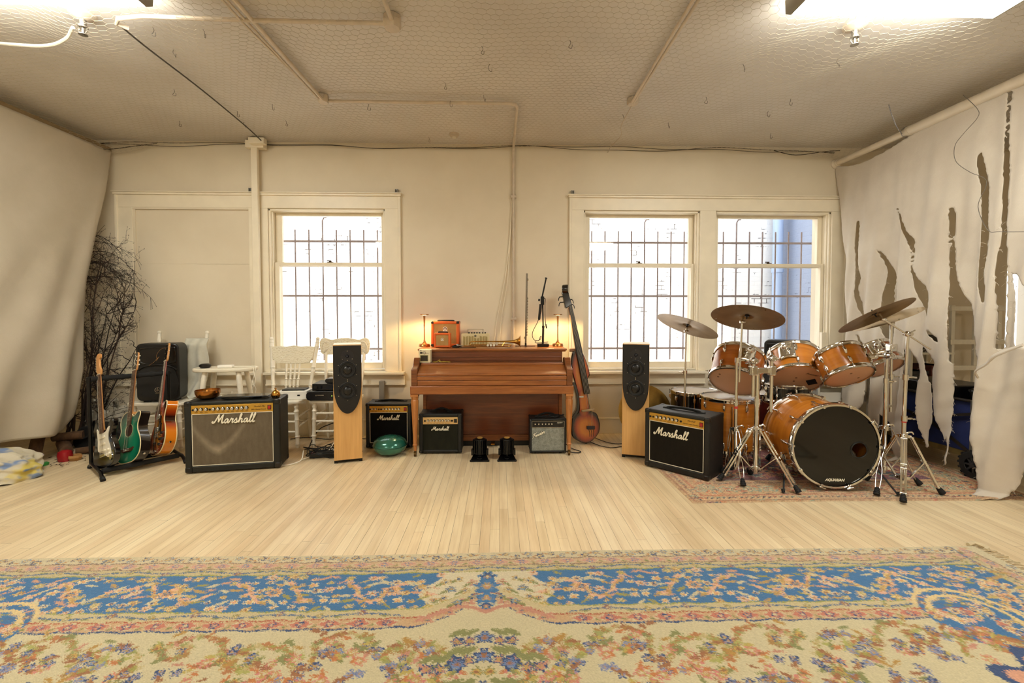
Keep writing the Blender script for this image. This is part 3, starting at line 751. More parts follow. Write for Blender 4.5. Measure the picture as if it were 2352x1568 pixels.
    for (a, b) in ((.07, .28), (.1, .34), (.06, .39), (.14, .25), (.17, .33), (.2, .27), (.2, .4), (.13, .43)):
        K.flower(a, b, .026, rnd.choice([(pink, cream, rust), (gold, cream, navy), (navy, ltb, gold)]), 5)
        K.leaf(a+.03, b+.02, .03, .008, .7, green)
    K.curve([(.0, .5), (.06, .47), (.12, .46), (.2, .5), (.3, .55)], .012, pink)
    # field: scrolls and sprays
    for i, s in enumerate(np.arange(.28, 2.2, .29)):
        b0 = .70+.03*(-1)**i; col = rust if i % 2 else C3('#9b9650')
        P_ = K.curve([(s-.16, b0+.07), (s-.1, b0-.02), (s, b0-.05), (s+.09, b0-.01), (s+.08, b0+.06), (s+.01, b0+.06), (s, b0+.02), (s+.04, b0+.005)], .006, col)
        for k_, p_ in enumerate(P_):
            K.leaf(p_.x+rnd.uniform(-.012, .012), p_.y+rnd.uniform(-.012, .012), rnd.uniform(.016, .03), rnd.uniform(.005, .009), rnd.uniform(-1.5, 1.5), rnd.choice([col, C3('#b0794f'), C3('#9a9a62'), C3('#b9a877'), C3('#a5804c')]))
        for q in range(9):
            a = rnd.uniform(-.15, .15); b = b0+rnd.uniform(-.09, .12)
            K.leaf(s+a, b, rnd.uniform(.02, .036), rnd.uniform(.006, .012), rnd.uniform(-1.2, 1.2), rnd.choice([green, rust, C3('#b08a4a'), C3('#a8a561'), pink]))
        K.flower(s+.03, b0+.03, .02, (navy, C3('#8090ac'), gold), 5); K.flower(s-.1, b0+.1, .028, (C3('#c9806a'), gold, cream), 6)
    for i in range(330):
        a = rnd.uniform(.02, 2.35); b = rnd.uniform(.66, 1.2) if i % 5 < 3 else rnd.uniform(1.1, 2.9)
        if b < .8 and rnd.random() < .4: continue
        t = rnd.random()
        if t < .45:
            for q in range(rnd.choice((2, 3, 4))): K.flower(a+rnd.uniform(-.05, .05), b+rnd.uniform(-.035, .035), rnd.uniform(.016, .024), (navy if rnd.random() < .7 else C3('#6f7fa6'), C3('#8c8fae'), gold), 5, q)
            K.leaf(a, b, .03, .008, rnd.uniform(-1, 1), rust)
        elif t < .8:
            for q in range(5): K.leaf(a+rnd.uniform(-.06, .06), b+rnd.uniform(-.04, .04), rnd.uniform(.018, .034), rnd.uniform(.006, .011), rnd.uniform(-1.4, 1.4), rnd.choice([green, rust, C3('#b6a35c'), C3('#bd7a4c')]))
            if rnd.random() < .5: K.flower(a, b, .028, (C3('#c97f78'), gold, cream), 6)
        else: K.flower(a, b, rnd.uniform(.02, .035), (green, C3('#c2a058'), rust), 7, i)
    for (a, b) in ((0, .66), (0, .76), (0, .92), (.1, .8)):
        K.flower(a, b, .042, (navy, C3('#6f86b0'), rust), 6, PI/2)
        for q in (a+.06, a+.11): K.leaf(q, b-.03, .045, .016, .5, green); K.flower(q, b+.02, .03, (navy, pink, gold), 5)
    # pink medallion points near the corners of the field
    for (ca, cb) in ((2.05, .98),):
        K.flower(ca, cb, .22, (navy, C3('#cf927a'), C3('#b9c0b0')), 5, .6); K.flower(ca, cb, .17, (C3('#d09a80'), C3('#a6aa78'), navy), 5, .6)
    # wool: bleed and speckle
    c = K.c
    sh = c[:, RNG.permutation(1)] if False else None
    jj = np.clip(np.arange(c.shape[0])[:, None]+RNG.integers(-1, 2, c.shape[:2]), 0, c.shape[0]-1)
    ii = np.clip(np.arange(c.shape[1])[None]+RNG.integers(-1, 2, c.shape[:2]), 0, c.shape[1]-1)
    c = c[jj, ii]; c = c*(1+RNG.normal(0, .07, c.shape[:2]))[..., None]
    full = np.concatenate([c[:, :0:-1], c], 1); uu = np.concatenate([-u[:0:-1], u])
    fade = (.5+.5*np.sin(2.1*uu[None]+1.7*v[:, None]+np.sin(3*uu[None]))*.5)
    full = full*(1-.10*fade[..., None])
    GX, GV = np.meshgrid(uu, v)
    z = .013+.0012*RNG.random(GX.shape); z[0] = .001; z[:, 0] = .001; z[:, -1] = .001; z[-1] = .001
    wob = .008*np.sin(2.2*GX)*np.exp(-GV)
    vs = np.stack([XC+GX, YF-GV+wob, z], -1).reshape(-1, 3); nx = len(uu); ny = len(v)
    j, i = np.mgrid[0:ny-1, 0:nx-1]; a = (j*nx+i).reshape(-1); q = np.stack([a, a+nx, a+nx+1, a+1], 1)
    t = NT('wool_pile'); at = t.n('ShaderNodeAttribute'); at.attribute_name = 'weave'
    hsv = t.n('ShaderNodeHueSaturation'); hsv.inputs['Saturation'].default_value = 1.0; hsv.inputs['Value'].default_value = 1.0
    t.l(at.outputs['Color'], hsv.inputs['Color'])
    t.set(color=hsv.outputs[0], rough=.95, sheen=.2, spec=.1); t.bump(t.noise(t.coords(), 260, 2), .5, .004)
    o = mesh_np('oriental_rug', vs, q, t.m, smooth=True)
    ca = o.data.color_attributes.new('weave', 'FLOAT_COLOR', 'POINT'); rgba = np.ones((len(vs), 4), np.float32); rgba[:, :3] = np.clip(full.reshape(-1, 3), 0, 1)
    ca.data.foreach_set('color', rgba.reshape(-1))
    tag(o, 'large cream and blue oriental rug with floral border in the foreground', 'rug')
    mb = MB()
    for k in range(300):
        y = YF-.01-k*.012+random.uniform(-.004, .004); L = random.uniform(.05, .09); x = XC+HX
        mb.tube([(x-.005, y, .008), (x+L*.5, y+random.uniform(-.012, .012), .009), (x+L, y+random.uniform(-.025, .025), .004)], .003, 4)
    mb.tube([(XC+HX-.02, YF+.005, .014), (XC+HX+.03, YF+.015, .018), (XC+HX+.05, YF-.03, .014), (XC+HX+.02, YF-.05, .012)], .012, 6, sub=4)
    obj('fringe', mb, mat('rug_fringe', '#cfc0a0', .95), o)
big_rug()
def small_rug():
    x0, x1, y0, y1 = 1.352, 3.86, 3.105, 4.78
    u = np.arange(0, x1-x0, .008); v = np.arange(0, y1-y0, .007)
    K = Canvas(u, v); U, V_ = K.U, K.V; LX, LY = u[-1], v[-1]
    d = np.minimum(np.minimum(U, LX-U), np.minimum(V_, LY-V_))
    base = [C3(h) for h in ('#b98f74', '#8fa08c', '#a8584c', '#3d4f5c', '#cdb48f', '#6d4a58', '#c9825c')]
    K.c[:] = C3('#94606a'); K.fill(d < .46, C3('#7b5a66')); K.fill(d < .40, C3('#bb9a78')); K.fill(d < .36, C3('#8d7a66')); K.fill(d < .33, C3('#c0a07c')); K.fill(d < .13, C3('#b97d64')); K.fill(d < .11, C3('#c2a582')); K.fill(d < .035, C3('#a5785e')); K.fill(d < .02, C3('#b79a78'))
    rnd = random.Random(9)
    def put(s, e, side):
        return (s, e) if side == 0 else (e, s) if side == 1 else (LX-e, s)
    for side in (0, 1, 2):
        L = LX if side == 0 else LY
        for s in np.arange(.05, L-.03, .042):
            a, b = put(s, .072, side); K.leaf(a, b, .026, .006, .7+(side > 0)*1.5, base[3]); K.leaf(a, b+.012, .02, .005, -.7, base[rnd.choice((1, 2))])
        for s in np.arange(.16, L-.1, .125):
            a, b = put(s, .23, side); K.flower(a, b, .062, (base[1] if rnd.random() < .6 else base[6], base[4], base[2]), 6, s*9); K.flower(a, b, .022, (base[3], base[1], base[4]), 5)
            for q in (-.04, .045):
                a, b = put(s+.06, .23+q, side); K.leaf(a, b, .034, .01, rnd.uniform(-1, 1), base[rnd.choice((1, 3, 2))])
        for s in np.arange(.2, L-.15, .06):
            a, b = put(s, .345, side); K.flower(a, b, .017, (base[2], base[4], base[3]), 4)
    for i in range(260):
        a, b = rnd.uniform(.46, LX-.46), rnd.uniform(.46, LY-.3); K.flower(a, b, rnd.uniform(.03, .07), (base[rnd.randrange(7)], base[rnd.randrange(7)], base[3]), 6, i)
    for i in range(900): K.leaf(rnd.uniform(0, LX), rnd.uniform(0, LY), rnd.uniform(.02, .05), .005, rnd.uniform(-.2, .2), base[rnd.randrange(7)])
    c = K.c; w = .35+.3*np.clip(np.sin(3.3*U+2*V_)*np.sin(4.1*V_-1.5*U)+RNG.normal(0, .35, U.shape), -1, 1)
    c = c*(1-w[..., None]*.55)+C3('#c3a890')*(w[..., None]*.55); c = c*(1+RNG.normal(0, .16, U.shape))[..., None]
    z = np.full(U.shape, .006)+.0008*RNG.random(U.shape); z[0] = z[-1] = 0.0005; z[:, 0] = z[:, -1] = .0005
    z += .014*np.exp(-((U-2.16)/.07)**2)*np.exp(-V_/.05)
    vs = np.stack([x0+U+.03*V_*(U/LX-.4), y0+V_+.008*np.sin(2*U), z], -1).reshape(-1, 3); nx, ny = len(u), len(v)
    j, i = np.mgrid[0:ny-1, 0:nx-1]; a = (j*nx+i).reshape(-1); q = np.stack([a, a+1, a+nx+1, a+nx], 1)
    t = NT('faded_weave'); at = t.n('ShaderNodeAttribute'); at.attribute_name = 'weave'
    t.set(color=at.outputs['Color'], rough=.95, spec=.1); t.bump(t.noise(t.coords(), 220, 2), .4, .003)
    o = mesh_np('faded_rug', vs, q, t.m)
    ca = o.data.color_attributes.new('weave', 'FLOAT_COLOR', 'POINT'); rgba = np.ones((len(vs), 4), np.float32); rgba[:, :3] = np.clip(c.reshape(-1, 3), 0, 1)
    ca.data.foreach_set('color', rgba.reshape(-1))
    tag(o, 'thin faded red and teal rug under the drum kit', 'rug')
small_rug()
# ------------------------------------------------------------------ guitar amplifiers
M_TOLEX = mat('black_tolex', '#0b0b09', .5, var=.15, vscale=30, bump=.5, bscale=420)
M_TOLEXG = mat('dark_green_black_tolex', '#0c0f0b', .5, var=.15, vscale=30, bump=.5, bscale=420)
M_GOLD = mat('gold_panel', '#c79a3e', .32, .55, var=.06, vscale=20)
M_PALEGOLD = mat('pale_gold_panel', '#d8b57c', .35, .35)
M_PIPING = mat('white_piping', '#d9d3bf', .5)
M_LOGO = mat('logo_white', '#ece6d2', .35)
M_INK = mat('panel_ink', '#2a1c0c', .6)
M_BRONZECAP = mat('corner_plastic', '#0d0c0c', .28)
M_REDSW = mat('red_rocker', '#8d1212', .3, emit=(.9, .06, .03), emits=.08)
def weave(name, a, b, sc=(1, 1, 1), rough=.9, smear=None, fine=700):
    t = NT(name); v = t.coords(sc)
    f = t.noise(v, fine, 1); g = t.noise(t.coords((sc[0]*3, 1, sc[2])), 9, 4)
    c = t.ramp(t.math('ADD', t.math('MULTIPLY', f, .7), t.math('MULTIPLY', g, .4)), [(.38, a), (.7, b)])
    if smear:
        sep = t.n('ShaderNodeSeparateXYZ'); t.l(t.coords(), sep.inputs[0])
        x0, z0, k, wd, col = smear
        dx = t.math('SUBTRACT', sep.outputs['X'], x0)
        ax_ = t.math('ABSOLUTE', dx)
        e = t.math('ABSOLUTE', t.math('SUBTRACT', sep.outputs['Z'], t.math('MULTIPLY_ADD', t.math('POWER', ax_, 1.6), k, z0)))
        m = t.math('SUBTRACT', 1, t.math('MINIMUM', t.math('DIVIDE', e, wd), 1))
        fade = t.math('SUBTRACT', 1, t.math('MINIMUM', t.math('DIVIDE', ax_, .3), 1))
        m = t.math('MULTIPLY', t.math('MULTIPLY', m, fade), t.ramp(t.noise(t.coords(), 7, 4), [(.3, '#666666'), (.6, '#ffffff')]))
        c = t.mix(t.math('MULTIPLY', m, .8), c, col)
    t.set(color=c, rough=rough, spec=.2); t.bump(f, .3, .002); return t.m
def knob_mb(c, r, cap=True, d=.016):
    m = MB(); m.lathe([(r*1.25, 0), (r*1.25, .002), (r, .003), (r*.9, d), (r*.7, d+.001), (0, d+.001)], 16, frame(c, (0, -1, 0))); return m
M_KNOB = mat('black_knob', '#17130f', .35)
M_KNOBCAP = mat('silver_knob_cap', '#d8d6cf', .2, .9)
def add_knob(c, r, parent, capm=None):
    m = MB(); M = frame(c, (0, -1, 0))
    m.lathe([(r*1.2, 0), (r*1.2, .003), (r, .004), (r*.92, .015)], 16, M, caps=False); m.m = 1; m.lathe([(r*.92, .015), (r*.75, .0165), (0, .0165)], 16, M, caps=False)
    return obj('knob', m, [M_KNOB, capm or M_KNOBCAP], parent)
def combo(label, loc, rotz, w, h, d, side, top, bot, ph, pm, gm, knobs, kr, logo, tolex=None, group='guitar amplifiers', piping=True, jacks=(), switch=None, caps=True, capsz=.04,
          inked=(), handle=(.34, .028), feet=.012, panel_margin=0, name='guitar_amplifier', logo_m=None, cat='guitar amplifier'):
    t = thing(name, label, cat, loc, rotz, group); T = tolex or M_TOLEX
    f = feet; m = MB(); m.box(-w/2, .016, f, w/2, d, h); x0, x1 = -w/2+side, w/2-side
    m.box(-w/2, 0, f, x0, .02, h); m.box(x1, 0, f, w/2, .02, h); m.box(x0-.004, 0, f, x1+.004, .02, f+bot); m.box(x0-.004, 0, h-top, x1+.004, .02, h)
    obj('cabinet', m, T, t, bevel=.011, bseg=3)
    zp0, zp1 = h-top-ph, h-top
    g = obj('grille_cloth', MB().box(x0, .006, f+bot, x1, .018, zp0), gm, t)
    if piping:
        p = MB(); a, b, c, e = x0+.004, x1-.004, f+bot+.004, zp0-.002
        for (q0, q1) in (((a, c), (b, c)), ((a, c), (a, e)), ((b, c), (b, e)), ((a, e), (b, e))): p.cyl((q0[0], .005, q0[1]), (q1[0], .005, q1[1]), .0032, n=6)
        obj('piping', p, M_PIPING, t)
    pm_ = panel_margin
    pn = obj('control_panel', MB().box(x0+pm_, .003, zp0+pm_, x1-pm_, .018, zp1-pm_*.3), pm, t, bevel=.0015)
    zk = (zp0+zp1)/2
    for k in knobs: add_knob((x0+(x1-x0)*k, .004, zk+.003), kr, pn)
    for j in jacks: obj('jack_socket', MB().lathe([(.0085, 0), (.0085, .004), (.004, .005), (.004, .001), (0, .001)], 12, frame((x0+(x1-x0)*j, .003, zk), (0, -1, 0))), M_BLACKP, pn)
    if switch:
        xs = x0+(x1-x0)*switch[0]
        sw = MB(); sw.box(xs-.011, -.003, zk-.014, xs+.011, .005, zk+.014); o = obj('power_switch', sw, switch[1], pn, bevel=.002); obj('switch_bezel', MB().box(xs-.014, -.0005, zk-.018, xs+.014, .005, zk+.018), M_BLACKP, o)
    for (body, size, kx, dz) in inked: text('lettering', body, size, M_INK, pn, (x0+(x1-x0)*kx, .0022, zk+dz), shear=.35)
    if knobs:
        ti = MB()
        for k in knobs: xk = x0+(x1-x0)*k; ti.box(xk-.011, .0022, zk-.024, xk+.011, .0034, zk-.0215)
        obj('knob_captions', ti, M_INK, pn, smooth=False)
    if caps:
        for xx in (-1, 1):
            for zz in (0, 1):
                for yy in (0, 1):
                    cx, cz, cy = xx*w/2, (h if zz else f), (d if yy else 0); s = capsz; e = .003
                    c = MB(); c.box(min(cx+xx*e, cx-xx*s), (-e if not yy else d-s), (cz-s if zz else cz-e), max(cx+xx*e, cx-xx*s), (s if not yy else d+e), (cz+e if zz else cz+s))
                    obj('corner_cap', c, M_BRONZECAP, t, bevel=.012, bseg=3)
    hl, hh = handle
    m = MB(); hw = hl/2*w/.7 if w > .6 else hl/2
    m.tube([(-hw, d*.5, h+.001), (-hw+.03, d*.5, h+hh*.6), (0, d*.5, h+hh), (hw-.03, d*.5, h+hh*.6), (hw, d*.5, h+.001)], .009, 8, sub=5, flat=1.6)
    m.box(-hw-.03, d*.5-.016, h-.002, -hw+.03, d*.5+.016, h+.008); m.box(hw-.03, d*.5-.016, h-.002, hw+.03, d*.5+.016, h+.008)
    obj('handle', m, M_RUBBER, t, bevel=.002)
    for xx in (-1, 1):
        for yy in (.05, d-.05): obj('foot', MB().cyl((xx*(w/2-.05), yy, 0), (xx*(w/2-.05), yy, f+.004), .016, n=12), M_RUBBER, t)
    if logo:
        word, kx, dz, lw = logo[:4]
        script_logo('logo', word, lw, logo_m or M_LOGO, t, (x0+(x1-x0)*kx, .0015, zp0-dz), rise=logo[4] if len(logo) > 4 else 0, thick=.15)
    return t
M_GR_BIG = weave('faded_grille', '#574d3f', '#716654', smear=(-.115, .19, 2.8, .055, '#a89a84'))
M_GR_DARK = weave('dark_grille', '#15120d', '#211d16')
M_GR_BLACK = weave('black_grille', '#070707', '#101010')
M_GR_OLIVE = weave('olive_black_grille', '#17170f', '#26261b')
M_GR_SILVER = weave('silver_grille', '#5f625c', '#a4a79e', (1, 1, 4), fine=240)
combo('large black guitar amplifier with faded brown grille and eleven knobs beside the guitar rack', (-2.235, 3.853, 0), 10.3, .725, .598, .27, .052, .03, .05, .072, M_GOLD, M_GR_BIG,
      [.06, .12, .18, .268, .325, .383, .442, .497, .556, .614, .672], .0125, ('Marshall', .52, .052, .33), M_TOLEXG, jacks=(.022, .225), switch=(.955, M_REDSW), capsz=.046,
      inked=(('Marshall Fifty', .016, .83, .012), ('Split Channel Reverb', .0135, .82, -.013)), handle=(.3, .018))
combo('black guitar amplifier with gold panel turned toward the room beside the drum kit', (1.4505, 3.6885, 0), -46.9, .55, .508, .305, .04, .028, .05, .066, M_GOLD, M_GR_DARK,
      [.15, .225, .3, .375, .45, .525], .0115, ('Marshall', .42, .085, .30), jacks=(.025, .08, .6), switch=(.955, M_REDSW), capsz=.042,
      inked=(('Marshall', .019, .78, .014), ('Master Lead Combo', .015, .77, -.012)), handle=(.3, .018))
combo('black guitar amplifier with gold panel half hidden behind the teal tongue drum', (-1.09, 4.475, 0), 0, .445, .447, .24, .036, .026, .045, .062, M_GOLD, M_GR_BLACK,
      [.085, .17, .37, .455, .54, .62, .7, .775], .0095, ('Marshall', .5, .055, .215), jacks=(.02, .25, .31), switch=(.94, M_REDSW), capsz=.032, handle=(.26, .014))
combo('small black practice amplifier with pale gold panel under the left end of piano', (-.5575, 4.28, 0), 0, .40, .385, .22, .036, .034, .03, .066, M_PALEGOLD, M_GR_OLIVE,
      [.15, .24, .32, .41, .49, .57, .66, .735], .009, ('Marshall', .5, .042, .165), piping=False, jacks=(.06, .82, .845), switch=(.935, M_BLACKP), caps=True, capsz=.026, handle=(.16, .03))
fa = combo('small black amplifier with silver woven grille under the right end of piano', (.461, 4.258, 0), 0, .345, .335, .2, .018, .02, .02, .06, M_BLACKP, M_GR_SILVER,
      [.1, .21, .32, .42, .52, .61], .0075, ('Fender', .21, .062, .12, .42), piping=False, jacks=(.05,), caps=True, capsz=.02, handle=(.19, .035))
obj('panel_script', MB().tube([(.085, .002, .293), (.092, .002, .301), (.096, .002, .293), (.102, .002, .299), (.108, .002, .294), (.115, .002, .302), (.12, .002, .294), (.128, .002, .3), (.135, .002, .297)], .0016, 5, sub=3), M_LOGO, fa)
script_logo('logo_backing', 'Fender', .12, M_BLACKP, fa, ((-.1545+.309*.21), .0045, .335-.02-.06-.062), rise=.42, thick=.30).scale = (1, .2, 1)
m = MB()
for b in ((-.1545, .001, .2535, .1545, .0045, .2565), (-.1545, .001, .3125, .1545, .0045, .315), (-.1545, .001, .2535, -.152, .0045, .315), (.152, .001, .2535, .1545, .0045, .315)): m.box(*b)
obj('panel_border', m, M_STEEL, fa, smooth=False)
# bass of the cabinets: thin white edge lines
# ---- orange amplifiers on the piano
M_ORANGE = mat('orange_tolex', '#d9641e', .5, var=.05, vscale=20, bump=.3, bscale=380)
M_TAN = weave('tan_grille', '#9c7a48', '#c09b62')
M_CRESTD = mat('crest_dark', '#5a2d22', .5)
def orange_amp(label, loc, w, h, d, fr, caps, crest, rotz=0):
    t = thing('orange_amplifier', label, 'guitar amplifier', loc, rotz, 'orange amplifiers on the piano')
    m = MB(); m.box(-w/2, .014, .004, w/2, d, h)
    for b in ((-w/2, 0, .004, -w/2+fr, .018, h), (w/2-fr, 0, .004, w/2, .018, h), (-w/2+fr-.003, 0, .004, w/2-fr+.003, .018, .004+fr), (-w/2+fr-.003, 0, h-fr, w/2-fr+.003, .018, h)): m.box(*b)
    obj('cabinet', m, M_ORANGE, t, bevel=.006, bseg=3)
    obj('grille_cloth', MB().box(-w/2+fr, .007, .004+fr, w/2-fr, .016, h-fr), M_TAN, t)
    cx, cz, r = 0, crest[0], crest[1]
    e = MB(); M = frame((cx, .007, cz), (0, -1, 0)); e.lathe([(r, 0), (r, .002), (r*.75, .003), (r*.7, .001)], 24, M, caps=False); e.prism([(cx-r*1.1, cz-r*1.15), (cx+r*1.1, cz-r*1.15), (cx+r*.9, cz-r*.6), (cx-r*.9, cz-r*.6)], .005, .008)
    e.m = 1; e.cyl((cx, .0062, cz), (cx, .004, cz), r*.72, n=20); e.m = 0
    e.prism([(cx-r*.42, cz-r*.5), (cx+r*.42, cz-r*.5), (cx+r*.34, cz+.1*r), (cx, cz+r*.45), (cx-r*.34, cz+.1*r)], .0025, .004)
    obj('crest', e, [M_LOGO, M_CRESTD], t)
    hm = MB(); hm.tube([(-w*.3, d*.5, h), (-w*.26, d*.5, h+.007), (0, d*.5, h+.008), (w*.26, d*.5, h+.007), (w*.3, d*.5, h)], .003, 6, sub=3, flat=3); obj('handle', hm, M_RUBBER, t)
    if caps:
        for xx in (-1, 1):
            for zz in (0, 1):
                for yy in (0, 1):
                    s = .028; X = xx*w/2; Z = h if zz else .004; c = MB()
                    c.box(min(X+xx*.002, X-xx*s), (-.002 if not yy else d-s), (Z-s if zz else Z-.002), max(X+xx*.002, X-xx*s), (s if not yy else d+.002), (Z+.002 if zz else Z+s)); obj('corner_cap', c, M_BRONZECAP, t, bevel=.008)
    else: obj('toggle', MB().cyl((-w*.3, d*.4, h), (-w*.28, d*.4, h+.016), .003), M_CHROME, t)
    obj('foot_rail', MB().box(-w/2+.02, .02, 0, w/2-.02, d-.02, .006), M_RUBBER, t)
    return t
ZP = .988                                                       # piano lid
orange_amp('larger orange amplifier box with black corners on piano lid', (-.559, 4.70, ZP), .286, .262, .16, .026, True, (.185, .023))
orange_amp('smaller plain orange amplifier box in front of larger one on piano', (-.570, 4.55, ZP), .162, .148, .09, .02, False, (.085, .014))
def desktop_amp():
    t = thing('desktop_amplifier', 'cream desktop amplifier with vented slat grille and top handle on piano', 'guitar amplifier', (-.247, 4.69, ZP))
    w, h, d = .286, .135, .13; mc = mat('cream_case', '#d6c79b', .45); mg = mat('olive_mesh', '#a5935c', .6, var=.2, vscale=150)
    m = MB(); m.prism(rrect(-w/2, 0, w/2, h, .008), 0, d); obj('case', m, mc, t, bevel=.003)
    g = MB()
    for k in range(9):
        x = -w/2+.018+k*.0285; a = .012*((k % 2) == 0); zt = h-.018-abs(k-4)*.0015*(k != 4)-(.022 if k in (4, 5) else 0)
        g.prism([(x, .016), (x+.021, .016+.006*(1 if k % 2 else -.5)), (x+.021, zt-.008*(1-k % 2)), (x, zt-.008*(k % 2))], -.002, .004)
    obj('grille', g, mg, t, smooth=False)
    e = MB(); M = frame((0, -.001, h-.022), (0, -1, 0)); e.lathe([(.012, 0), (.012, .003), (.0095, .0035), (.0095, .001)], 20, M, caps=False); e.m = 1; e.cyl((0, -.001, h-.022), (0, -.003, h-.022), .0095, n=18); e.m = 0; e.cyl((0, -.002, h-.022), (0, -.0045, h-.022), .004, n=10)
    obj('emblem', e, [M_STEEL, M_BLACKP], t)
    for k in (-.068, -.04, -.013, .014, .041, .074, .1): obj('knob', MB().lathe([(.0085, 0), (.0085, .012), (.007, .014), (0, .014)], 14, Matrix.Translation((k, .055, h))), M_KNOB, t)
    hm = MB(); hm.tube([(-.078, .03, h), (-.078, .03, h+.034), (-.070, .03, h+.042), (.070, .03, h+.042), (.078, .03, h+.034), (.078, .03, h)], .0032, 8, sub=3); obj('handle', hm, M_CHROME, t)
desktop_amp()

# ------------------------------------------------------------------ floor-standing speakers
M_MAPLE = NT('maple_veneer'); _f = M_MAPLE.noise(M_MAPLE.coords((8, 8, .5)), 5, 4); M_MAPLE.set(color=M_MAPLE.ramp(_f, [(.3, '#c99a5c'), (.7, '#d9ab6c')]), rough=.38); M_MAPLE = M_MAPLE.m
M_BAFFLE = mat('baffle_black', '#0c0b0f', .42)
M_CONE = mat('cone', '#101012', .45); M_DUST = mat('dust_cap', '#0b0b0d', .3)
def driver(c, r, parent):
    m = MB(); M = frame(c, (0, -1, 0))
    m.lathe([(r, 0), (r, .004), (r*.94, .006), (r*.9, .004)], 40, M, caps=False)
    o = obj('woofer', m, M_BAFFLE, parent)
    s = MB(); s.lathe([(r*.9, .003), (r*.86, .008), (r*.78, .008), (r*.74, .002), (r*.5, -.006), (r*.5, -.006)], 40, M, caps=False); obj('cone', s, M_CONE, o)
    q = MB(); q.lathe([(r*.5, -.004)]+[(r*.5*math.cos(a), .001+r*.24*math.sin(a)) for a in np.linspace(.1, PI/2, 8)], 32, M, caps=False); obj('dust_cap', q, M_DUST, o)
def tower(loc, label, rotz=0):
    t = thing('tower_speaker', label, 'loudspeaker', loc, rotz, 'floor-standing speakers'); w, h, d = .238, 1.055, .30
    obj('cabinet', MB().box(-w/2, 0, .03, w/2, d, h), M_MAPLE, t, bevel=.004)
    out = [(-w/2+.002, h-.008), (-w/2+.002, .74)]
    for k in range(1, 24):
        a = k/24; out.append((-(w/2-.002)*math.cos(PI*a), .74-(.295)*math.sin(PI*a)**.85))
    out += [(w/2-.002, .74), (w/2-.002, h-.008)]
    b = obj('baffle', MB().prism(out, -.018, .001), M_BAFFLE, t, bevel=.004)
    driver((0, -.018, .832), .076, b); driver((0, -.018, .648), .076, b)
    m = MB(); M = frame((0, -.018, .952), (0, -1, 0)); m.lathe([(.054, 0), (.053, .001), (.02, .001), (.0195, .003), (.014, .0025), (.012, .0)]+[(.011*math.cos(a), .001+.008*math.sin(a)) for a in np.linspace(0, PI/2, 6)], 28, M, caps=False)
    obj('tweeter', m, mat('tweeter_black', '#15141c', .35), b)
    for (cx, cz, n, r, a0) in ((0, .952, 3, .047, 90), (0, .832, 6, .086, 90), (0, .648, 6, .086, 90)):
        for k in range(n):
            a = R(a0+360*k/n); obj('screw', MB().cyl((cx+r*math.cos(a), -.0175, cz+r*math.sin(a)), (cx+r*math.cos(a), -.0205, cz+r*math.sin(a)), .0032, n=8), M_STEEL, b)
    for xx in (-1, 1):
        for yy in (.02, d-.05): obj('foot', MB().box(xx*(w/2-.014)-.014, yy, 0, xx*(w/2-.014)+.014, yy+.03, .032), M_BLACKM, t)
    obj('plinth', MB().box(-w/2+.01, .01, .02, w/2-.01, d-.01, .031), M_BLACKM, t)
tower((-1.343, 4.05, 0), 'tall maple tower speaker with black baffle in front of the white chairs', 17.5)
tower((1.243, 4.10, 0), 'tall maple tower speaker with black baffle beside the angled amplifier', -18)
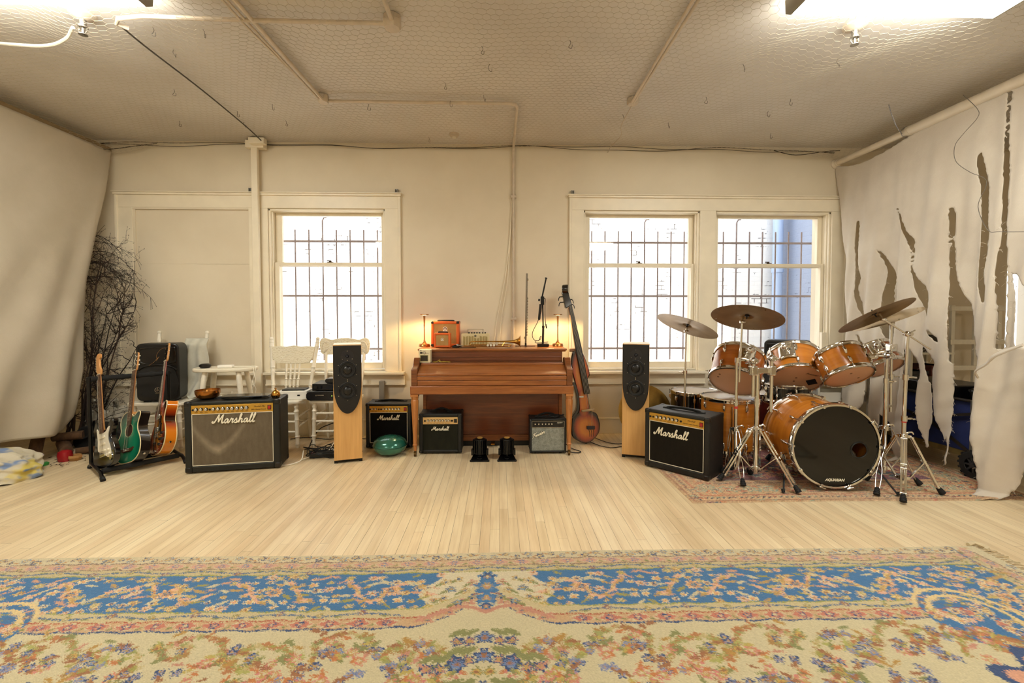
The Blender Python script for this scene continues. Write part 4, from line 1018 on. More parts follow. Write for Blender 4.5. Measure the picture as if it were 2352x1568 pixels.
# ------------------------------------------------------------------ console piano
def wood(name, a, b, c, stretch=(1, 14, 14), sc=3, rough=.3, coat=.25):
    t = NT(name); f = t.noise(t.coords(stretch), sc, 6, .6, .6)
    g = t.noise(t.coords(tuple(x*4 for x in stretch)), sc*2, 3)
    col = t.ramp(t.math('MULTIPLY_ADD', g, .25, t.math('MULTIPLY', f, .8)), [(.3, a), (.52, b), (.75, c)])
    t.set(color=col, rough=rough, coat=coat, coatr=.25); return t.m
M_WALNUT = wood('piano_walnut', '#54290f', '#75401b', '#8f5226')
M_WALNUTL = wood('piano_walnut_light', '#764019', '#945627', '#aa6b35')
M_WALNUTV = wood('piano_walnut_leg', '#8a4f24', '#b0713a', '#c08247', (14, 14, 1))
M_MAHOG = wood('piano_panel', '#4e240e', '#6c3315', '#844620', (.8, 10, 12), 2.2)
def piano():
    x0, x1 = -.755, .625; xc = (x0+x1)/2
    t = thing('upright_piano', 'brown walnut console piano with closed key lid against the back wall', 'piano', (xc, 4.2, 0))
    w = (x1-x0)/2
    L = lambda *b: MB().box(*b)
    yb = .74
    body = MB(); body.box(-w+.01, .24, .80, w-.01, yb, .968); body.box(-w+.01, .345, .055, w-.01, yb, .62); body.box(-w-.005, .33, .055, -w+.03, yb, .97); body.box(w-.03, .33, .055, w+.005, yb, .97)
    obj('case', body, M_WALNUT, t, bevel=.004)
    m = MB(); m.box(-w-.035, .215, .97, w+.035, yb+.005, .988); m.box(-w-.025, .225, .958, w+.025, yb, .972); obj('lid', m, M_WALNUTL, t, bevel=.005)
    m = MB(); m.box(-w+.02, .232, .87, w-.02, .244, .955); m.box(-w+.02, .226, .905, w-.02, .236, .911); obj('upper_panel', m, M_MAHOG, t, bevel=.002)
    obj('music_shelf', L(-w+.01, .14, .845, w-.01, .25, .862), M_WALNUT, t, bevel=.004)
    obj('shelf_strip', L(-w+.01, .133, .838, w-.01, .15, .855), M_WALNUTL, t, bevel=.003)
    m = MB(); m.add([(-w, -.005, .755), (w, -.005, .755), (w, -.005, .775), (-w, -.005, .775), (-w, .05, .80), (w, .05, .80), (w, .14, .84), (-w, .14, .84), (-w, .14, .75), (w, .14, .75)],
          [(0, 1, 2, 3), (3, 2, 5, 4), (4, 5, 6, 7), (0, 8, 9, 1), (7, 6, 9, 8), (0, 3, 4, 7, 8), (1, 9, 6, 5, 2)])
    obj('fallboard', m, M_WALNUTL, t, bevel=.003)
    obj('key_slip', L(-w, -.012, .715, w, .14, .752), M_WALNUTL, t, bevel=.003)
    obj('key_slip', L(-w, -.008, .665, w, .14, .711), M_WALNUTL, t, bevel=.003)
    obj('key_bed', L(-w-.065, -.022, .585, w+.065, .30, .662), M_WALNUTL, t, bevel=.006)
    for s in (-1, 1):
        a, b = (w+.0)*s, (w+.055)*s; q = MB()
        out = [(-.015, .662), (-.015, .815), (.0, .822), (.05, .835), (.09, .862), (.115, .90), (.13, .912), (.20, .905), (.25, .90), (.25, .662)]
        q.prism([(y, z) for y, z in out], min(a, b), max(a, b), Matrix(((0, 1, 0, 0), (1, 0, 0, 0), (0, 0, 1, 0), (0, 0, 0, 1))))
        obj('cheek', q, M_WALNUT, t, bevel=.006)
        lx = s*(w+.028); q = MB(); M = Matrix.Translation((lx, .02, 0))
        q.box(lx-.036, -.016, .562, lx+.036, .056, .586)
        q.lathe([(.016, .055), (.017, .10), (.024, .105), (.024, .115), (.019, .12), (.021, .2), (.028, .36), (.034, .48), (.036, .52), (.030, .535), (.034, .545), (.034, .562)], 8, M @ Matrix.Rotation(PI/8, 4, 'Z'))
        lg = obj('leg', q, M_WALNUTV, t, bevel=.002)
        c = MB(); c.cyl((lx, .02, .03), (lx, .02, .06), .012); c.box(lx-.012, .008, .02, lx+.012, .032, .045); c.cyl((lx-.01, .02, .02), (lx+.01, .02, .02), .02, n=16)
        obj('caster', c, mat('caster_brass', '#5a4526', .4, .8), lg)
    obj('lower_panel', L(-w+.03, .335, .12, w-.03, .35, .60), M_MAHOG, t, bevel=.002)
    obj('bottom_rail', L(-w+.02, .33, .055, w-.02, .35, .118), M_WALNUT, t, bevel=.003)
    obj('toe_board', L(-w, .35, 0, w, yb, .056), M_BLACKP, t)
    for xx in (-.12, 0, .12): obj('pedal', MB().prism(rrect(xx-.02, .03, xx+.02, .042, .005), .27, .35), M_BRASS, t)
    m = MB()
    for (xa, z) in ((.50, .575), (.53, .555)): m.box(xa, .3335, z-.02, xa+.06, .3355, z-.014)
    obj('tape_scrap', m, mat('tape', '#d9cfc0', .5), t)
    k = MB()
    for i in range(40):
        a = random.uniform(-.6, .6); k.box(a, -.0225, random.uniform(.592, .655), a+random.uniform(.005, .05), -.0218, random.uniform(.592, .655)+.001)
    return t
piano()
# LED table lamps on the lid
M_BRONZE = mat('brushed_bronze', '#b8804a', .28, 1, var=.08, vscale=30)
M_GLOW = mat('lamp_glow', '#ffedd0', .5, emit=(1, .70, .32), emits=22)
def lamp(x, y, label):
    t = thing('table_lamp', label, 'table lamp', (x, y, ZP), 0, 'slim LED lamps on the piano')
    obj('base', MB().lathe([(.056, 0), (.058, .004), (.054, .026), (.05, .03), (.025, .034), (.012, .05), (.006, .072), (.0055, .09)], 32), M_BRONZE, t)
    obj('stem', MB().lathe([(.0055, .085), (.0052, .19), (.007, .25), (.0105, .305), (.0115, .318)], 20), M_BRONZE, t)
    obj('shade', MB().lathe([(.0, .336), (.044, .336), (.0455, .334), (.0455, .328), (.043, .327)], 36), M_BRONZE, t)
    obj('light_ring', MB().lathe([(.043, .3275), (.012, .3265), (.012, .3275)], 36, caps=False), M_GLOW, t)
    l = bpy.data.lights.new('lamp_light', 'SPOT'); l.energy = 26; l.color = (1, .66, .28); l.spot_size = R(165); l.spot_blend = .35; l.shadow_soft_size = .04
    o = bpy.data.objects.new('lamp_light', l); COL.objects.link(o); o.location = (0, 0, .323); o.parent = t
lamp(-.772, 4.71, 'slim lit bronze table lamp on left end of piano')
lamp(.61, 4.73, 'slim lit bronze table lamp on right end of piano')
def radio():
    t = thing('radio', 'small cream speaker box with round dial on piano key shelf', 'radio', (-.712, 4.345, .862), -3)
    w, h = .112, .125; obj('case', MB().prism(rrect(-w/2, 0, w/2, h, .004), 0, .075), mat('cream_plastic', '#ded3b0', .4), t, bevel=.002)
    obj('screen', MB().box(-.038, -.0015, .016, .03, .001, .068), mat('screen_brown', '#2c2318', .25), t)
    obj('bezel', MB().box(-.042, -.0008, .012, .034, .0012, .072), mat('bezel_green', '#8d8a45', .4), t)
    obj('display', MB().box(-.043, -.0015, .086, -.02, .001, .101), M_BLACKP, t)
    obj('dial', MB().lathe([(.014, 0), (.014, .003), (.011, .006), (.009, .006), (.008, .003), (0, .003)], 20, frame((-.001, 0, .094), (0, -1, 0))), M_CHROME, t)
    for k in range(2): obj('button', MB().cyl((.022+.012*k, .001, .09), (.022+.012*k, -.003, .09), .0035, n=10), M_STEEL, t)
    obj('maker_mark', MB().box(-.043, -.0012, .111, -.029, .001, .1155), M_INK, t, smooth=False)
radio()
mb = MB(); mb.tube([(-.64, 4.39, .866), (-.61, 4.37, .866), (-.585, 4.385, .874), (-.56, 4.36, .867), (-.52, 4.38, .866), (-.49, 4.36, .867), (-.47, 4.37, .865)], .0042, 6, sub=5); mb.tube([(-.585, 4.385, .874), (-.575, 4.375, .885), (-.565, 4.38, .867)], .0035, 5, sub=4); mb.tube([(-.56, 4.36, .867), (-.53, 4.35, .872), (-.5, 4.365, .866), (-.53, 4.385, .868), (-.555, 4.375, .867)], .004, 6, sub=5)
tag(obj('key_lanyard', mb, mat('yellow_green_cord', '#b59a3a', .7)), 'tangled yellow cord lying on the piano key shelf', 'cord')
# black adapter beside the orange amplifiers
t = thing('power_adapter', 'black power adapter beside the orange amplifiers on piano', 'adapter', (-.435, 4.57, ZP))
obj('body', MB().box(-.035, -.02, 0, .035, .02, .022), M_BLACKP, t, bevel=.005); obj('ridge', MB().box(-.02, -.014, .022, .026, .014, .028), M_BLACKP, t, bevel=.002)
mb = MB(); mb.tube([(.035, 0, .01), (.06, -.02, .004), (.12, -.03, .004), (.2, 0, .004)], .0025, 6, sub=4); mb.cyl((.035, 0, .01), (.055, -.012, .006), .005, n=8); obj('cable', mb, M_RUBBER, t)
def trumpet():
    t = thing('trumpet', 'brass trumpet lying on its side on the piano lid', 'trumpet', (-.035, 4.555, ZP), -2)
    Mx = Matrix.Rotation(PI/2, 4, 'Y')
    bell = [(.0055, -.23), (.0055, -.05), (.007, .05), (.010, .12), (.015, .17), (.022, .20), (.034, .225), (.052, .24), (.061, .245), (.060, .2465), (.05, .243), (.031, .227), (.019, .2)]
    o = obj('bell', MB().lathe([(r, x) for r, x in bell], 32, Matrix.Translation((0, 0, .062)) @ Mx, caps=False), M_BRASS, t)
    m = MB(); m.tube([(-.23, 0, .062), (-.25, -.01, .058), (-.262, -.022, .045), (-.25, -.034, .033), (-.22, -.036, .032), (-.02, -.036, .03), (0, -.036, .03)], .0055, 8, sub=4); m.tube([(-.32, -.03, .02), (-.1, -.03, .017), (.1, -.03, .016), (.14, -.02, .016), (.15, 0, .022), (.14, .02, .03), (.02, .02, .03)], .006, 8, sub=4)
    obj('tubing', m, M_BRASS, t)
    for k in range(3):
        x = -.075+k*.03; q = MB(); q.cyl((x, -.065, .03), (x, .035, .03), .0105, n=16); v = obj('valve', q, M_STEEL, t)
        obj('finger_button', MB().lathe([(.004, 0), (.004, .02), (.011, .021), (.011, .026), (0, .027)], 16, frame((x, -.065, .03), (0, -1, 0))), mat('pearl', '#e2dccb', .2), v)
    obj('mouthpiece', MB().lathe([(.004, 0), (.005, .04), (.010, .06), (.0135, .068), (.0125, .07), (.006, .062)], 16, frame((-.32, -.03, .02), (-1, 0, .1)), caps=False), M_STEEL, t)
    m = MB(); m.cyl((.06, -.03, .017), (.09, .0, .058), .003, n=6); m.cyl((-.13, -.034, .03), (-.13, 0, .06), .003, n=6); obj('brace', m, M_BRASS, t)
trumpet()
def flute():
    t = thing('flute', 'upright silver flute on a small peg stand on the piano', 'flute', (.276, 4.75, ZP), 0)
    m = MB(); m.cyl((0, 0, .02), (.012, 0, .76), .0095, n=16); obj('tube', m, mat('dull_silver', '#8d8478', .28, 1), t)
    for z in (.05, .26, .575, .60): obj('ring', MB().torus((.0003+.012*z/.76, 0, z), (0, 0, 1), .0098, .0018, 20, 6), M_STEEL, t)
    m = MB(); m.lathe([(.014, 0), (.012, .006)], 14, frame((.02, -.002, .695), (1, -.4, 0))); obj('lip_plate', m, M_STEEL, t)
    for z in list(np.linspace(.09, .5, 15)):
        s = 1 if (int(z*100) % 3) else -1; x = .012*z/.76
        m = MB(); m.cyl((x+s*.008, -.006, z), (x+s*.0145, -.010, z), .0075, n=12); m.cyl((x+s*.0125, -.004, z-.014), (x+s*.0125, -.004, z+.014), .0018, n=6); obj('key', m, M_STEEL, t)
    m = MB(); m.cyl((0, 0, 0), (0, 0, .05), .012, r2=.0085); obj('stand_peg', m, M_BLACKP, t)
    m = MB(); m.box(-.11, -.006, 0, .1, .006, .007); m.box(-.006, -.08, 0, .006, .08, .007); obj('stand_foot', m, M_BLACKP, t, bevel=.002)
flute()
def mic_stand():
    t = thing('microphone_stand', 'short black desktop microphone stand holding a microphone on the piano', 'microphone stand', (.452, 4.70, ZP), 0)
    obj('base', MB().prism(rrect(-.06, -.05, .06, .05, .02), 0, .032, axis='z'), M_BLACKM, t, bevel=.006)
    m = MB(); m.cyl((0, 0, .03), (.003, 0, .20), .011, n=14); m.cyl((.003, 0, .2), (-.004, 0, .47), .0075, n=12); m.cyl((.003, 0, .195), (.003, 0, .215), .014, n=14); obj('column', m, mat('dark_grey_metal', '#2a2725', .35, .6), t)
    m = MB(); m.cyl((-.012, 0, .50), (.03, 0, .70), .008, n=12); m.lathe([(.008, 0), (.014, .004), (.014, .01), (.009, .014)], 14, frame((.03, 0, .7), (.2, 0, 1))); obj('boom', m, M_BLACKM, t)
    m = MB(); m.box(-.025, -.013, .43, .012, .013, .52); m.cyl((-.03, 0, .48), (-.05, 0, .485), .012, n=12); obj('clutch', m, M_BLACKM, t, bevel=.006)
    m = MB(); m.cyl((-.028, -.012, .44), (-.04, -.012, .29), .011, r2=.0135, n=14); m.cyl((-.040, -.012, .29), (-.041, -.012, .275), .0135, r2=.009, n=14); mi = obj('microphone', m, mat('mic_body', '#1b1513', .4, .3), t)
    m = MB(); m.tube([(-.012, -.012, .44), (-.02, -.015, .36), (-.06, -.015, .25), (-.108, -.015, .15), (-.1, -.015, .08), (-.05, -.02, .062), (-.03, -.02, .1), (-.02, -.02, .11), (-.03, -.02, .075), (-.08, -.02, .055), (-.07, -.03, .04), (.0, -.03, .045), (.05, -.03, .05)], .0032, 6, sub=6)
    m.tube([(.01, -.012, .5), (.022, -.014, .49), (.018, -.016, .42), (.02, -.016, .3), (.03, -.016, .22)], .0032, 6, sub=5); m.cyl((.028, -.016, .235), (.036, -.016, .19), .007, n=10)
    obj('cable', m, M_RUBBER, t)
mic_stand()
# two tactile shakers in front of the piano
def shaker(x, label):
    t = thing('finned_transducer', label, 'transducer', (x, 4.1, 0), 0, 'finned black devices in front of the piano')
    b = MB(); b.add([(-.085, -.06, 0), (.085, -.06, 0), (.07, .06, 0), (-.07, .06, 0), (-.085, -.06, .012), (.085, -.06, .012), (.055, .05, .05), (-.055, .05, .05)], [(3, 2, 1, 0), (4, 5, 6, 7), (0, 1, 5, 4), (1, 2, 6, 5), (2, 3, 7, 6), (3, 0, 4, 7)])
    for s in (-1, 1): b.cyl((s*.075, -.05, 0), (s*.075, -.05, .016), .013, n=14)
    obj('base_plate', b, M_BLACKM, t, bevel=.003)
    m = MB(); m.lathe([(.05, .055), (.052, .06), (.052, .185), (.05, .19), (.03, .197), (.0, .197)], 28, Matrix.Translation((0, .02, 0)))
    obj('body', m, M_BLACKM, t)
    for k in range(16):
        a = 2*PI*k/16; c, s = math.cos(a), math.sin(a); M = Matrix.Translation((0, .02, 0)) @ Matrix.Rotation(a, 4, 'Z')
        obj('fin', MB().box(.048, -.0035, .062, .066, .0035, .183, M), M_BLACKM, t)
    for s in (-1, 1): obj('mounting_lug', MB().box(s*.066-.012, -.01, .045, s*.066+.012, .05, .095), M_BLACKM, t, bevel=.003)
    obj('cap', MB().lathe([(.026, .196), (.026, .203), (.023, .205), (0, .205)], 24, Matrix.Translation((0, .02, 0))), mat('tan_cap', '#b28a4a', .4, .3), t)
    lm = MB(); lm.torus((0, -.03, .032), (0, -.3, 1), .022, .003, 20, 6); obj('clamp_ring', lm, M_BLACKM, t)
shaker(-.178, 'black finned transducer on floor before piano, beside the small practice amplifier')
shaker(.068, 'black finned transducer on floor before piano, nearer the silver-grille amplifier')
# teal tongue drum
t = thing('tongue_drum', 'shiny teal steel tongue drum on the floor before small amplifier', 'tongue drum', (-1.035, 4.30, 0))
_tl = NT('teal_enamel'); _tl.set(color=_tl.ramp(_tl.noise(_tl.coords(), 5, 3), [(.3, '#1e5a4c'), (.7, '#2f7a69')]), rough=.2, metal=.35, coat=.5); _tl = _tl.m
prof = [(0, .0), (.06, .004), (.11, .02), (.145, .05), (.157, .083), (.158, .09)]
obj('lower_shell', MB().lathe(prof, 40), _tl, t)
obj('upper_shell', MB().lathe([(.158, .09), (.157, .097), (.145, .13), (.11, .158), (.06, .173), (.02, .176), (0, .176)], 40, caps=False), _tl, t)
obj('seam', MB().torus((0, 0, .09), (0, 0, 1), .1575, .0025, 48, 6), mat('teal_dark', '#17443a', .3, .3), t)
for k in range(8):
    a = 2*PI*k/8+.2; ring = []
    for q in np.linspace(-1, 1, 9):
        rr = .115-.055*(1-q*q)*1.0; aa = a+q*.26; rr = .112-.05*(1-q**4)
        z = np.interp(rr, [0, .06, .11, .145], [.1765, .1735, .1585, .1305])
        ring.append((rr*math.cos(aa), rr*math.sin(aa), z))
    obj('tongue_slot', MB().tube(ring, .0018, 4, sub=3), M_BLACKP, t)
# ------------------------------------------------------------------ drum kit
def shell_mat(name, a, b, c):
    t = NT(name); f = t.noise(t.coords((1, 1, 14)), 2, 3, .5, .2); t.set(color=t.ramp(f, [(.3, a), (.5, b), (.72, c)]), rough=.27, coat=.35, coatr=.15); return t.m
M_AMBER = shell_mat('amber_shell', '#b0691d', '#bf7320', '#ca8029')
M_AMBER_SHADED = shell_mat('shaded_amber_shell', '#984f17', '#a65a1d', '#b06522')  # darker copy of the amber shell, with shade put into its colour
M_MAROON = mat('maroon_shell', '#5b1f1d', .3, var=.08, coat=.4)
M_BLKSHELL = mat('black_shell', '#0d0b0b', .2, coat=.5)
M_HEAD = mat('drum_head', '#d2a484', .35, var=.04, vscale=3)  # lower heads, colour brightened to carry light bounced off the floor
M_HEADW = mat('coated_head', '#cfc4b8', .25)
M_HEADK = mat('black_head', '#050505', .09)
def drum(name, label, cat, c, up, r, dep, shell, n=6, heads=(None, None), group='drums of the kit', a0=20, rim=.010, lug=1.0, badge=False, marks=()):
    """c = centre of the lower head, up = axis toward the batter head"""
    t = thing(name, label, cat, (0, 0, 0), 0, group); Mx = frame(c, up); t.matrix_world = Mx
    m = MB(); m.lathe([(r, .01), (r, dep-.01)], 64, caps=False); m.lathe([(r-.006, dep-.01), (r-.006, .01)], 64, caps=False); obj('shell', m, shell, t)
    for zz, s, hd in ((0, -1, heads[0] or M_HEAD), (dep, 1, heads[1] or M_HEADW)):
        m = MB(); z = lambda q: zz+s*q
        m.lathe([(r+.002, z(-.022)), (r+rim*.75, z(-.022)), (r+rim*.8, z(-.006)), (r+rim, z(-.003)), (r+rim*1.15, z(.002)), (r+rim*.95, z(.010)), (r-.001, z(.012)), (r-.004, z(.008)), (r-.002, z(-.004))], 64, caps=False)
        obj('hoop', m, M_CHROME, t)
        m = MB(); m.lathe([(r-.001, z(.0)), (r-.008, z(.003)), (r*.6, z(.0042)), (0, z(.0045))], 64); h = obj('head', m, hd, t)
        if zz == 0:
            for (mx, my) in marks: obj('head_mark', MB().lathe([(.0, -.0052), (.009, -.0052), (.009, -.0035)], 12, Matrix.Translation((mx, my, 0))), mat('head_mark', '#7b563f', .5), h)
    for k in range(n):
        a = R(a0+360*k/n); M = Matrix.Rotation(a, 4, 'Z')
        for zz, s in ((0, 1), (dep, -1)):
            z0 = zz+s*.062*min(1, dep/.2); q = MB(); MM = M @ Matrix.Translation((r+.004, 0, z0)) @ Matrix.Rotation(0 if s > 0 else PI, 4, 'X')
            q.add([(-.006, -.012*lug, -.026), (-.006, .012*lug, -.026), (.014, .008*lug, -.022), (.014, -.008*lug, -.022), (-.006, -.013*lug, .01), (-.006, .013*lug, .01), (.017, .009*lug, .006), (.017, -.009*lug, .006), (-.006, -.007*lug, .034), (-.006, .007*lug, .034), (.003, .004, .03), (.003, -.004, .03)],
                  [(0, 3, 2, 1), (0, 1, 5, 4), (1, 2, 6, 5), (2, 3, 7, 6), (3, 0, 4, 7), (4, 5, 9, 8), (5, 6, 10, 9), (6, 7, 11, 10), (7, 4, 8, 11), (8, 9, 10, 11)], MM)
            lg = obj('lug', q, M_CHROME, t, bevel=.004)
            rd = MB(); rd.cyl((.008, 0, -.02), (.008, 0, -abs(z0-zz)-.004), .003, n=6); rd.box(.001, -.006, -abs(z0-zz)-.008, .014, .006, -abs(z0-zz)+.002); rd.v = [tuple(MM @ V(p)) for p in rd.v]
            obj('tension_rod', rd, M_CHROME, lg)
    if badge: obj('vent_badge', MB().lathe([(.009, 0), (.009, .002), (.005, .003), (0, .003)], 16, Matrix.Rotation(R(a0-90+33), 4, 'Z') @ frame((r, 0, dep*.8), (1, 0, 0))), M_STEEL, t)
    return t
def bracket(t, r, dep, a, arm_to=None):
    """steel plate on the shell with a clamp, as a part of the drum"""
    M = Matrix.Rotation(R(a), 4, 'Z')
    q = MB(); q.grid(lambda u, v: ((r+.012+.004*abs(v-.5))*math.cos((u-.5)*.62), (r+.012)*math.sin((u-.5)*.62), dep*.34+dep*.62*v-.02*abs(u-.5)), 8, 4); q.v = [tuple(M @ V(p)) for p in q.v]
    b = obj('mount_plate', q, M_CHROME, t, solid=.004)
    q = MB(); q.cyl(M @ V((r+.01, 0, dep*.62)), M @ V((r+.07, 0, dep*.62)), .022, n=14); q.cyl(M @ V((r+.035, -.03, dep*.7)), M @ V((r+.035, .035, dep*.7)), .011, n=10); q.sphere(M @ V((r+.07, 0, dep*.62)), .024)
    obj('mount_clamp', q, M_CHROME, b)
    q = MB(); q.tube([M @ V((r+.035, .035, dep*.7)), M @ V((r+.05, .045, dep*.78)), M @ V((r+.035, .05, dep*.84))], .005, 6, sub=3); obj('wing_nut', q, M_CHROME, b)
# bass drum
bd_c, bd_ax = V((2.535, 3.72, .348)), V((-.045, -.45, -.004))
bd = thing('bass_drum', 'large amber bass drum with black front head and round port hole', 'drum', (0, 0, 0), 0, 'drums of the kit'); bd.matrix_world = frame(bd_c, bd_ax)
rb, db = .300, .45
m = MB(); m.lathe([(rb, .02), (rb, db-.02)], 80, caps=False); m.lathe([(rb-.008, db-.02), (rb-.008, .02)], 80, caps=False); obj('shell', m, M_AMBER, bd)
for zz, s in ((0, -1), (db, 1)):
    z = lambda q: zz+s*q; m = MB(); m.lathe([(rb+.003, z(-.04)), (rb+.018, z(-.04)), (rb+.019, z(-.004)), (rb+.015, z(.006)), (rb+.001, z(.006)), (rb, z(-.01)), (rb+.003, z(-.04))], 80, caps=False)
    obj('hoop', m, M_CHROME, bd)
up_l = (frame(bd_c, bd_ax).to_3x3().inverted() @ V((0, 0, 1))).normalized(); a_up = math.atan2(up_l.y, up_l.x); rt_l = (frame(bd_c, bd_ax).to_3x3().inverted() @ V((1, 0, 0))); sgn = 1 if V((math.cos(a_up-PI/2), math.sin(a_up-PI/2), 0)).dot(rt_l) > 0 else -1
def bdp(x, z_, d):                                      # picture-like coordinates on the front head
    e1 = V((math.cos(a_up-sgn*PI/2), math.sin(a_up-sgn*PI/2), 0)); e2 = V((math.cos(a_up), math.sin(a_up), 0)); return e1*x+e2*z_+V((0, 0, d))
hp = (.168, -.025); hr = .053
vs = []; fs = []; N = 72                                 # front head with the port cut out
for k in range(N):
    a = 2*PI*k/N; o_ = V((math.cos(a)*(rb-.002), math.sin(a)*(rb-.002))); i_ = V((hp[0]+hr*math.cos(a), hp[1]+hr*math.sin(a)))
    for t_ in (0, .33, .66, 1): p = o_.lerp(i_, t_); vs.append(tuple(bdp(p.x, p.y, db-.004)))
for k in range(N):
    for j in range(3): fs.append((4*k+j, 4*((k+1) % N)+j, 4*((k+1) % N)+j+1, 4*k+j+1))
hd = obj('front_head', MB().add(vs, fs), M_HEADK, bd)
m = MB(); M = frame(bdp(hp[0], hp[1], db-.004), (0, 0, 1)); m.lathe([(hr+.011, -.001), (hr+.011, .003), (hr+.003, .006), (hr-.001, .003), (hr-.001, -.004)], 40, M, caps=False); obj('port_ring', m, M_BLACKP, hd)
m = MB(); m.lathe([(rb-.002, 0), (0, -.002)], 64); obj('batter_head', m, M_HEADW, bd)
m = MB(); m.sphere(bdp(.12, -.13, .24), .15, 20, 10, (1, .6, .8)); obj('pillow', m, mat('pillow', '#c9c2b4', .9), bd)
mt = Matrix((( *bdp(1, 0, 0).xyz, 0), (*bdp(0, 1, 0).xyz, 0), (0, 0, 1, 0), (0, 0, 0, 1))).transposed()
tx = text('lettering', 'AQUARIAN', .026, M_LOGO, hd, (0, 0, 0), rot=(0, 0, 0), shear=.3, off=.0012, extr=.0004); tx.parent = bd; tx.matrix_local = Matrix.Translation(bdp(-.0, -.253, db-.002)) @ mt
for k in range(10):
    a = 2*PI*(k+.5)/10+a_up
    for zz, s in ((0, 1), (db, -1)):
        M = Matrix.Rotation(a, 4, 'Z'); q = MB(); q.box(rb+.014, -.010, zz-.01, rb+.024, .010, zz+s*.045) if s > 0 else q.box(rb+.014, -.010, zz-.045, rb+.024, .010, zz+.01)
        q.box(rb-.004, -.009, zz-s*.012-.003, rb+.022, .009, zz-s*.012+.003); q.v = [tuple(M @ V(p)) for p in q.v]; cl = obj('claw', q, M_CHROME, bd, bevel=.004)
        q = MB(); q.cyl(M @ V((rb+.02, 0, zz-s*.02)), M @ V((rb+.02, 0, zz+s*.11)), .0042, n=8); q.cyl(M @ V((rb+.02, -.024, zz-s*.022)), M @ V((rb+.02, .024, zz-s*.022)), .005, n=8); obj('t_rod', q, M_CHROME, cl)
        q = MB(); q.cyl(M @ V((rb-.002, 0, zz+s*.12)), M @ V((rb+.024, 0, zz+s*.12)), .011, n=12); q.cyl(M @ V((rb+.02, 0, zz+s*.095)), M @ V((rb+.02, 0, zz+s*.135)), .009, n=12); obj('lug', q, M_CHROME, bd)
for s in (-1, 1):
    b0 = bdp(s*rb*.93, -rb*.42, db-.11); b1 = bdp(s*(rb+.10), -rb-.03, db+.07)
    q = MB(); q.cyl(bdp(s*rb*.9, -rb*.40, db-.11), bdp(s*(rb+.02), -rb*.40, db-.10), .024, n=14); q.tube([bdp(s*(rb*.95), -rb*.40+.03, db-.12), bdp(s*(rb+.03), -rb*.3, db-.11), bdp(s*(rb+.04), -rb*.45, db-.1)], .008, 6, sub=3); sb = obj('spur_bracket', q, M_CHROME, bd)
    q = MB(); q.cyl(bdp(s*(rb+.01), -rb*.42, db-.10), b1, .0065, n=8); q.cyl(b1, b1+(b1-b0).normalized()*.0, .001) if 0 else None; obj('spur', q, M_BLACKM, sb)
    obj('spur_tip', MB().cyl(b1+bdp(0, .025, -.01), b1, .012, n=10), M_RUBBER, sb)
# toms
tA = drum('rack_tom', 'amber rack tom with pink lower head tilted right, leftmost on the drum kit', 'drum', V((2.03, 3.86, .742)), (.44, .52, .76), .203, .265, M_AMBER_SHADED, 6, a0=8, badge=True, marks=((.1, .1), (.12, .06)))
tB = drum('rack_tom', 'amber rack tom with black diamond mark under it, above the bass drum', 'drum', V((2.541, 3.80, .772)), (.27, .66, .78), .196, .25, M_AMBER, 6, a0=25, badge=True, marks=((0.01, .02), (0.02, -.03), (-.13, .0)))
tC = drum('rack_tom', 'amber rack tom tilted left above the right edge of bass drum', 'drum', V((2.726, 3.46, .84)), (-.03, .60, .80), .168, .208, M_AMBER, 6, a0=5, badge=True, marks=((.02, .05), (-.09, -.02)))
tD = drum('rack_tom', 'smallest rack tom hidden behind the chrome stand near torn drape', 'drum', V((3.325, 3.83, .862)), (-.10, .62, .76), .148, .19, M_AMBER_SHADED, 6, a0=15)
# black diamond and script on the second tom
Mi = tB.matrix_world.to_3x3().inverted(); ex = (Mi @ V((1, 0, 0))); ex.z = 0; ex.normalize(); ey = V((0, 0, -1)).cross(ex)
def onhead(x, y): return ex*x+ey*y+V((0, 0, -.006))
h_ = [o for o in tB.children if o.name.startswith('head')][0]
obj('diamond_mark', MB().add([tuple(onhead(*p)) for p in ((.065, .005), (.115, .055), (.165, .0), (.115, -.05))], [(0, 1, 2, 3)]), M_BLACKP, h_, smooth=False)
tx = text('lettering', 'Premier', .03, M_INK, h_, (0, 0, 0), rot=(0, 0, 0), shear=.4, extr=.0003)
mt = Matrix(((*ex, 0), (*ey, 0), (*(ex.cross(ey)), 0), (0, 0, 0, 1))).transposed(); tx.matrix_local = Matrix.Translation(onhead(.07, .10)) @ mt
for (tt, rr, dd, tgt) in ((tA, .203, .265, V((1.99, 3.50, .95))), (tB, .196, .25, V((2.2, 3.5, .96))), (tC, .168, .208, V((3.03, 3.46, 1.0))), (tD, .148, .19, V((3.1, 3.5, 1.02)))):
    lc = tt.matrix_world.inverted() @ tgt; bracket(tt, rr, dd, math.degrees(math.atan2(lc.y, lc.x)))
def legs_on(t, r, dep, z0, n=3, a0=40):
    for k in range(n):
        a = R(a0+360*k/n); x, y = (r+.018)*math.cos(a), (r+.018)*math.sin(a)
        b = obj('leg_bracket', MB().box(-.008, -.014, -.03, .014, .014, .03, Matrix.Rotation(a, 4, 'Z') @ Matrix.Translation((r+.004, 0, dep*.45))), M_CHROME, t, bevel=.004)
        q = MB(); q.tube([(x, y, dep*.9), (x, y, .05-z0*0), (x*1.03, y*1.03, .02), (x*1.12, y*1.12, -z0+.012)], .0055, 7); obj('leg', q, M_CHROME, t)
        obj('rubber_foot', MB().cyl((x*1.10, y*1.10, -z0+.035), (x*1.13, y*1.13, -z0), .012, n=10), M_RUBBER, b)
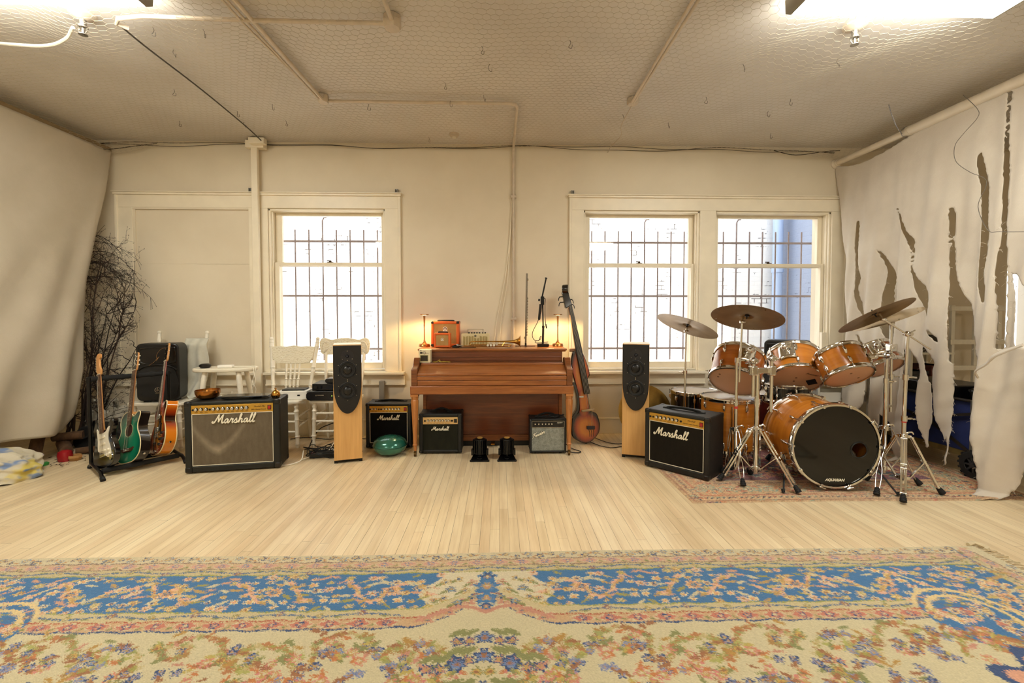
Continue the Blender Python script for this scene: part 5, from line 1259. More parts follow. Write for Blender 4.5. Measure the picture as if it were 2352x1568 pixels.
tE = drum('floor_tom', 'large amber floor tom standing behind the angled amplifier', 'drum', V((2.062, 4.02, .125)), (0, 0, 1), .228, .455, M_AMBER, 8, a0=-80); legs_on(tE, .228, .455, .125, 3, 70)
tF = drum('floor_tom', 'glossy black drum with chrome hoop nearest the maple tower speaker', 'drum', V((2.0, 4.57, .14)), (0, 0, 1), .235, .40, M_BLKSHELL, 8, a0=-70); legs_on(tF, .235, .40, .14, 3, 65)
tG = drum('floor_tom', 'maroon floor tom standing behind the bass drum', 'drum', V((2.735, 4.37, .13)), (0, 0, 1), .205, .41, M_MAROON, 8, a0=-75); legs_on(tG, .205, .41, .13, 3, 80)
# stands
def tripod(t, x, y, ang, spread, zc=.44, top=1.0, r=.0125, fl=.006, single=False, sw=None, wide=1.0):
    """double-braced tripod base: column, three legs (> brace, rubber_foot), collars"""
    obj('column', MB().cyl((x, y, .075), (x, y, top), r, n=18), M_CHROME, t)
    for zz, rr in ((zc, r+.011), (.115, r+.009)):
        q = MB(); q.cyl((x, y, zz-.018), (x, y, zz+.018), rr, n=18)
        for a in ang: a = R(a); q.bar((x, y, zz), (x+.045*math.cos(a), y+.045*math.sin(a), zz-.004), .016, .022)
        obj('collar', q, M_CHROME, t, bevel=.002)
    q = MB(); q.tube([(x+r, y, zc+.02), (x+.05, y-.01, zc+.03), (x+.062, y-.01, zc+.015)], .006, 6, sub=3); obj('wing_screw', q, M_CHROME, t)
    for i, a in enumerate(ang):
        a = R(a); d = V((math.cos(a), math.sin(a), 0)); s = V((-d.y, d.x, 0)); sp = sw[i] if sw else spread
        p0 = V((x, y, zc-.004))+d*.045; p1 = V((x, y, fl+.05))+d*(sp-.02)
        q = MB()
        if single:
            for e in (-1, 1): q.tube([p0+s*e*.008, p0.lerp(p1, .3)+s*e*.016, p0.lerp(p1, .5)+s*e*.004, p0.lerp(p1, .55)+s*e*.004, p0.lerp(p1, .75)+s*e*.016, p1+s*e*.012, p1+(p1-p0)*.06], .0036, 6, sub=3)
        else:
            for e in (-1, 1): q.bar(p0+s*e*.010*wide, p1+s*e*.010*wide, .010*wide, .013)
            for f in (.02, .48, .55, .98): q.bar(p0.lerp(p1, f)-s*.016*wide, p0.lerp(p1, f)+s*.016*wide, .016, .014)
        lg = obj('leg', q, M_CHROME, t, bevel=.0015)
        br = MB(); mid = p0.lerp(p1, .5); br.bar(mid, V((x, y, .112))+d*.04, .014*wide, .006); obj('brace', br, M_CHROME, lg)
        ft = MB(); u = (p1-p0).normalized(); e0 = p1+V((0, 0, .004)); e1 = V((x, y, fl+.012))+d*(sp+.012)
        ft.tube([e0, e0.lerp(e1, .25), e0.lerp(e1, .26), e0.lerp(e1, .5), e0.lerp(e1, .51), e0.lerp(e1, .75), e0.lerp(e1, .76), e1], [.013, .017, .0145, .020, .017, .022, .019, .022], 10)
        obj('rubber_foot', ft, M_RUBBER, lg)
RUG = .008
M_CYM = NT('bronze_cymbal'); _tc = M_CYM.n('ShaderNodeTexCoord'); _sp = M_CYM.n('ShaderNodeSeparateXYZ'); M_CYM.l(_tc.outputs['Object'], _sp.inputs[0])
_rr = M_CYM.math('SQRT', M_CYM.math('ADD', M_CYM.math('MULTIPLY', _sp.outputs['X'], _sp.outputs['X']), M_CYM.math('MULTIPLY', _sp.outputs['Y'], _sp.outputs['Y'])))
_nz = M_CYM.n('ShaderNodeTexNoise'); _nz.noise_dimensions = '1D'; _nz.inputs['Scale'].default_value = 260; M_CYM.l(_rr, _nz.inputs['W'])
M_CYM.set(color=M_CYM.ramp(M_CYM.noise(M_CYM.coords(), 7, 4), [(.3, '#7d6242'), (.7, '#9d7f58')]), rough=.34, metal=.85); M_CYM.bump(_nz.outputs['Fac'], .25, .002); M_CYM = M_CYM.m
M_CYM_SHEEN = mat('painted_sheen_cymbal', '#c7b38f', .25, .9)  # paler cymbal metal, reflected light put into its colour
M_GONG = mat('brass_gong', '#9a7a3c', .4, .85, var=.2, vscale=8)
def cymbal(label, c, up, r, m_, rivets=0, name='cymbal', flip=False, th=.0015, group='cymbals of the kit'):
    prof = [(.006, .028), (.02, .027), (.035, .022), (.046, .012), (.052, .009), (r*.5, .005), (r*.97, -.002), (r, -.003), (r, -.003-th), (r*.97, -.002-th), (r*.5, .005-th), (.052, .009-th), (.046, .011-th), (.03, .021), (.006, .025)]
    t = obj(name, MB().lathe(prof, 72, caps=False), m_); t.matrix_world = frame(c, up); tag(t, label, 'cymbal', group)
    q = MB(); q.cyl((0, 0, -.012), (0, 0, .05), .005, n=10); q.cyl((0, 0, .028), (0, 0, .038), .014, n=14); q.cyl((0, 0, .01), (0, 0, .022), .017, n=14); obj('felt_and_nut', q, M_BLACKP, t)
    for k in range(rivets):
        a = 2*PI*k/rivets; obj('rivet', MB().cyl((r*.88*math.cos(a), r*.88*math.sin(a), -.010), (r*.88*math.cos(a), r*.88*math.sin(a), .004), .004, n=8), M_STEEL, t)
    return t
def tilter(t, p, up):
    q = MB(); u = V(up).normalized(); q.sphere(p, .014); q.cyl(p, V(p)+u*.05, .006, n=10); q.cyl(V(p)+V((-.02, 0, 0)), V(p)+V((.02, 0, 0)), .01, n=12); obj('tilter', q, M_CHROME, t)
def wing(t, x, y, z, s=1):
    q = MB(); q.cyl((x, y, z-.02), (x, y, z+.02), .019, n=16); q.cyl((x, y, z), (x+s*.05, y-.012, z), .006, n=8); q.box(x+s*.04, y-.03, z-.005, x+s*.058, y+.006, z+.005); obj('height_clamp', q, M_CHROME, t)
# ride at the left
upA = V((.30, -.20, .93)); upA = V((.40, .12, .90)).normalized()
cA = V((1.752, 4.2, 1.212)); cymbal('bronze cymbal on the leftmost stand, tilted down to the right', cA, upA, .283, M_CYM)
t = thing('cymbal_stand', 'thin chrome cymbal stand behind the angled amplifier, leftmost of the kit', 'cymbal stand', (0, 0, 0), 0, 'chrome stands of the kit')
tripod(t, 1.74, 4.2, (10, 130, 250), .17, .36, .78, .010, .006, sw=(.07, .2, .13)); obj('upper_tube', MB().cyl((1.74, 4.2, .76), (1.745, 4.2, 1.19), .0075, n=14), M_CHROME, t); wing(t, 1.74, 4.2, .78, -1); tilter(t, (1.746, 4.2, 1.165), upA)
# riveted crash
upB = V((.26, .28, .92)).normalized(); cB = V((1.970, 3.57, 1.296)); cymbal('large bronze cymbal ringed with rivets high above the floor tom', cB, upB, .265, M_CYM, 8)
t = thing('cymbal_stand', 'straight chrome stand with red tape between amplifier and tom stand', 'cymbal stand', (0, 0, 0), 0, 'chrome stands of the kit')
tripod(t, 1.90, 3.58, (258, 20, 120), .2, .40, .60, .0125, RUG, single=True, sw=(.20, .16, .10)); obj('middle_tube', MB().cyl((1.90, 3.58, .58), (1.90, 3.58, .965), .0115, n=16), M_CHROME, t)
obj('upper_tube', MB().cyl((1.92, 3.575, .78), (1.933, 3.57, 1.25), .0075, n=14), M_CHROME, t); wing(t, 1.90, 3.58, .615, -1); wing(t, 1.905, 3.578, .955, 1)
obj('red_tape', MB().cyl((1.90, 3.58, .565), (1.90, 3.58, .585), .0135, n=16), mat('red_tape', '#c4362c', .5), t); tilter(t, (1.935, 3.57, 1.262), upB)
# double tom stand
t = thing('tom_stand', 'heavy chrome double-braced stand holding two toms left of bass drum', 'drum stand', (0, 0, 0), 0, 'chrome stands of the kit')
tripod(t, 2.023, 3.50, (178, 301, 58), .3, .425, .90, .018, RUG, sw=(.275, .31, .25), wide=1.9)
obj('sleeve', MB().cyl((2.023, 3.5, .60), (2.023, 3.5, .66), .021, n=18), M_CHROME, t)
q = MB(); q.box(1.965, 3.475, .86, 2.155, 3.525, .905); obj('cross_bar', q, M_CHROME, t, bevel=.006)
for x, z0, z1 in ((1.98, .68, .96), (2.125, .56, .98)):
    obj('tom_post', MB().cyl((x, 3.48, z0), (x, 3.48, z1), .0125, n=16), M_CHROME, t); obj('post_clamp', MB().box(x-.025, 3.455, .845, x+.025, 3.51, .92), M_CHROME, t, bevel=.008)
for (p, q_) in (((1.98, 3.48, .96), (2.0, 3.62, .93)), ((2.125, 3.48, .98), (2.26, 3.62, .96))):
    q = MB(); q.sphere(p, .028); q.cyl(p, q_, .012, n=12); q.cyl(V(p)+V((0, -.035, 0)), V(p)+V((0, .03, 0)), .02, n=18); q.torus(V(p)+V((0, -.035, 0)), (0, 1, 0), .016, .005, 20, 6); obj('l_arm', q, M_CHROME, t)
# right hand boom stand
upC = V((-.26, .44, .86)).normalized(); cC = V((2.765, 3.27, 1.312)); cymbal('bronze cymbal tilted steeply up to the right, in front of torn drape', cC, upC, .252, M_CYM)
t = thing('boom_cymbal_stand', 'chrome boom cymbal stand with red tape, nearest the torn drape', 'cymbal stand', (0, 0, 0), 0, 'chrome stands of the kit')
tripod(t, 2.983, 3.25, (229, 345, 108), .27, .425, .56, .0145, RUG, sw=(.255, .24, .24), wide=1.25); obj('middle_tube', MB().cyl((2.983, 3.25, .54), (2.986, 3.25, .86), .0125, n=16), M_CHROME, t); obj('upper_tube', MB().cyl((2.986, 3.25, .84), (2.994, 3.25, 1.17), .0105, n=16), M_CHROME, t)
obj('boom_arm', MB().cyl((2.815, 3.25, 1.28), (3.17, 3.25, 1.065), .0065, n=12), M_CHROME, t); q = MB(); q.sphere((2.994, 3.25, 1.178), .022); q.cyl((2.994, 3.215, 1.178), (2.994, 3.285, 1.178), .013, n=12); q.cyl((3.01, 3.25, 1.185), (3.04, 3.24, 1.205), .005, n=8); obj('boom_tilter', q, M_CHROME, t)
wing(t, 2.986, 3.25, .86, 1); wing(t, 2.984, 3.25, .555, 1); obj('red_tape', MB().cyl((2.983, 3.25, .525), (2.983, 3.25, .54), .0155, n=16), mat('red_tape', '#c4362c'), t); tilter(t, (2.808, 3.25, 1.285), upC)
# right hand tom stand with a second cymbal on top
upD = V((-.36, .13, .92)).normalized(); cD = V((3.065, 3.53, 1.285)); cymbal('riveted cymbal with painted-in reflected light, edge-on just under the steeply tilted bronze one', cD, upD, .25, M_CYM_SHEEN, 8)
t = thing('tom_stand', 'chrome stand at right of bass drum holding two toms and a cymbal', 'drum stand', (0, 0, 0), 0, 'chrome stands of the kit')
tripod(t, 3.031, 3.47, (224, 330, 95), .3, .43, .80, .0155, RUG, single=True, sw=(.41, .21, .26))
obj('tom_post', MB().cyl((3.031, 3.47, .78), (3.034, 3.47, 1.0), .0125, n=16), M_CHROME, t); obj('rear_post', MB().cyl((3.10, 3.5, .55), (3.09, 3.5, 1.24), .0105, n=16), M_CHROME, t)
wing(t, 3.031, 3.47, .80, 1); wing(t, 3.10, 3.5, .83, 1); q = MB(); q.bar((3.031, 3.47, .79), (3.10, 3.5, .79), .03, .02); obj('cross_clamp', q, M_CHROME, t, bevel=.003); q = MB(); q.bar((3.031, 3.47, .60), (3.10, 3.5, .60), .03, .02); obj('cross_clamp', q, M_CHROME, t, bevel=.003)
p = V((3.034, 3.46, 1.0)); q = MB(); q.sphere(p, .028); q.cyl(p, (2.90, 3.58, .99), .012, n=12); q.cyl(p+V((0, -.04, 0)), p+V((0, .03, 0)), .024, n=20); q.torus(p+V((0, -.04, 0)), (0, 1, 0), .018, .006, 22, 6); q.cyl(p+V((0, -.045, 0)), p+V((0, -.03, 0)), .006, n=10); q.cyl((2.95, 3.54, .985), (2.90, 3.575, .985), .022, n=14); obj('l_arm', q, M_CHROME, t)
q = MB(); q.sphere((3.095, 3.5, 1.06), .024); q.cyl((3.095, 3.5, 1.06), (3.20, 3.72, 1.03), .012, n=12); q.box(3.07, 3.48, 1.03, 3.13, 3.53, 1.09); obj('l_arm', q, M_CHROME, t, bevel=.006); tilter(t, (3.088, 3.5, 1.245), upD)
# snare on its basket stand, behind the bass drum
sn = drum('snare_drum', 'black snare drum with chrome lugs just behind the bass drum', 'drum', V((2.614, 4.02, .545)), (0, .05, 1), .178, .14, M_BLKSHELL, 8, a0=-60, lug=.8)
t = thing('snare_stand', 'low chrome stand under the black snare drum', 'drum stand', (0, 0, 0), 0, 'chrome stands of the kit')
tripod(t, 2.614, 4.02, (-15, 100, 190), .2, .3, .46, .011, RUG, sw=(.2, .1, .2))
for a in (20, 140, 260):
    a = R(a); q = MB(); q.tube([(2.614, 4.02, .46), (2.614+.10*math.cos(a), 4.02+.10*math.sin(a), .475), (2.614+.2*math.cos(a), 4.02+.2*math.sin(a), .515), (2.614+.206*math.cos(a), 4.02+.206*math.sin(a), .56)], .006, 6, sub=3); obj('basket_arm', q, M_CHROME, t)
# brass cymbal leaning on the wall behind the right tower
g = MB(); g.lathe([(.0, .035), (.03, .034), (.05, .02), (.07, .012), (.2, .006), (.285, 0), (.287, -.001), (.2, .003), (.07, .009), (.0, .03)], 64, caps=False)
g = obj('gong_cymbal', g, M_GONG); g.matrix_world = frame((1.56, 4.80, .281), (0, -1, .22)); tag(g, 'large dull brass cymbal leaning on the wall behind maple tower speaker', 'cymbal')
# ------------------------------------------------------------------ guitars and their rack
def rack():
    t = thing('guitar_rack', 'black tubular guitar rack with foam padded top bar holding three guitars', 'guitar rack', (-3.47, 3.93, 0), 50)
    L = .555
    for x in (0, L):
        q = MB(); q.cyl((x, 0, .05), (x, 0, .765), .0145, n=14); q.cyl((x, 0, .74), (x, 0, .79), .019, n=14)
        q.tube([(x, .06, .012), (x, 0, .05), (x, -.1, .052), (x, -.3, .052), (x, -.36, .045), (x, -.43, .012)], .014, 10, sub=3); obj('end_frame', q, M_BLACKM, t)
        for y in (.06, -.43): obj('foot', MB().cyl((x, y+.012*(1 if y < 0 else -1), .022), (x, y-.01*(1 if y < 0 else -1), .008), .018, n=10), M_RUBBER, t)
    obj('top_bar', MB().cyl((-.02, 0, .772), (L+.02, 0, .772), .013, n=14), M_BLACKM, t)
    prof = []
    for k in range(64): z = k/63*(L-.02); prof.append((.021+.006*max(0, math.cos(z*2*PI/.105))**3, z))
    obj('foam_sleeve', MB().lathe([(.012, 0)]+prof+[(.012, L-.02)], 16, frame((.01, 0, .772), (1, 0, 0))), mat('foam', '#151515', .9, bump=.4, bscale=300), t)
    for y, z in ((-.11, .052), (-.31, .052)):
        obj('lower_bar', MB().cyl((-.01, y, z), (L+.01, y, z), .0125, n=14), M_BLACKM, t)
        obj('foam_sleeve', MB().cyl((.02, y, z), (L-.02, y, z), .0205, n=16), mat('foam', '#151515'), t)
rack()
M_FRET = wood('rosewood', '#3a2014', '#54301c', '#6a4128', (14, 14, 1), 3, .4, .1)
M_NECK = wood('maple_neck', '#b5793f', '#cc9254', '#d8a468', (14, 14, 1), 3, .35, .3)
M_STRING = mat('strings', '#b9b2a2', .3, 1)
def place(t, bottom, neck, az):
    u = (V(neck)-V(bottom)).normalized(); n = V((math.cos(R(az)), math.sin(R(az)), 0)); n = (n-u*n.dot(u)).normalized(); y = -n; x = y.cross(u)
    m = Matrix(((x.x, y.x, u.x, bottom[0]), (x.y, y.y, u.y, bottom[1]), (x.z, y.z, u.z, bottom[2]), (0, 0, 0, 1))); t.matrix_world = m
def closed(pts, n=5): return [(p.x, p.y) for p in smooth_pts([(a, b, 0) for a, b in pts], n, True)]
def inset(out, k, c=None):
    cx = sum(p[0] for p in out)/len(out); cz = sum(p[1] for p in out)/len(out)
    n = len(out); res = []
    for i in range(n):
        a, b = V(out[i-1]), V(out[(i+1) % n]); d = (b-a).normalized(); nn = V((-d.y, d.x)); p = V(out[i])
        res.append(tuple(p+nn*k))
    A = sum(out[i][0]*out[(i+1) % n][1]-out[(i+1) % n][0]*out[i][1] for i in range(n))
    return res if A > 0 else [tuple(V(o)*2-V(r)) for o, r in zip(out, res)]
def neck_parts(t, z0, z1, zb, yb, w0, w1, heel, mneck):
    """z0 body joint, z1 nut, zb lower end of the fretboard, yb face height"""
    q = MB(); vs = []; st = [(z0-.02, w0*.49, .024), (z0+.06, w0*.47, .02), (z0+.2, (w0*.6+w1*.4)*.48, .018), (z1-.03, w1*.49, .016), (z1+.005, w1*.49, .014)]; m_ = 9
    for (zz, hw, dp) in st: vs += [(hw*math.cos(PI*k/(m_-1)), yb+.003+dp*math.sin(PI*k/(m_-1)), zz) for k in range(m_)]
    q.add(vs, [(i_*m_+k, i_*m_+k+1, (i_+1)*m_+k+1, (i_+1)*m_+k) for i_ in range(len(st)-1) for k in range(m_-1)]+[tuple(range(m_)), tuple(range((len(st)-1)*m_, len(st)*m_))])
    if heel: q.box(-w0*.42, yb+.004, z0-.05, w0*.42, yb+heel, z0+.03)
    nk = obj('neck', q, mneck, t, bevel=.003)
    q = MB(); q.add([(-w0/2, yb-.002, zb), (w0/2, yb-.002, zb), (w1/2, yb-.002, z1), (-w1/2, yb-.002, z1), (-w0/2, yb+.005, zb), (w0/2, yb+.005, zb), (w1/2, yb+.005, z1), (-w1/2, yb+.005, z1)], [(0, 1, 2, 3), (7, 6, 5, 4), (0, 4, 5, 1), (1, 5, 6, 2), (2, 6, 7, 3), (3, 7, 4, 0)])
    fb = obj('fretboard', q, M_FRET, t)
    q = MB(); Ls = (z1-zb)*1.33
    for k in range(1, 21):
        z = z1-Ls*(1-2**(-k/12))
        if z < zb: break
        f = (z-zb)/(z1-zb); w = w0+(w1-w0)*f; q.box(-w/2, yb-.0035, z-.0012, w/2, yb-.0015, z+.0012)
    obj('frets', q, M_STEEL, fb)
    q = MB()
    for k in (3, 5, 7, 9, 12, 15): z = z1-Ls*(1-2**(-(k-.5)/12)); (q.cyl((0, yb-.0018, z), (0, yb-.0026, z), .003, n=8) if z > zb else None)
    obj('inlay_dots', q, M_LOGO, fb)
    obj('nut', MB().box(-w1/2, yb-.005, z1, w1/2, yb+.004, z1+.005), mat('bone', '#d9cfb6', .4), t)
    return nk
def strings(t, z0, z1, y0, y1, s0, s1):
    q = MB()
    for k in range(6): f = k/5-.5; q.cyl((f*s0, y0, z0), (f*s1, y1, z1), .0006, n=4)
    obj('strings', q, M_STRING, t)
def tuner(t, c, d, m_):
    q = MB(); c = V(c); d = V(d); q.cyl(c, c+d*.012, .0025, n=6); q.sphere(c+d*.017, .0065, 10, 6, (1.1, .6, 1)); q.cyl(c-d*.008+V((0, -.012, 0)), c-d*.008+V((0, .006, 0)), .0035, n=8); obj('tuner', q, m_, t)
def strat():
    t = thing('electric_guitar', 'black double-horned electric guitar with white pickguard, leftmost in the rack', 'electric guitar', group='guitars in the rack')
    out = closed([(0, 0), (.09, .008), (.15, .05), (.165, .12), (.145, .185), (.118, .235), (.125, .285), (.152, .33), (.158, .37), (.135, .385), (.10, .362), (.07, .325), (.035, .312), (-.035, .318), (-.06, .345), (-.085, .395), (-.125, .428), (-.152, .41), (-.15, .345), (-.122, .27), (-.125, .215), (-.152, .15), (-.165, .09), (-.14, .035), (-.075, .004)])
    obj('body', MB().prism(out, -.022, .022), mat('black_gloss', '#080607', .1, coat=.7), t, bevel=.007, bseg=3)
    pg = closed([(.015, .118), (.06, .085), (.095, .078), (.118, .10), (.106, .16), (.086, .215), (.088, .262), (.108, .305), (.112, .325), (.09, .32), (.058, .296), (.03, .29), (-.03, .29), (-.052, .31), (-.07, .335), (-.08, .33), (-.078, .29), (-.07, .24), (-.075, .19), (-.07, .15), (-.03, .135)])
    p = obj('pickguard', MB().prism(pg, -.0255, -.021), mat('pickguard_white', '#e2ddcf', .3), t)
    for z, a in ((.255, 0), (.20, 0), (.15, 12)): obj('pickup', MB().prism(rrect(-.042, -.009, .042, .009, .008), -.032, -.025, Matrix.Translation((0, 0, z)) @ Matrix.Rotation(R(a), 4, 'Y')), M_LOGO, p)
    obj('bridge', MB().box(-.04, -.033, .095, .04, -.024, .12), M_CHROME, t, bevel=.003)
    for x, z in ((.085, .14), (.1, .105), (.072, .1)): obj('knob', MB().lathe([(.012, 0), (.010, .012), (0, .012)], 14, frame((x, -.0255, z), (0, -1, 0))), M_LOGO, p)
    obj('jack_plate', MB().prism(closed([(.10, .05), (.13, .07), (.12, .1), (.09, .08)], 4), -.027, -.021), M_CHROME, t)
    neck_parts(t, .33, .79, .29, -.030, .056, .043, 0, M_NECK)
    hs = closed([(-.021, .79), (-.028, .81), (-.04, .83), (-.037, .9), (-.03, .955), (-.005, .975), (.022, .972), (.035, .955), (.03, .935), (.012, .92), (.018, .85), (.03, .825), (.021, .79)], 4)
    h = obj('headstock', MB().prism(hs, -.026, -.012), M_NECK, t, bevel=.002)
    for k in range(6): tuner(h, (-.036+.001*k, -.02, .835+.022*k), (-1, 0, 0), M_CHROME)
    strings(t, .11, .80, -.036, -.034, .052, .034)
    place(t, (-3.225, 3.80, .058), (-3.405, 3.99, .79), -114)
strat()
def burst(name, inner, mid, edge, c=(0, .2), rad=(.17, .24), vert=False):
    t = NT(name); sp = t.n('ShaderNodeSeparateXYZ'); t.l(t.coords(), sp.inputs[0])
    dx = t.math('DIVIDE', t.math('SUBTRACT', sp.outputs['X'], c[0]), rad[0]); dz = t.math('DIVIDE', t.math('SUBTRACT', sp.outputs['Z'], c[1]), rad[1])
    d = t.math('SQRT', t.math('ADD', t.math('MULTIPLY', dx, dx), t.math('MULTIPLY', dz, dz)))
    g = t.noise(t.coords((20, 20, 1)), 3, 4); d = t.math('ADD', d, t.math('MULTIPLY_ADD', g, .12, -.06))
    t.set(color=t.ramp(d, [(.45, inner), (.75, mid), (1, edge)]), rough=.14, coat=.6); return t.m
M_BIND = mat('cream_binding', '#dccda0', .4)
def acoustic():
    t = thing('acoustic_guitar', 'teal green cutaway acoustic guitar with round sound hole, middle of the rack', 'acoustic guitar', group='guitars in the rack')
    out = closed([(0, 0), (.10, .01), (.17, .06), (.185, .13), (.165, .2), (.13, .255), (.118, .30), (.128, .35), (.142, .385), (.14, .41), (.115, .418), (.08, .40), (.05, .385), (.03, .40), (-.0, .425), (-.06, .435), (-.115, .41), (-.138, .36), (-.128, .31), (-.118, .275), (-.135, .23), (-.17, .18), (-.185, .12), (-.165, .05), (-.09, .008)])
    obj('body', MB().prism(out, -.038, .040), mat('dark_teal_side', '#1d1512', .15, coat=.6), t, bevel=.003)
    q = MB(); q.tube([(x, -.038, z) for x, z in inset(out, -.0005)], .004, 6, closed=True); obj('binding', q, M_BIND, t)
    sh, sr = (0, .27), .05                               # top plate with the sound hole cut out
    N = 96; oo = inset(out, .003); vs = []; fs = []
    per = []
    for k in range(N):
        a = 2*PI*k/N; d = V((math.cos(a), math.sin(a))); best = None
        for i in range(len(oo)):
            p, q_ = V(oo[i]), V(oo[(i+1) % len(oo)]); e = q_-p; den = d.x*e.y-d.y*e.x
            if abs(den) < 1e-9: continue
            w = p-V(sh); s_ = (w.x*e.y-w.y*e.x)/den; r_ = (w.x*d.y-w.y*d.x)/den
            if s_ > 0 and -1e-6 <= r_ <= 1.000001 and (best is None or s_ > best): best = s_
        per.append(best or .1)
    for k in range(N):
        a = 2*PI*k/N
        for f in (0, .5, 1): r_ = sr+(per[k]-sr)*f; vs.append((sh[0]+r_*math.cos(a), -.0395, sh[1]+r_*math.sin(a)))
    for k in range(N):
        for j in (0, 1): fs.append((3*k+j, 3*((k+1) % N)+j, 3*((k+1) % N)+j+1, 3*k+j+1))
    tp = obj('top', MB().add(vs, fs), burst('green_burst', '#1f8a63', '#0f6a4e', '#0a2f33', (0, .16), (.21, .27)), t, smooth=False)
    obj('sound_hole', MB().cyl((0, -.0382, sh[1]), (0, -.0378, sh[1]), sr, n=40), mat('hole_brown', '#3c1d10', .7), tp)
    obj('rosette', MB().torus((0, -.0395, sh[1]), (0, 1, 0), sr+.004, .004, 48, 6, .4), M_BIND, tp)
    b = closed([(-.085, .105), (-.06, .092), (0, .09), (.06, .092), (.085, .105), (.095, .125), (.05, .118), (0, .122), (-.05, .118), (-.09, .12)], 4); br = obj('bridge', MB().prism(b, -.049, -.039), M_FRET, t, bevel=.002)
    obj('saddle', MB().box(-.04, -.053, .112, .04, -.049, .115), M_LOGO, br)
    for k in range(6): obj('bridge_pin', MB().cyl((-.035+.014*k, -.049, .102), (-.035+.014*k, -.0525, .102), .003, n=8), M_LOGO, br)
    neck_parts(t, .40, .80, .315, -.047, .056, .044, .07, M_NECK)
    hs = closed([(-.022, .80), (-.034, .83), (-.036, .90), (-.034, .955), (-.012, .965), (0, .958), (.012, .965), (.034, .955), (.036, .90), (.034, .83), (.022, .80)], 3)
    h = obj('headstock', MB().prism(hs, -.044, -.030), M_NECK, t, bevel=.002); obj('headstock_face', MB().prism(inset(hs, .002), -.0452, -.0438), mat('black_gloss', '#080607'), h)
    q = MB(); q.tube([(-.012, -.0455, .84), (.01, -.0455, .86), (-.008, -.0455, .89), (.012, -.0455, .92), (-.004, -.0455, .945)], .0018, 5, sub=4); q.tube([(.014, -.0455, .85), (-.012, -.0455, .875), (.014, -.0455, .905)], .0014, 5, sub=4); obj('inlay', q, M_LOGO, h)
    for k in range(3):
        for s in (-1, 1): tuner(h, (s*.036, -.036, .845+.04*k), (s, 0, 0), M_LOGO if s > 0 else M_CHROME)
    obj('strap_pin', MB().lathe([(.006, 0), (.004, .008), (.009, .014), (0, .015)], 12, frame((.165, 0, .06), (1, 0, -.5))), M_CHROME, t)
    strings(t, .105, .81, -.054, -.05, .056, .036)
    place(t, (-3.135, 3.93, .058), (-3.236, 4.172, .79), -114)
acoustic()
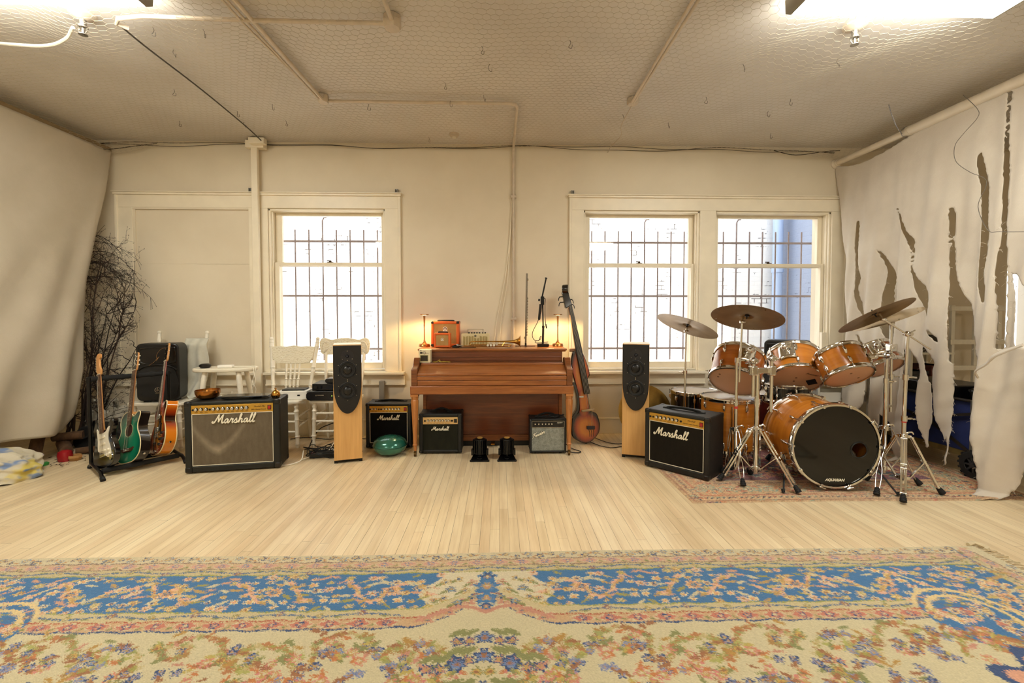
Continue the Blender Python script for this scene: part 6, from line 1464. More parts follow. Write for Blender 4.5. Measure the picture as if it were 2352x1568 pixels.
def archtop():
    t = thing('hollow_body_guitar', 'amber sunburst hollow-body guitar turned edge-on, rightmost in the rack', 'electric guitar', group='guitars in the rack')
    out = closed([(0, 0), (.11, .01), (.19, .07), (.2, .15), (.165, .23), (.125, .285), (.125, .34), (.15, .40), (.145, .445), (.115, .455), (.08, .43), (.045, .415), (-.03, .43), (-.09, .465), (-.14, .44), (-.148, .385), (-.125, .325), (-.125, .28), (-.165, .22), (-.2, .14), (-.185, .06), (-.1, .008)])
    sd = NT('amber_sides'); sp = sd.n('ShaderNodeSeparateXYZ'); sd.l(sd.coords(), sp.inputs[0]); e = sd.math('ABSOLUTE', sd.math('SUBTRACT', sp.outputs['Z'], .295))
    sd.set(color=sd.ramp(e, [(.02, '#2a0c04'), (.065, '#a33a0e'), (.12, '#d87a1c'), (.3, '#d8851f')]), rough=.13, coat=.6)
    obj('body', MB().prism(out, -.042, .042), sd.m, t, bevel=.003)
    for y in (-.042, .042): q = MB(); q.tube([(x, y, z) for x, z in inset(out, -.0005)], .0045, 6, closed=True); obj('binding', q, M_BIND, t)
    tp = obj('top', MB().prism(inset(out, .004), -.047, -.041), burst('amber_burst', '#d98a2a', '#b4471a', '#2a0c06', (0, .2), (.19, .26)), t, bevel=.003)
    for s in (-1, 1):
        q = MB(); q.tube([(s*.085, -.048, .15), (s*.075, -.048, .165), (s*.09, -.048, .2), (s*.085, -.048, .245), (s*.095, -.048, .262)], .005, 6, sub=4, flat=.5); obj('f_hole', q, M_BLACKP, tp)
    for z in (.215, .33): obj('pickup', MB().box(-.036, -.062, z-.02, .036, -.046, z+.02), M_CHROME, t, bevel=.003)
    obj('bridge', MB().box(-.05, -.066, .16, .05, -.047, .175), M_CHROME, t, bevel=.002)
    q = MB(); q.tube([(-.03, -.056, .10), (-.03, -.05, .03), (0, -.04, .0), (.03, -.05, .03), (.03, -.056, .10)], .006, 8, sub=4); q.box(-.04, -.062, .09, .04, -.052, .105); obj('tailpiece', q, M_CHROME, t)
    for x, z in ((.13, .17), (.145, .115), (.105, .12), (.1, .075)): obj('knob', MB().lathe([(.013, 0), (.011, .016), (0, .016)], 14, frame((x, -.047, z), (0, -1, 0))), M_KNOB, t)
    obj('pickguard', MB().prism([(.03, .19), (.085, .2), (.075, .33), (.03, .35)], -.056, -.053), mat('black_gloss', '#080607'), t)
    obj('strap_pin', MB().lathe([(.006, 0), (.004, .008), (.009, .014), (0, .015)], 12, frame((.185, 0, .08), (1, 0, -.3))), M_CHROME, t)
    neck_parts(t, .43, .86, .33, -.056, .056, .044, .06, mat('red_mahogany', '#8a3420', .25, coat=.4))
    hs = closed([(-.021, .86), (-.036, .89), (-.04, .95), (-.038, 1.02), (-.015, 1.035), (0, 1.025), (.015, 1.035), (.038, 1.02), (.04, .95), (.036, .89), (.021, .86)], 3)
    h = obj('headstock', MB().prism(hs, -.052, -.036), M_NECK, t, bevel=.002); obj('headstock_face', MB().prism(inset(hs, .003), -.0532, -.0518), mat('black_gloss', '#080607'), h)
    for k in range(3):
        for s in (-1, 1): tuner(h, (s*.04, -.044, .90+.045*k), (s, 0, 0), M_CHROME)
    strings(t, .10, .87, -.068, -.058, .056, .036)
    q = MB(); q.tube([(.01, -.06, .99), (-.03, -.09, .98), (-.06, -.11, .93), (-.07, -.1, .89), (-.05, -.11, .87), (-.035, -.1, .895), (-.06, -.09, .915), (-.075, -.11, .88), (-.05, -.13, .85), (-.09, -.15, .83)], .0012, 5, sub=6); obj('loose_string', q, mat('bronze_string', '#b98a5a', .3, 1), h)
    place(t, (-3.0, 4.09, .078), (-3.10, 4.37, .79), -127)
archtop()

# ------------------------------------------------------------------ loudspeaker on the left chair, chairs, stool
def pa_speaker(loc, rotz, label, w=.355):
    t = thing('powered_speaker', label, 'loudspeaker', loc, rotz, 'black moulded loudspeakers'); h, d = .555, .26
    q = MB(); q.prism(rrect(-w/2, .0, w/2, h, .05, 6), .0, .2); obj('cabinet', q, M_BLACKP, t, bevel=.012, bseg=3)
    q = MB(); q.prism(rrect(-w/2+.03, .03, w/2-.03, h-.07, .04), .2, d); obj('rear_housing', q, mat('dark_grey_plastic', '#26241f', .5), t, bevel=.015)
    hm = MB()
    def horn(u, v):
        x = (u-.5)*(w-.05); z = .345+.175*v; e = ((u-.5)*2)**2; k = (1-e)*math.sin(PI*min(1, v*1.05))
        return (x, -.004+.05*k, z+.02*e*(1-v))
    hm.grid(horn, 20, 12); obj('horn', hm, mat('horn_black', '#0e0d0e', .25), t, solid=.003)
    hm = MB(); hm.tube([(-w/2+.02, -.003, .30), (-w*.3, -.008, .335), (0, -.010, .352), (w*.3, -.008, .335), (w/2-.02, -.003, .30)], .008, 8, sub=4); obj('brow', hm, M_BLACKP, t)
    obj('grille', MB().prism(closed([(-w/2+.025, .05), (w/2-.025, .05), (w/2-.025, .27), (w*.3, .315), (0, .335), (-w*.3, .315), (-w/2+.025, .27)], 2), -.008, .002), mat('speaker_grille', '#0b0b0b', .6, bump=.6, bscale=500), t)
    e = MB(); c = (-.0, -.009, .105); e.torus(c, (0, 1, 0), .024, .0026, 28, 6)
    for k in range(3):
        a = R(90+120*k); e.bar((c[0]+.004*math.cos(a), -.010, c[2]+.004*math.sin(a)), (c[0]+.024*math.cos(a), -.010, c[2]+.024*math.sin(a)), .003, .003)
        a = R(30+120*k); e.bar((c[0], -.010, c[2]), (c[0]+.014*math.cos(a), -.010, c[2]+.014*math.sin(a)), .002, .002)
    obj('emblem', e, M_STEEL, t); text('lettering', 'YAMAHA', .011, M_STEEL, t, (0, -.0095, .072))
    for x in (-1, 1):
        for z in (.07, .27): obj('screw', MB().cyl((x*(w/2-.045), -.007, z), (x*(w/2-.045), -.0105, z), .005, n=8), M_BLACKM, t)
        obj('foot', MB().box(x*w*.3-.03, .03, -.012, x*w*.3+.03, .17, .004), M_RUBBER, t)
    return t
pa_speaker((-3.295, 4.47, .487), 14, 'black moulded loudspeaker sitting on the white chair behind guitars')
def turned(h, r, knobs=((.12, 1.25), (.72, 1.3), (.78, .75), (.84, 1.35), (.9, .8))):
    prof = [(r*.55, 0), (r*.8, h*.05)]; last = .05
    for z, k in knobs: prof += [(r*(.8+.2*z), h*(z-.025)), (r*k, h*z), (r*(.82+.15*z), h*(z+.025))]
    return prof+[(r*.9, h)]
def turn(p, q, r, knobs, m, name, parent, n=12):
    p, q = V(p), V(q); return obj(name, MB().lathe(turned((q-p).length, r, knobs), n, frame(p, q-p)), m, parent)
M_CARVE = NT('carved_white'); _v = M_CARVE.coords(); _w = M_CARVE.n('ShaderNodeTexWave'); _w.wave_type = 'RINGS'; _w.inputs['Scale'].default_value = 16; _w.inputs['Distortion'].default_value = 9; _w.inputs['Detail'].default_value = 2; _w.inputs['Detail Scale'].default_value = 2.2; M_CARVE.l(_v, _w.inputs['Vector'])
_c = M_CARVE.ramp(_w.outputs['Fac'], [(.03, '#cfc3a6'), (.2, '#e2dac2'), (1, '#e6dfca')]); M_CARVE.set(color=_c, rough=.4); M_CARVE.bump(_w.outputs['Fac'], .18, .003); M_CARVE = M_CARVE.m
def chair(loc, rotz, label, crest, sw=.42, sd=.40, hs=.465, splay=.05, ht=1.06, cloth=False):
    t = thing('wooden_chair', label, 'chair', loc, rotz, 'white painted wooden chairs')
    seat = closed([(-sw/2, 0), (-sw/4, -.012), (sw/4, -.012), (sw/2, 0), (sw/2+.005, sd*.35), (sw/2-.03, sd), (-sw/2+.03, sd), (-sw/2-.005, sd*.35)], 5)
    obj('seat', MB().prism(seat, hs-.03, hs, axis='z'), M_WHITE, t, bevel=.008, bseg=3)
    KN = ((.08, 1.1), (.25, 1.25), (.3, .85), (.62, 1.1), (.8, 1.3), (.85, .8), (.9, 1.2))
    fl = [(-sw/2+.04, .035), (sw/2-.04, .035)]; bl = [(-sw/2+.05, sd-.04), (sw/2-.05, sd-.04)]
    for (x, y) in fl: turn((x*1.08, y-.01, 0), (x, y, hs-.02), .021, KN, M_WHITE, 'leg', t)
    for (x, y) in bl: turn((x*1.05, y+.06, 0), (x, y, hs-.02), .019, ((.5, 1.1),), M_WHITE, 'leg', t)
    for z in (.16, .26, .34): turn((-sw/2+.035, .03, z), (sw/2-.035, .03, z), .0115, ((.25, 1.1), (.5, 1.4), (.75, 1.1)), M_WHITE, 'stretcher', t, 10)
    for s in (0, 1):
        for z in (.2, .3): turn((fl[s][0]*1.05, fl[s][1], z), (bl[s][0]*1.04, bl[s][1]+.03, z+.02), .0105, ((.5, 1.3),), M_WHITE, 'stretcher', t, 10)
    yb = sd-.03; rec = .10
    bx = sw/2-.035
    P = lambda s, f: V((s*(bx+splay*f), yb+rec*f, hs+(ht-hs)*f))
    if crest == 'pressed':
        for s in (-1, 1):
            turn(P(s, 0), P(s, 1), .021, ((.1, 1.15), (.14, .8), (.18, 1.15), (.42, 1.1), (.46, .8), (.5, 1.15), (.88, 1.2)), M_WHITE, 'back_post', t)
            q = MB(); q.sphere(P(s, 1)+V((0, 0, .012)), .021, 14, 8, (1, 1, .9)); q.torus(P(s, .955), (0, 0, 1), .018, .006, 18, 6); obj('finial', q, M_WHITE, t)
        f0, f1 = .58, .86; w0, w1 = P(1, f0).x-.012, P(1, f1).x-.012
        top = [(w1*k, P(1, f1).z+.02*(1-abs(k))**.6*(.7+.3*math.cos(k*9))+.004) for k in np.linspace(-1, 1, 25)]; bot = [(w0*k, P(1, f0).z+.0-.012*math.cos(k*PI*.5)+(.03 if abs(k) > .88 else 0)) for k in np.linspace(1, -1, 25)]
        q = MB(); q.prism(top+bot, -.012, .012); ym = P(1, .72).y; zm = P(1, .72).z
        ang = math.atan2(rec, ht-hs)
        M = Matrix.Translation((0, ym, zm)) @ Matrix.Rotation(-ang, 4, 'X') @ Matrix.Translation((0, 0, -zm)); q.v = [tuple(M @ V((x, y+.02*math.cos(x*5)-.02, z))) for x, y, z in q.v]
        cr = obj('crest_panel', q, M_CARVE, t, bevel=.004)
        q = MB()
        for s in (-1, 1): q.tube([tuple(M @ V((s*a, -.014, zm+b))) for a, b in ((.02, .035), (.08, .05), (.14, .03), (.18, -.02), (.15, -.045), (.11, -.03), (.13, -.01))], .004, 6, sub=5)
        q.tube([tuple(M @ V((a, -.014, zm+b))) for a, b in ((-.11, -.045), (-.06, .0), (0, .015), (.06, .0), (.11, -.045))], .004, 6, sub=5); obj('carving', q, M_WHITE, cr)
        for k in (-.3, -.1, .1, .3): turn((bx*k*1.0, yb, hs-.005), (bx*k*1.15*1.1, P(1, f0).y-.0, P(1, f0).z), .0115, ((.12, 1.3), (.2, .8), (.3, 1.5), (.4, .9), (.5, 1.5), (.56, .8)), M_WHITE, 'spindle', t, 10)
    elif crest == 'bow':
        for s in (-1, 1): turn(P(s, 0), P(s, .80), .0165, ((.5, 1.05),), M_WHITE, 'back_post', t)
        z0, z1 = hs+(ht-hs)*.72, ht+.01; w = .265
        out = closed([(-w*.88, z0), (-w*.4, z0-.004), (w*.4, z0-.004), (w*.88, z0), (w*.98, z0+.06), (w*1.0, z1-.05), (w*.93, z1-.01), (w*.78, z1), (w*.55, z1-.018), (w*.25, z1-.006), (0, z1), (-w*.25, z1-.006), (-w*.55, z1-.018), (-w*.78, z1), (-w*.93, z1-.01), (-w*1.0, z1-.05), (-w*.98, z0+.06)], 4)
        q = MB(); q.prism(out, P(1, .85).y-.012, P(1, .85).y+.012); q.v = [(x, y+.03*math.cos(x*4)-.03, z) for x, y, z in q.v]; cr = obj('crest_panel', q, M_CARVE, t, bevel=.005)
        yc = P(1, .85).y-.018; q = MB()
        for s in (-1, 1):
            q = MB(); q.tube([(s*a, yc+.03*math.cos(a*4)-.03, z0+b) for a, b in ((.245, .03), (.235, .1), (.2, .135), (.16, .12), (.165, .085), (.2, .08), (.205, .11))], .004, 6, sub=6)
            for k in range(3): q.tube([(s*a, yc+.03*math.cos(a*4)-.03, z0+b) for a, b in ((.225-.01*k, .02), (.2-.015*k, .05+.01*k), (.15-.015*k, .07+.01*k))], .003, 6, sub=4)
            obj('carving', q, M_WHITE, cr)
        for k in (-.55, -.2, .2, .55): turn((bx*k, yb, hs-.005), (bx*k*1.15, P(1, .72).y, z0+.005), .011, ((.3, 1.3), (.5, 1.4)), M_WHITE, 'spindle', t, 10)
    else:
        for s in (-1, 1):
            turn(P(s, 0), P(s, 1), .019, ((.1, 1.1), (.45, 1.15), (.9, 1.2)), M_WHITE, 'back_post', t); obj('finial', MB().sphere(P(s, 1)+V((0, 0, .012)), .02, 14, 8), M_WHITE, t)
        for f in (.3, .8): q = MB(); q.bar(P(-1, f), P(1, f), .018, .05); obj('back_slat', q, M_WHITE, t, bevel=.004)
    return t
chair((-3.31, 4.43, 0), 0, 'white wooden chair carrying the black loudspeaker behind the guitar rack', 'plain', .50, .36, .474, .03, 1.12)
chair((-2.19, 4.50, 0), 0, 'white pressed-back chair with carved crest and turned spindles, nearest large amplifier', 'pressed', .44, .36, .474, .06, 1.05)
chair((-1.655, 4.52, 0), 0, 'white chair with broad scrolled crest behind the left tower speaker', 'bow', .44, .36, .474, .02, 1.06)
# pale cloth hung over the left chair
def cloth_over():
    def fn(u, v):
        x = -3.24+.24*u+.012*math.sin(9*v+4*u); s = v*.62
        y = 4.745+.015*math.sin(14*u+3*v)*(.4+v); z = 1.085-s+.01*math.sin(7*u)
        if v < .12: y += .05*(1-v/.12); z = 1.085-.01*(1-v/.12)-s
        if v > .72: y -= (v-.72)*.35; z = max(z, .482+.012*math.sin(18*u)+.02*(v-.72))
        return (x+.03*v*(u-.5), y, z)
    o = obj('draped_cloth', MB().grid(fn, 26, 40), canvas_mat('pale_cotton', '#cfcdbf', '#bdbaab', 6), angle=80, solid=.004); tag(o, 'crumpled pale grey cloth hanging over the left white chair', 'cloth')
cloth_over()
def stool():
    t = thing('wooden_stool', 'white painted stool with worn oval top behind the large amplifier', 'stool', (-2.70, 4.56, 0), 6)
    zt = .80; out = closed([(-.285, 0), (-.25, -.10), (-.1, -.145), (.1, -.145), (.25, -.10), (.285, 0), (.25, .10), (.1, .14), (-.1, .14), (-.25, .10)], 5)
    wp = NT('worn_white'); f = wp.noise(wp.coords(), 11, 4, .6); wp.set(color=wp.ramp(f, [(.30, '#5b4128'), (.36, '#ddd5c0'), (.7, '#e4dcc8')]), rough=.5)
    q = MB(); q.prism(out, zt-.035, zt, axis='z'); obj('seat', q, wp.m, t, bevel=.01, bseg=3)
    for sx in (-1, 1):
        for sy in (-1, 1): turn((sx*.24, sy*.15, 0), (sx*.15, sy*.085, zt-.03), .025, ((.1, 1.15), (.55, 1.1), (.63, 1.0), (.655, 1.15), (.68, .85), (.9, 1.05)), M_WHITE, 'leg', t)
    for sy in (-1, 1): turn((-.185, sy*.11, .52), (.185, sy*.11, .52), .017, ((.5, 1.3),), M_WHITE, 'stretcher', t)
    for sx in (-1, 1): turn((sx*.19, -.11, .46), (sx*.19, .11, .46), .017, ((.5, 1.3),), M_WHITE, 'stretcher', t)
stool()
mb = MB(); mb.lathe([(0, 0), (.038, .002), (.05, .014), (.052, .026), (.045, .036), (.03, .042), (0, .043)], 28, Matrix.Translation((-2.865, 4.50, .80))); tag(obj('smart_puck', mb, M_BLACKP), 'round black puck-shaped gadget on the white stool', 'gadget')
t = thing('power_brick', 'white power adapter with cord lying on the white stool', 'adapter', (-2.67, 4.52, .80), 8)
obj('body', MB().box(-.075, -.03, 0, .06, .03, .028), mat('white_plastic', '#efece4', .35), t, bevel=.006)
mb = MB(); mb.tube([(.06, 0, .012), (.1, .01, .005), (.16, .02, .005), (.235, .03, .006), (.262, -.0, .0), (.268, -.03, -.05), (.25, -.05, -.14), (.28, -.05, -.22), (.24, -.05, -.32), (.26, -.05, -.5)], .003, 6, sub=6); mb.tube([(.05, -.01, .012), (.14, -.02, .005), (.24, -.015, .005), (.266, -.06, -.04), (.285, -.08, -.13), (.255, -.08, -.22), (.285, -.08, -.32), (.27, -.08, -.5)], .003, 6, sub=6); obj('cord', mb, mat('white_cord', '#e4dfd0', .5), t)
# things on top of the large amplifier
AT = .598
t = thing('singing_bowl', 'bronze singing bowl on the large amplifier', 'bowl', (-2.50, 3.955, AT)); obj('shell', MB().lathe([(.0, 0), (.05, .002), (.08, .018), (.094, .05), (.095, .078), (.09, .078), (.088, .05), (.075, .024), (.048, .009), (0, .007)], 40, caps=False), mat('hammered_bronze', '#a36c34', .22, 1, var=.2, vscale=12, bump=.2, bscale=40), t)
tag(obj('tablet', MB().box(-.185, -.075, 0, .185, .075, .009), [mat('screen_black', '#0b0b10', .12)], loc=(-2.18, 3.985, AT+.019), rot=(0, 0, R(9)), bevel=.003), 'flat black tablet resting on the large amplifier handle', 'tablet')
t = thing('hand_bell', 'small brass bell with black slotted base on the large amplifier', 'bell', (-1.945, 3.995, AT))
obj('dome', MB().lathe([(.036, .022), (.0365, .03), (.03, .05), (.016, .064), (.006, .068), (.005, .076), (.011, .08), (.011, .084), (0, .086)], 28), M_BRASS, t)
q = MB(); q.lathe([(.026, 0), (.028, .004), (.034, .02), (.036, .024), (0, .024)], 24); obj('base', q, M_BLACKP, t)
for k in range(16): a = 2*PI*k/16; obj('slot_rib', MB().bar((.029*math.cos(a), .029*math.sin(a), .003), (.0375*math.cos(a), .0375*math.sin(a), .024), .003, .003), M_BRASS, t)
# white box with a black disc player on the second chair
t = thing('white_box', 'white device box with black lid on the pressed-back chair seat', 'device', (-2.04, 4.56, .474), 4)
obj('case', MB().box(-.16, 0, 0, .12, .2, .085), mat('white_plastic', '#efece4'), t, bevel=.006); obj('lid', MB().box(-.13, .03, .085, .09, .17, .098), M_BLACKP, t, bevel=.004); obj('port', MB().box(.03, -.002, .035, .055, .001, .05), M_BLACKP, t)
M_AMPB = mat('rack_black', '#0d0d10', .35, .2); M_BLUE = mat('blue_display', '#9db4ff', .3, emit=(.35, .45, 1), emits=3.5)
t = thing('power_amplifier', 'black power amplifier with glowing blue display on the scrolled chair', 'audio device', (-1.66, 4.50, .474), 4)
obj('case', MB().box(-.215, .012, .004, .215, .3, .092), M_AMPB, t, bevel=.004)
q = MB(); q.prism(closed([(-.218, .01), (-.1, .004), (.1, .004), (.218, .01), (.218, .085), (.1, .094), (-.1, .094), (-.218, .085)], 3), -.006, .014); obj('front_panel', q, mat('front_plastic', '#101014', .3), t, bevel=.004)
q = MB(); q.cyl((-.135, -.0055, .055), (-.135, -.0085, .055), .0085, n=18); q.box(-.122, -.0082, .051, -.062, -.0055, .0595); obj('maker_mark', q, M_STEEL, t); obj('display', MB().box(.06, -.008, .04, .11, -.005, .068), M_BLUE, t); obj('status_light', MB().cyl((.015, -.006, .048), (.015, -.0085, .048), .003, n=8), mat('green_led', '#aaff55', .3, emit=(.5, 1, .1), emits=3), t); obj('dial', MB().lathe([(.012, 0), (.011, .012), (0, .012)], 16, frame((.04, -.006, .052), (0, -1, 0))), M_KNOB, t)
t = thing('stereo_receiver', 'flat black stereo component stacked on the power amplifier', 'audio device', (-1.64, 4.52, .566), 4)
obj('case', MB().box(-.2, 0, .006, .2, .26, .072), M_AMPB, t, bevel=.003); obj('volume_dial', MB().lathe([(.017, 0), (.016, .014), (0, .014)], 20, frame((-.165, 0, .04), (0, -1, 0))), M_KNOB, t); obj('window', MB().box(-.12, -.002, .02, .1, .001, .058), mat('screen_black', '#0b0b10'), t)
for x in (-1, 1): obj('foot', MB().cyl((x*.16, .03, 0), (x*.16, .03, .008), .012, n=10), M_RUBBER, t)
t = thing('network_streamer', 'small rounded black streamer with tiny screen on top of audio stack', 'audio device', (-1.64, 4.54, .638), 4)
obj('case', MB().prism(rrect(-.085, .003, .085, .048, .02), 0, .13), M_BLACKP, t, bevel=.004); obj('display', MB().box(0.0, -.0025, .015, .04, .001, .036), mat('small_screen', '#c7d6e8', .3, emit=(.6, .75, 1), emits=1.2), t); obj('dial', MB().cyl((-.05, .0, .026), (-.05, -.004, .026), .008, n=14), M_KNOB, t)

# ------------------------------------------------------------------ cables on the floor between chairs
def cable(pts, r, m, label, group='cables on the floor by the chairs', name='cable'):
    return tag(obj(name, MB().tube(pts, r, 6, sub=6), m), label, 'cable', group)
rc = random.Random(3)
LAB = 'thin black cable in the tangle beside the large amplifier'
for i in range(9):
    pts = []; x, y = rc.uniform(-1.85, -1.7), rc.uniform(4.15, 4.4)
    cx, cy = rc.uniform(-1.72, -1.5), rc.uniform(4.2, 4.42)
    for k in range(rc.randint(9, 14)):
        a = k*1.1+i; rr = rc.uniform(.05, .17); pts.append((cx+rr*1.25*math.cos(a), cy+rr*.7*math.sin(a), .006+.009*i*rc.random()+(.05 if rc.random() < .12 else 0)))
    cable(pts, rc.choice((.0035, .0042, .005)), M_RUBBER, LAB)
cable([(-1.55, 4.85, .45), (-1.60, 4.75, .25), (-1.72, 4.72, .2), (-1.82, 4.62, .16), (-1.86, 4.5, .05), (-1.8, 4.35, .012), (-1.6, 4.3, .012), (-1.45, 4.36, .01)], .005, M_RUBBER, 'black cable arching down from the scrolled chair', None)
cable([(-1.5, 4.5, .3), (-1.55, 4.36, .15), (-1.62, 4.28, .03), (-1.72, 4.2, .02), (-1.78, 4.12, .012)], .0045, mat('white_cord', '#e4dfd0'), 'white cable running down beside the left tower speaker', None)
cable([(-1.84, 4.3, .03), (-1.79, 4.17, .075), (-1.76, 4.05, .03), (-1.83, 4.0, .008), (-1.9, 3.98, .007)], .0045, mat('white_cord', '#e4dfd0'), 'white cable end lying before the large amplifier', None)
cable([(-2.2, 4.82, .01), (-2.0, 4.8, .03), (-1.8, 4.78, .015), (-1.6, 4.82, .02), (-1.4, 4.8, .01), (-1.2, 4.78, .01)], .005, M_RUBBER, 'long black cable lying along the wall under white chairs', None)
t = thing('power_strip', 'black power strip lying among the tangled cables', 'power strip', (-1.62, 4.22, .0), 8); obj('body', MB().box(-.13, -.028, .004, .13, .028, .042), M_BLACKP, t, bevel=.005); obj('switch', MB().box(-.11, -.012, .042, -.085, .012, .048), M_REDSW, t)
for k in range(4): obj('outlet', MB().cyl((-.05+.045*k, 0, .041), (-.05+.045*k, 0, .0435), .015, n=16), mat('dark_grey_plastic', '#26241f'), t)
tag(obj('adapter_block', MB().box(-.045, -.03, 0, .045, .03, .04), mat('white_plastic', '#efece4'), loc=(-1.56, 4.36, .0), rot=(0, 0, R(20)), bevel=.006), 'white adapter block on the floor beside the left tower speaker', 'adapter')
cable([(.66, 4.62, .012), (.7, 4.42, .01), (.78, 4.3, .008), (.72, 4.27, .008), (.62, 4.34, .008), (.55, 4.5, .006)], .004, M_RUBBER, 'black cable curling by the right piano leg', None)
cable([(1.0, 4.75, .02), (1.1, 4.62, .008), (1.2, 4.55, .008), (1.35, 4.6, .008)], .004, M_RUBBER, 'black cable running from bass to the right tower speaker', None)
cable([(.93, 4.65, .006), (1.0, 4.5, .008), (1.05, 4.4, .02), (1.12, 4.42, .008), (1.25, 4.48, .006)], .004, M_RUBBER, 'second black cable on the floor near the upright bass', None)
# cord coiled on the silver-grille amplifier
mb = MB(); mb.tube([(.36, 4.33, .345), (.42, 4.30, .35), (.5, 4.34, .347), (.56, 4.31, .352), (.52, 4.28, .347), (.47, 4.31, .358), (.55, 4.35, .356), (.6, 4.36, .346), (.63, 4.40, .345)], .0055, 6, sub=6); mb.cyl((.37, 4.325, .346), (.345, 4.335, .344), .008, n=10)
tag(obj('guitar_lead', mb, M_RUBBER), 'black lead coiled on top of the silver-grille amplifier', 'cable')

# ------------------------------------------------------------------ electric upright bass
def upright_bass():
    t = thing('electric_upright_bass', 'sunburst electric upright bass leaning on the wall beside the piano', 'upright bass')
    K = lambda pts: [((x-290)/850, (1452-y)/850) for x, y in pts]
    out = closed(K([(290, 1450), (345, 1425), (398, 1365), (410, 1300), (402, 1245), (380, 1195), (335, 1170), (318, 1100), (305, 1000), (303, 920), (318, 885), (330, 855), (318, 790), (290, 710), (258, 652), (195, 645), (172, 700), (168, 760), (178, 850), (198, 930), (218, 1010), (228, 1090), (228, 1170), (195, 1208), (168, 1230), (160, 1300), (166, 1390), (225, 1435)]), 4)
    bm_ = NT('bass_burst'); n_ = bm_.n('ShaderNodeTexCoord'); sp = bm_.n('ShaderNodeSeparateXYZ'); bm_.l(n_.outputs['Object'], sp.inputs[0])
    def el(c, r):
        a = bm_.math('DIVIDE', bm_.math('SUBTRACT', sp.outputs['X'], c[0]), r[0]); b = bm_.math('DIVIDE', bm_.math('SUBTRACT', sp.outputs['Z'], c[1]), r[1]); return bm_.math('SQRT', bm_.math('ADD', bm_.math('MULTIPLY', a, a), bm_.math('MULTIPLY', b, b)))
    d = bm_.math('MINIMUM', bm_.math('MINIMUM', el((.0, .16), (.14, .165)), el((-.045, .72), (.10, .27))), el((-.02, .42), (.065, .22)))
    bm_.set(color=bm_.ramp(bm_.math('MULTIPLY_ADD', bm_.noise(bm_.coords((30, 30, 1.5)), 2, 3), .15, bm_.math('SUBTRACT', d, .07)), [(.4, '#c9761f'), (.7, '#a3421a'), (.98, '#1a0806')]), rough=.2, coat=.5)
    b = obj('body', MB().prism(out, -.03, .03), mat('black_gloss', '#080607'), t, bevel=.008, bseg=3)
    obj('top', MB().prism(inset(out, .007), -.034, -.029), bm_.m, t, bevel=.002)
    sidew = closed(K([(228, 1165), (232, 1090), (222, 1010), (205, 950), (185, 925), (176, 940), (200, 1010), (212, 1090), (205, 1160), (175, 1210), (162, 1225), (162, 1240), (200, 1215)]), 4); obj('side_wing', MB().prism(sidew, -.045, .05), mat('black_gloss', '#080607'), t, bevel=.004)
    fbp = K([(272, 1030), (326, 1028), (262, 640), (178, 240), (150, 246), (205, 640)]); obj('fingerboard', MB().prism(fbp, -.062, -.040), mat('ebony', '#0d0b0b', .3), t, bevel=.004)
    nk = K([(215, 700), (262, 690), (175, 255), (150, 262)]); obj('neck', MB().prism(nk, -.042, -.005), wood('bass_neck', '#7d4a22', '#94592b', '#a86a38', (14, 14, 1)), t, bevel=.008)
    q = MB(); hd = K([(150, 262), (182, 246), (158, 160), (150, 110), (120, 105), (90, 130), (105, 190), (118, 262), (130, 275)]); q.prism(hd, -.055, .0); h = obj('head', q, mat('black_gloss', '#080607'), t, bevel=.006)
    c = K([(112, 100)])[0]; q = MB(); q.lathe([(.0, 0), (.046, 0), (.048, .01), (.048, .05), (.046, .062), (0, .062)], 28, frame((c[0]-.01, -.03, c[1]), (1, -.35, 0))); obj('scroll', q, mat('black_gloss', '#080607'), h)
    for (x, y, s) in ((92, 165, -1), (95, 215, -1), (168, 190, 1), (176, 235, 1)):
        p = K([(x, y)])[0]; q = MB(); q.cyl((p[0]-s*.03, -.03, p[1]), (p[0]+s*.018, -.03, p[1]-.005), .006, n=8); q.tube([(p[0]+s*.016, -.03, p[1]), (p[0]+s*.03, -.03, p[1]-.02), (p[0]+s*.034, -.03, p[1]-.045)], .006, 6, sub=3, flat=.5); obj('tuner', q, M_BLACKM, h)
    a = K([(245, 1172), (355, 1160)]); q = MB(); q.bar((a[0][0], -.075, a[0][1]), (a[1][0], -.075, a[1][1]), .05, .018); q.v = [(x, y, z) for x, y, z in q.v]; obj('bridge', q, mat('bridge_maple', '#a08a66', .5), t, bevel=.003)
    a = K([(292, 1330), (360, 1302)]); q = MB(); q.box(a[0][0], -.062, a[0][1], a[1][0], -.036, a[1][1]); obj('tailpiece', q, mat('dark_violet', '#1b1526', .3), t, bevel=.003)
    q = MB()
    for k in range(4):
        p = K([(157+6*k, 250), (298+13*k, 1166), (302+14*k, 1305)]); q.cyl((p[0][0], -.064, p[0][1]), (p[1][0], -.098, p[1][1]), .0011, n=5); q.cyl((p[1][0], -.098, p[1][1]), (p[2][0], -.06, p[2][1]), .0011, n=5)
    obj('strings', q, M_STRING, t)
    q = MB()
    for k in range(3): p = K([(310+18*k, 1332), (318+14*k, 1395)]); q.tube([(p[0][0], -.037, p[0][1]), (p[0][0]+.008, -.037, p[0][1]-.03), (p[1][0], -.037, p[1][1])], .0025, 5, sub=3)
    obj('ornament', q, M_BLACKP, t)
    p = K([(250, 1052)])[0]; obj('pickup_label', MB().box(p[0]-.02, -.036, p[1]-.008, p[0]+.025, -.0335, p[1]+.008), M_STEEL, t)
    for (x, y) in ((185, 640), (175, 660)): p = K([(x, y)])[0]; q = MB(); q.box(p[0]-.03, -.03, p[1]-.02, p[0]+.025, .03, p[1]+.012); obj('support_arm', q, mat('arm_wood', '#7a5230', .4), t, bevel=.006); break
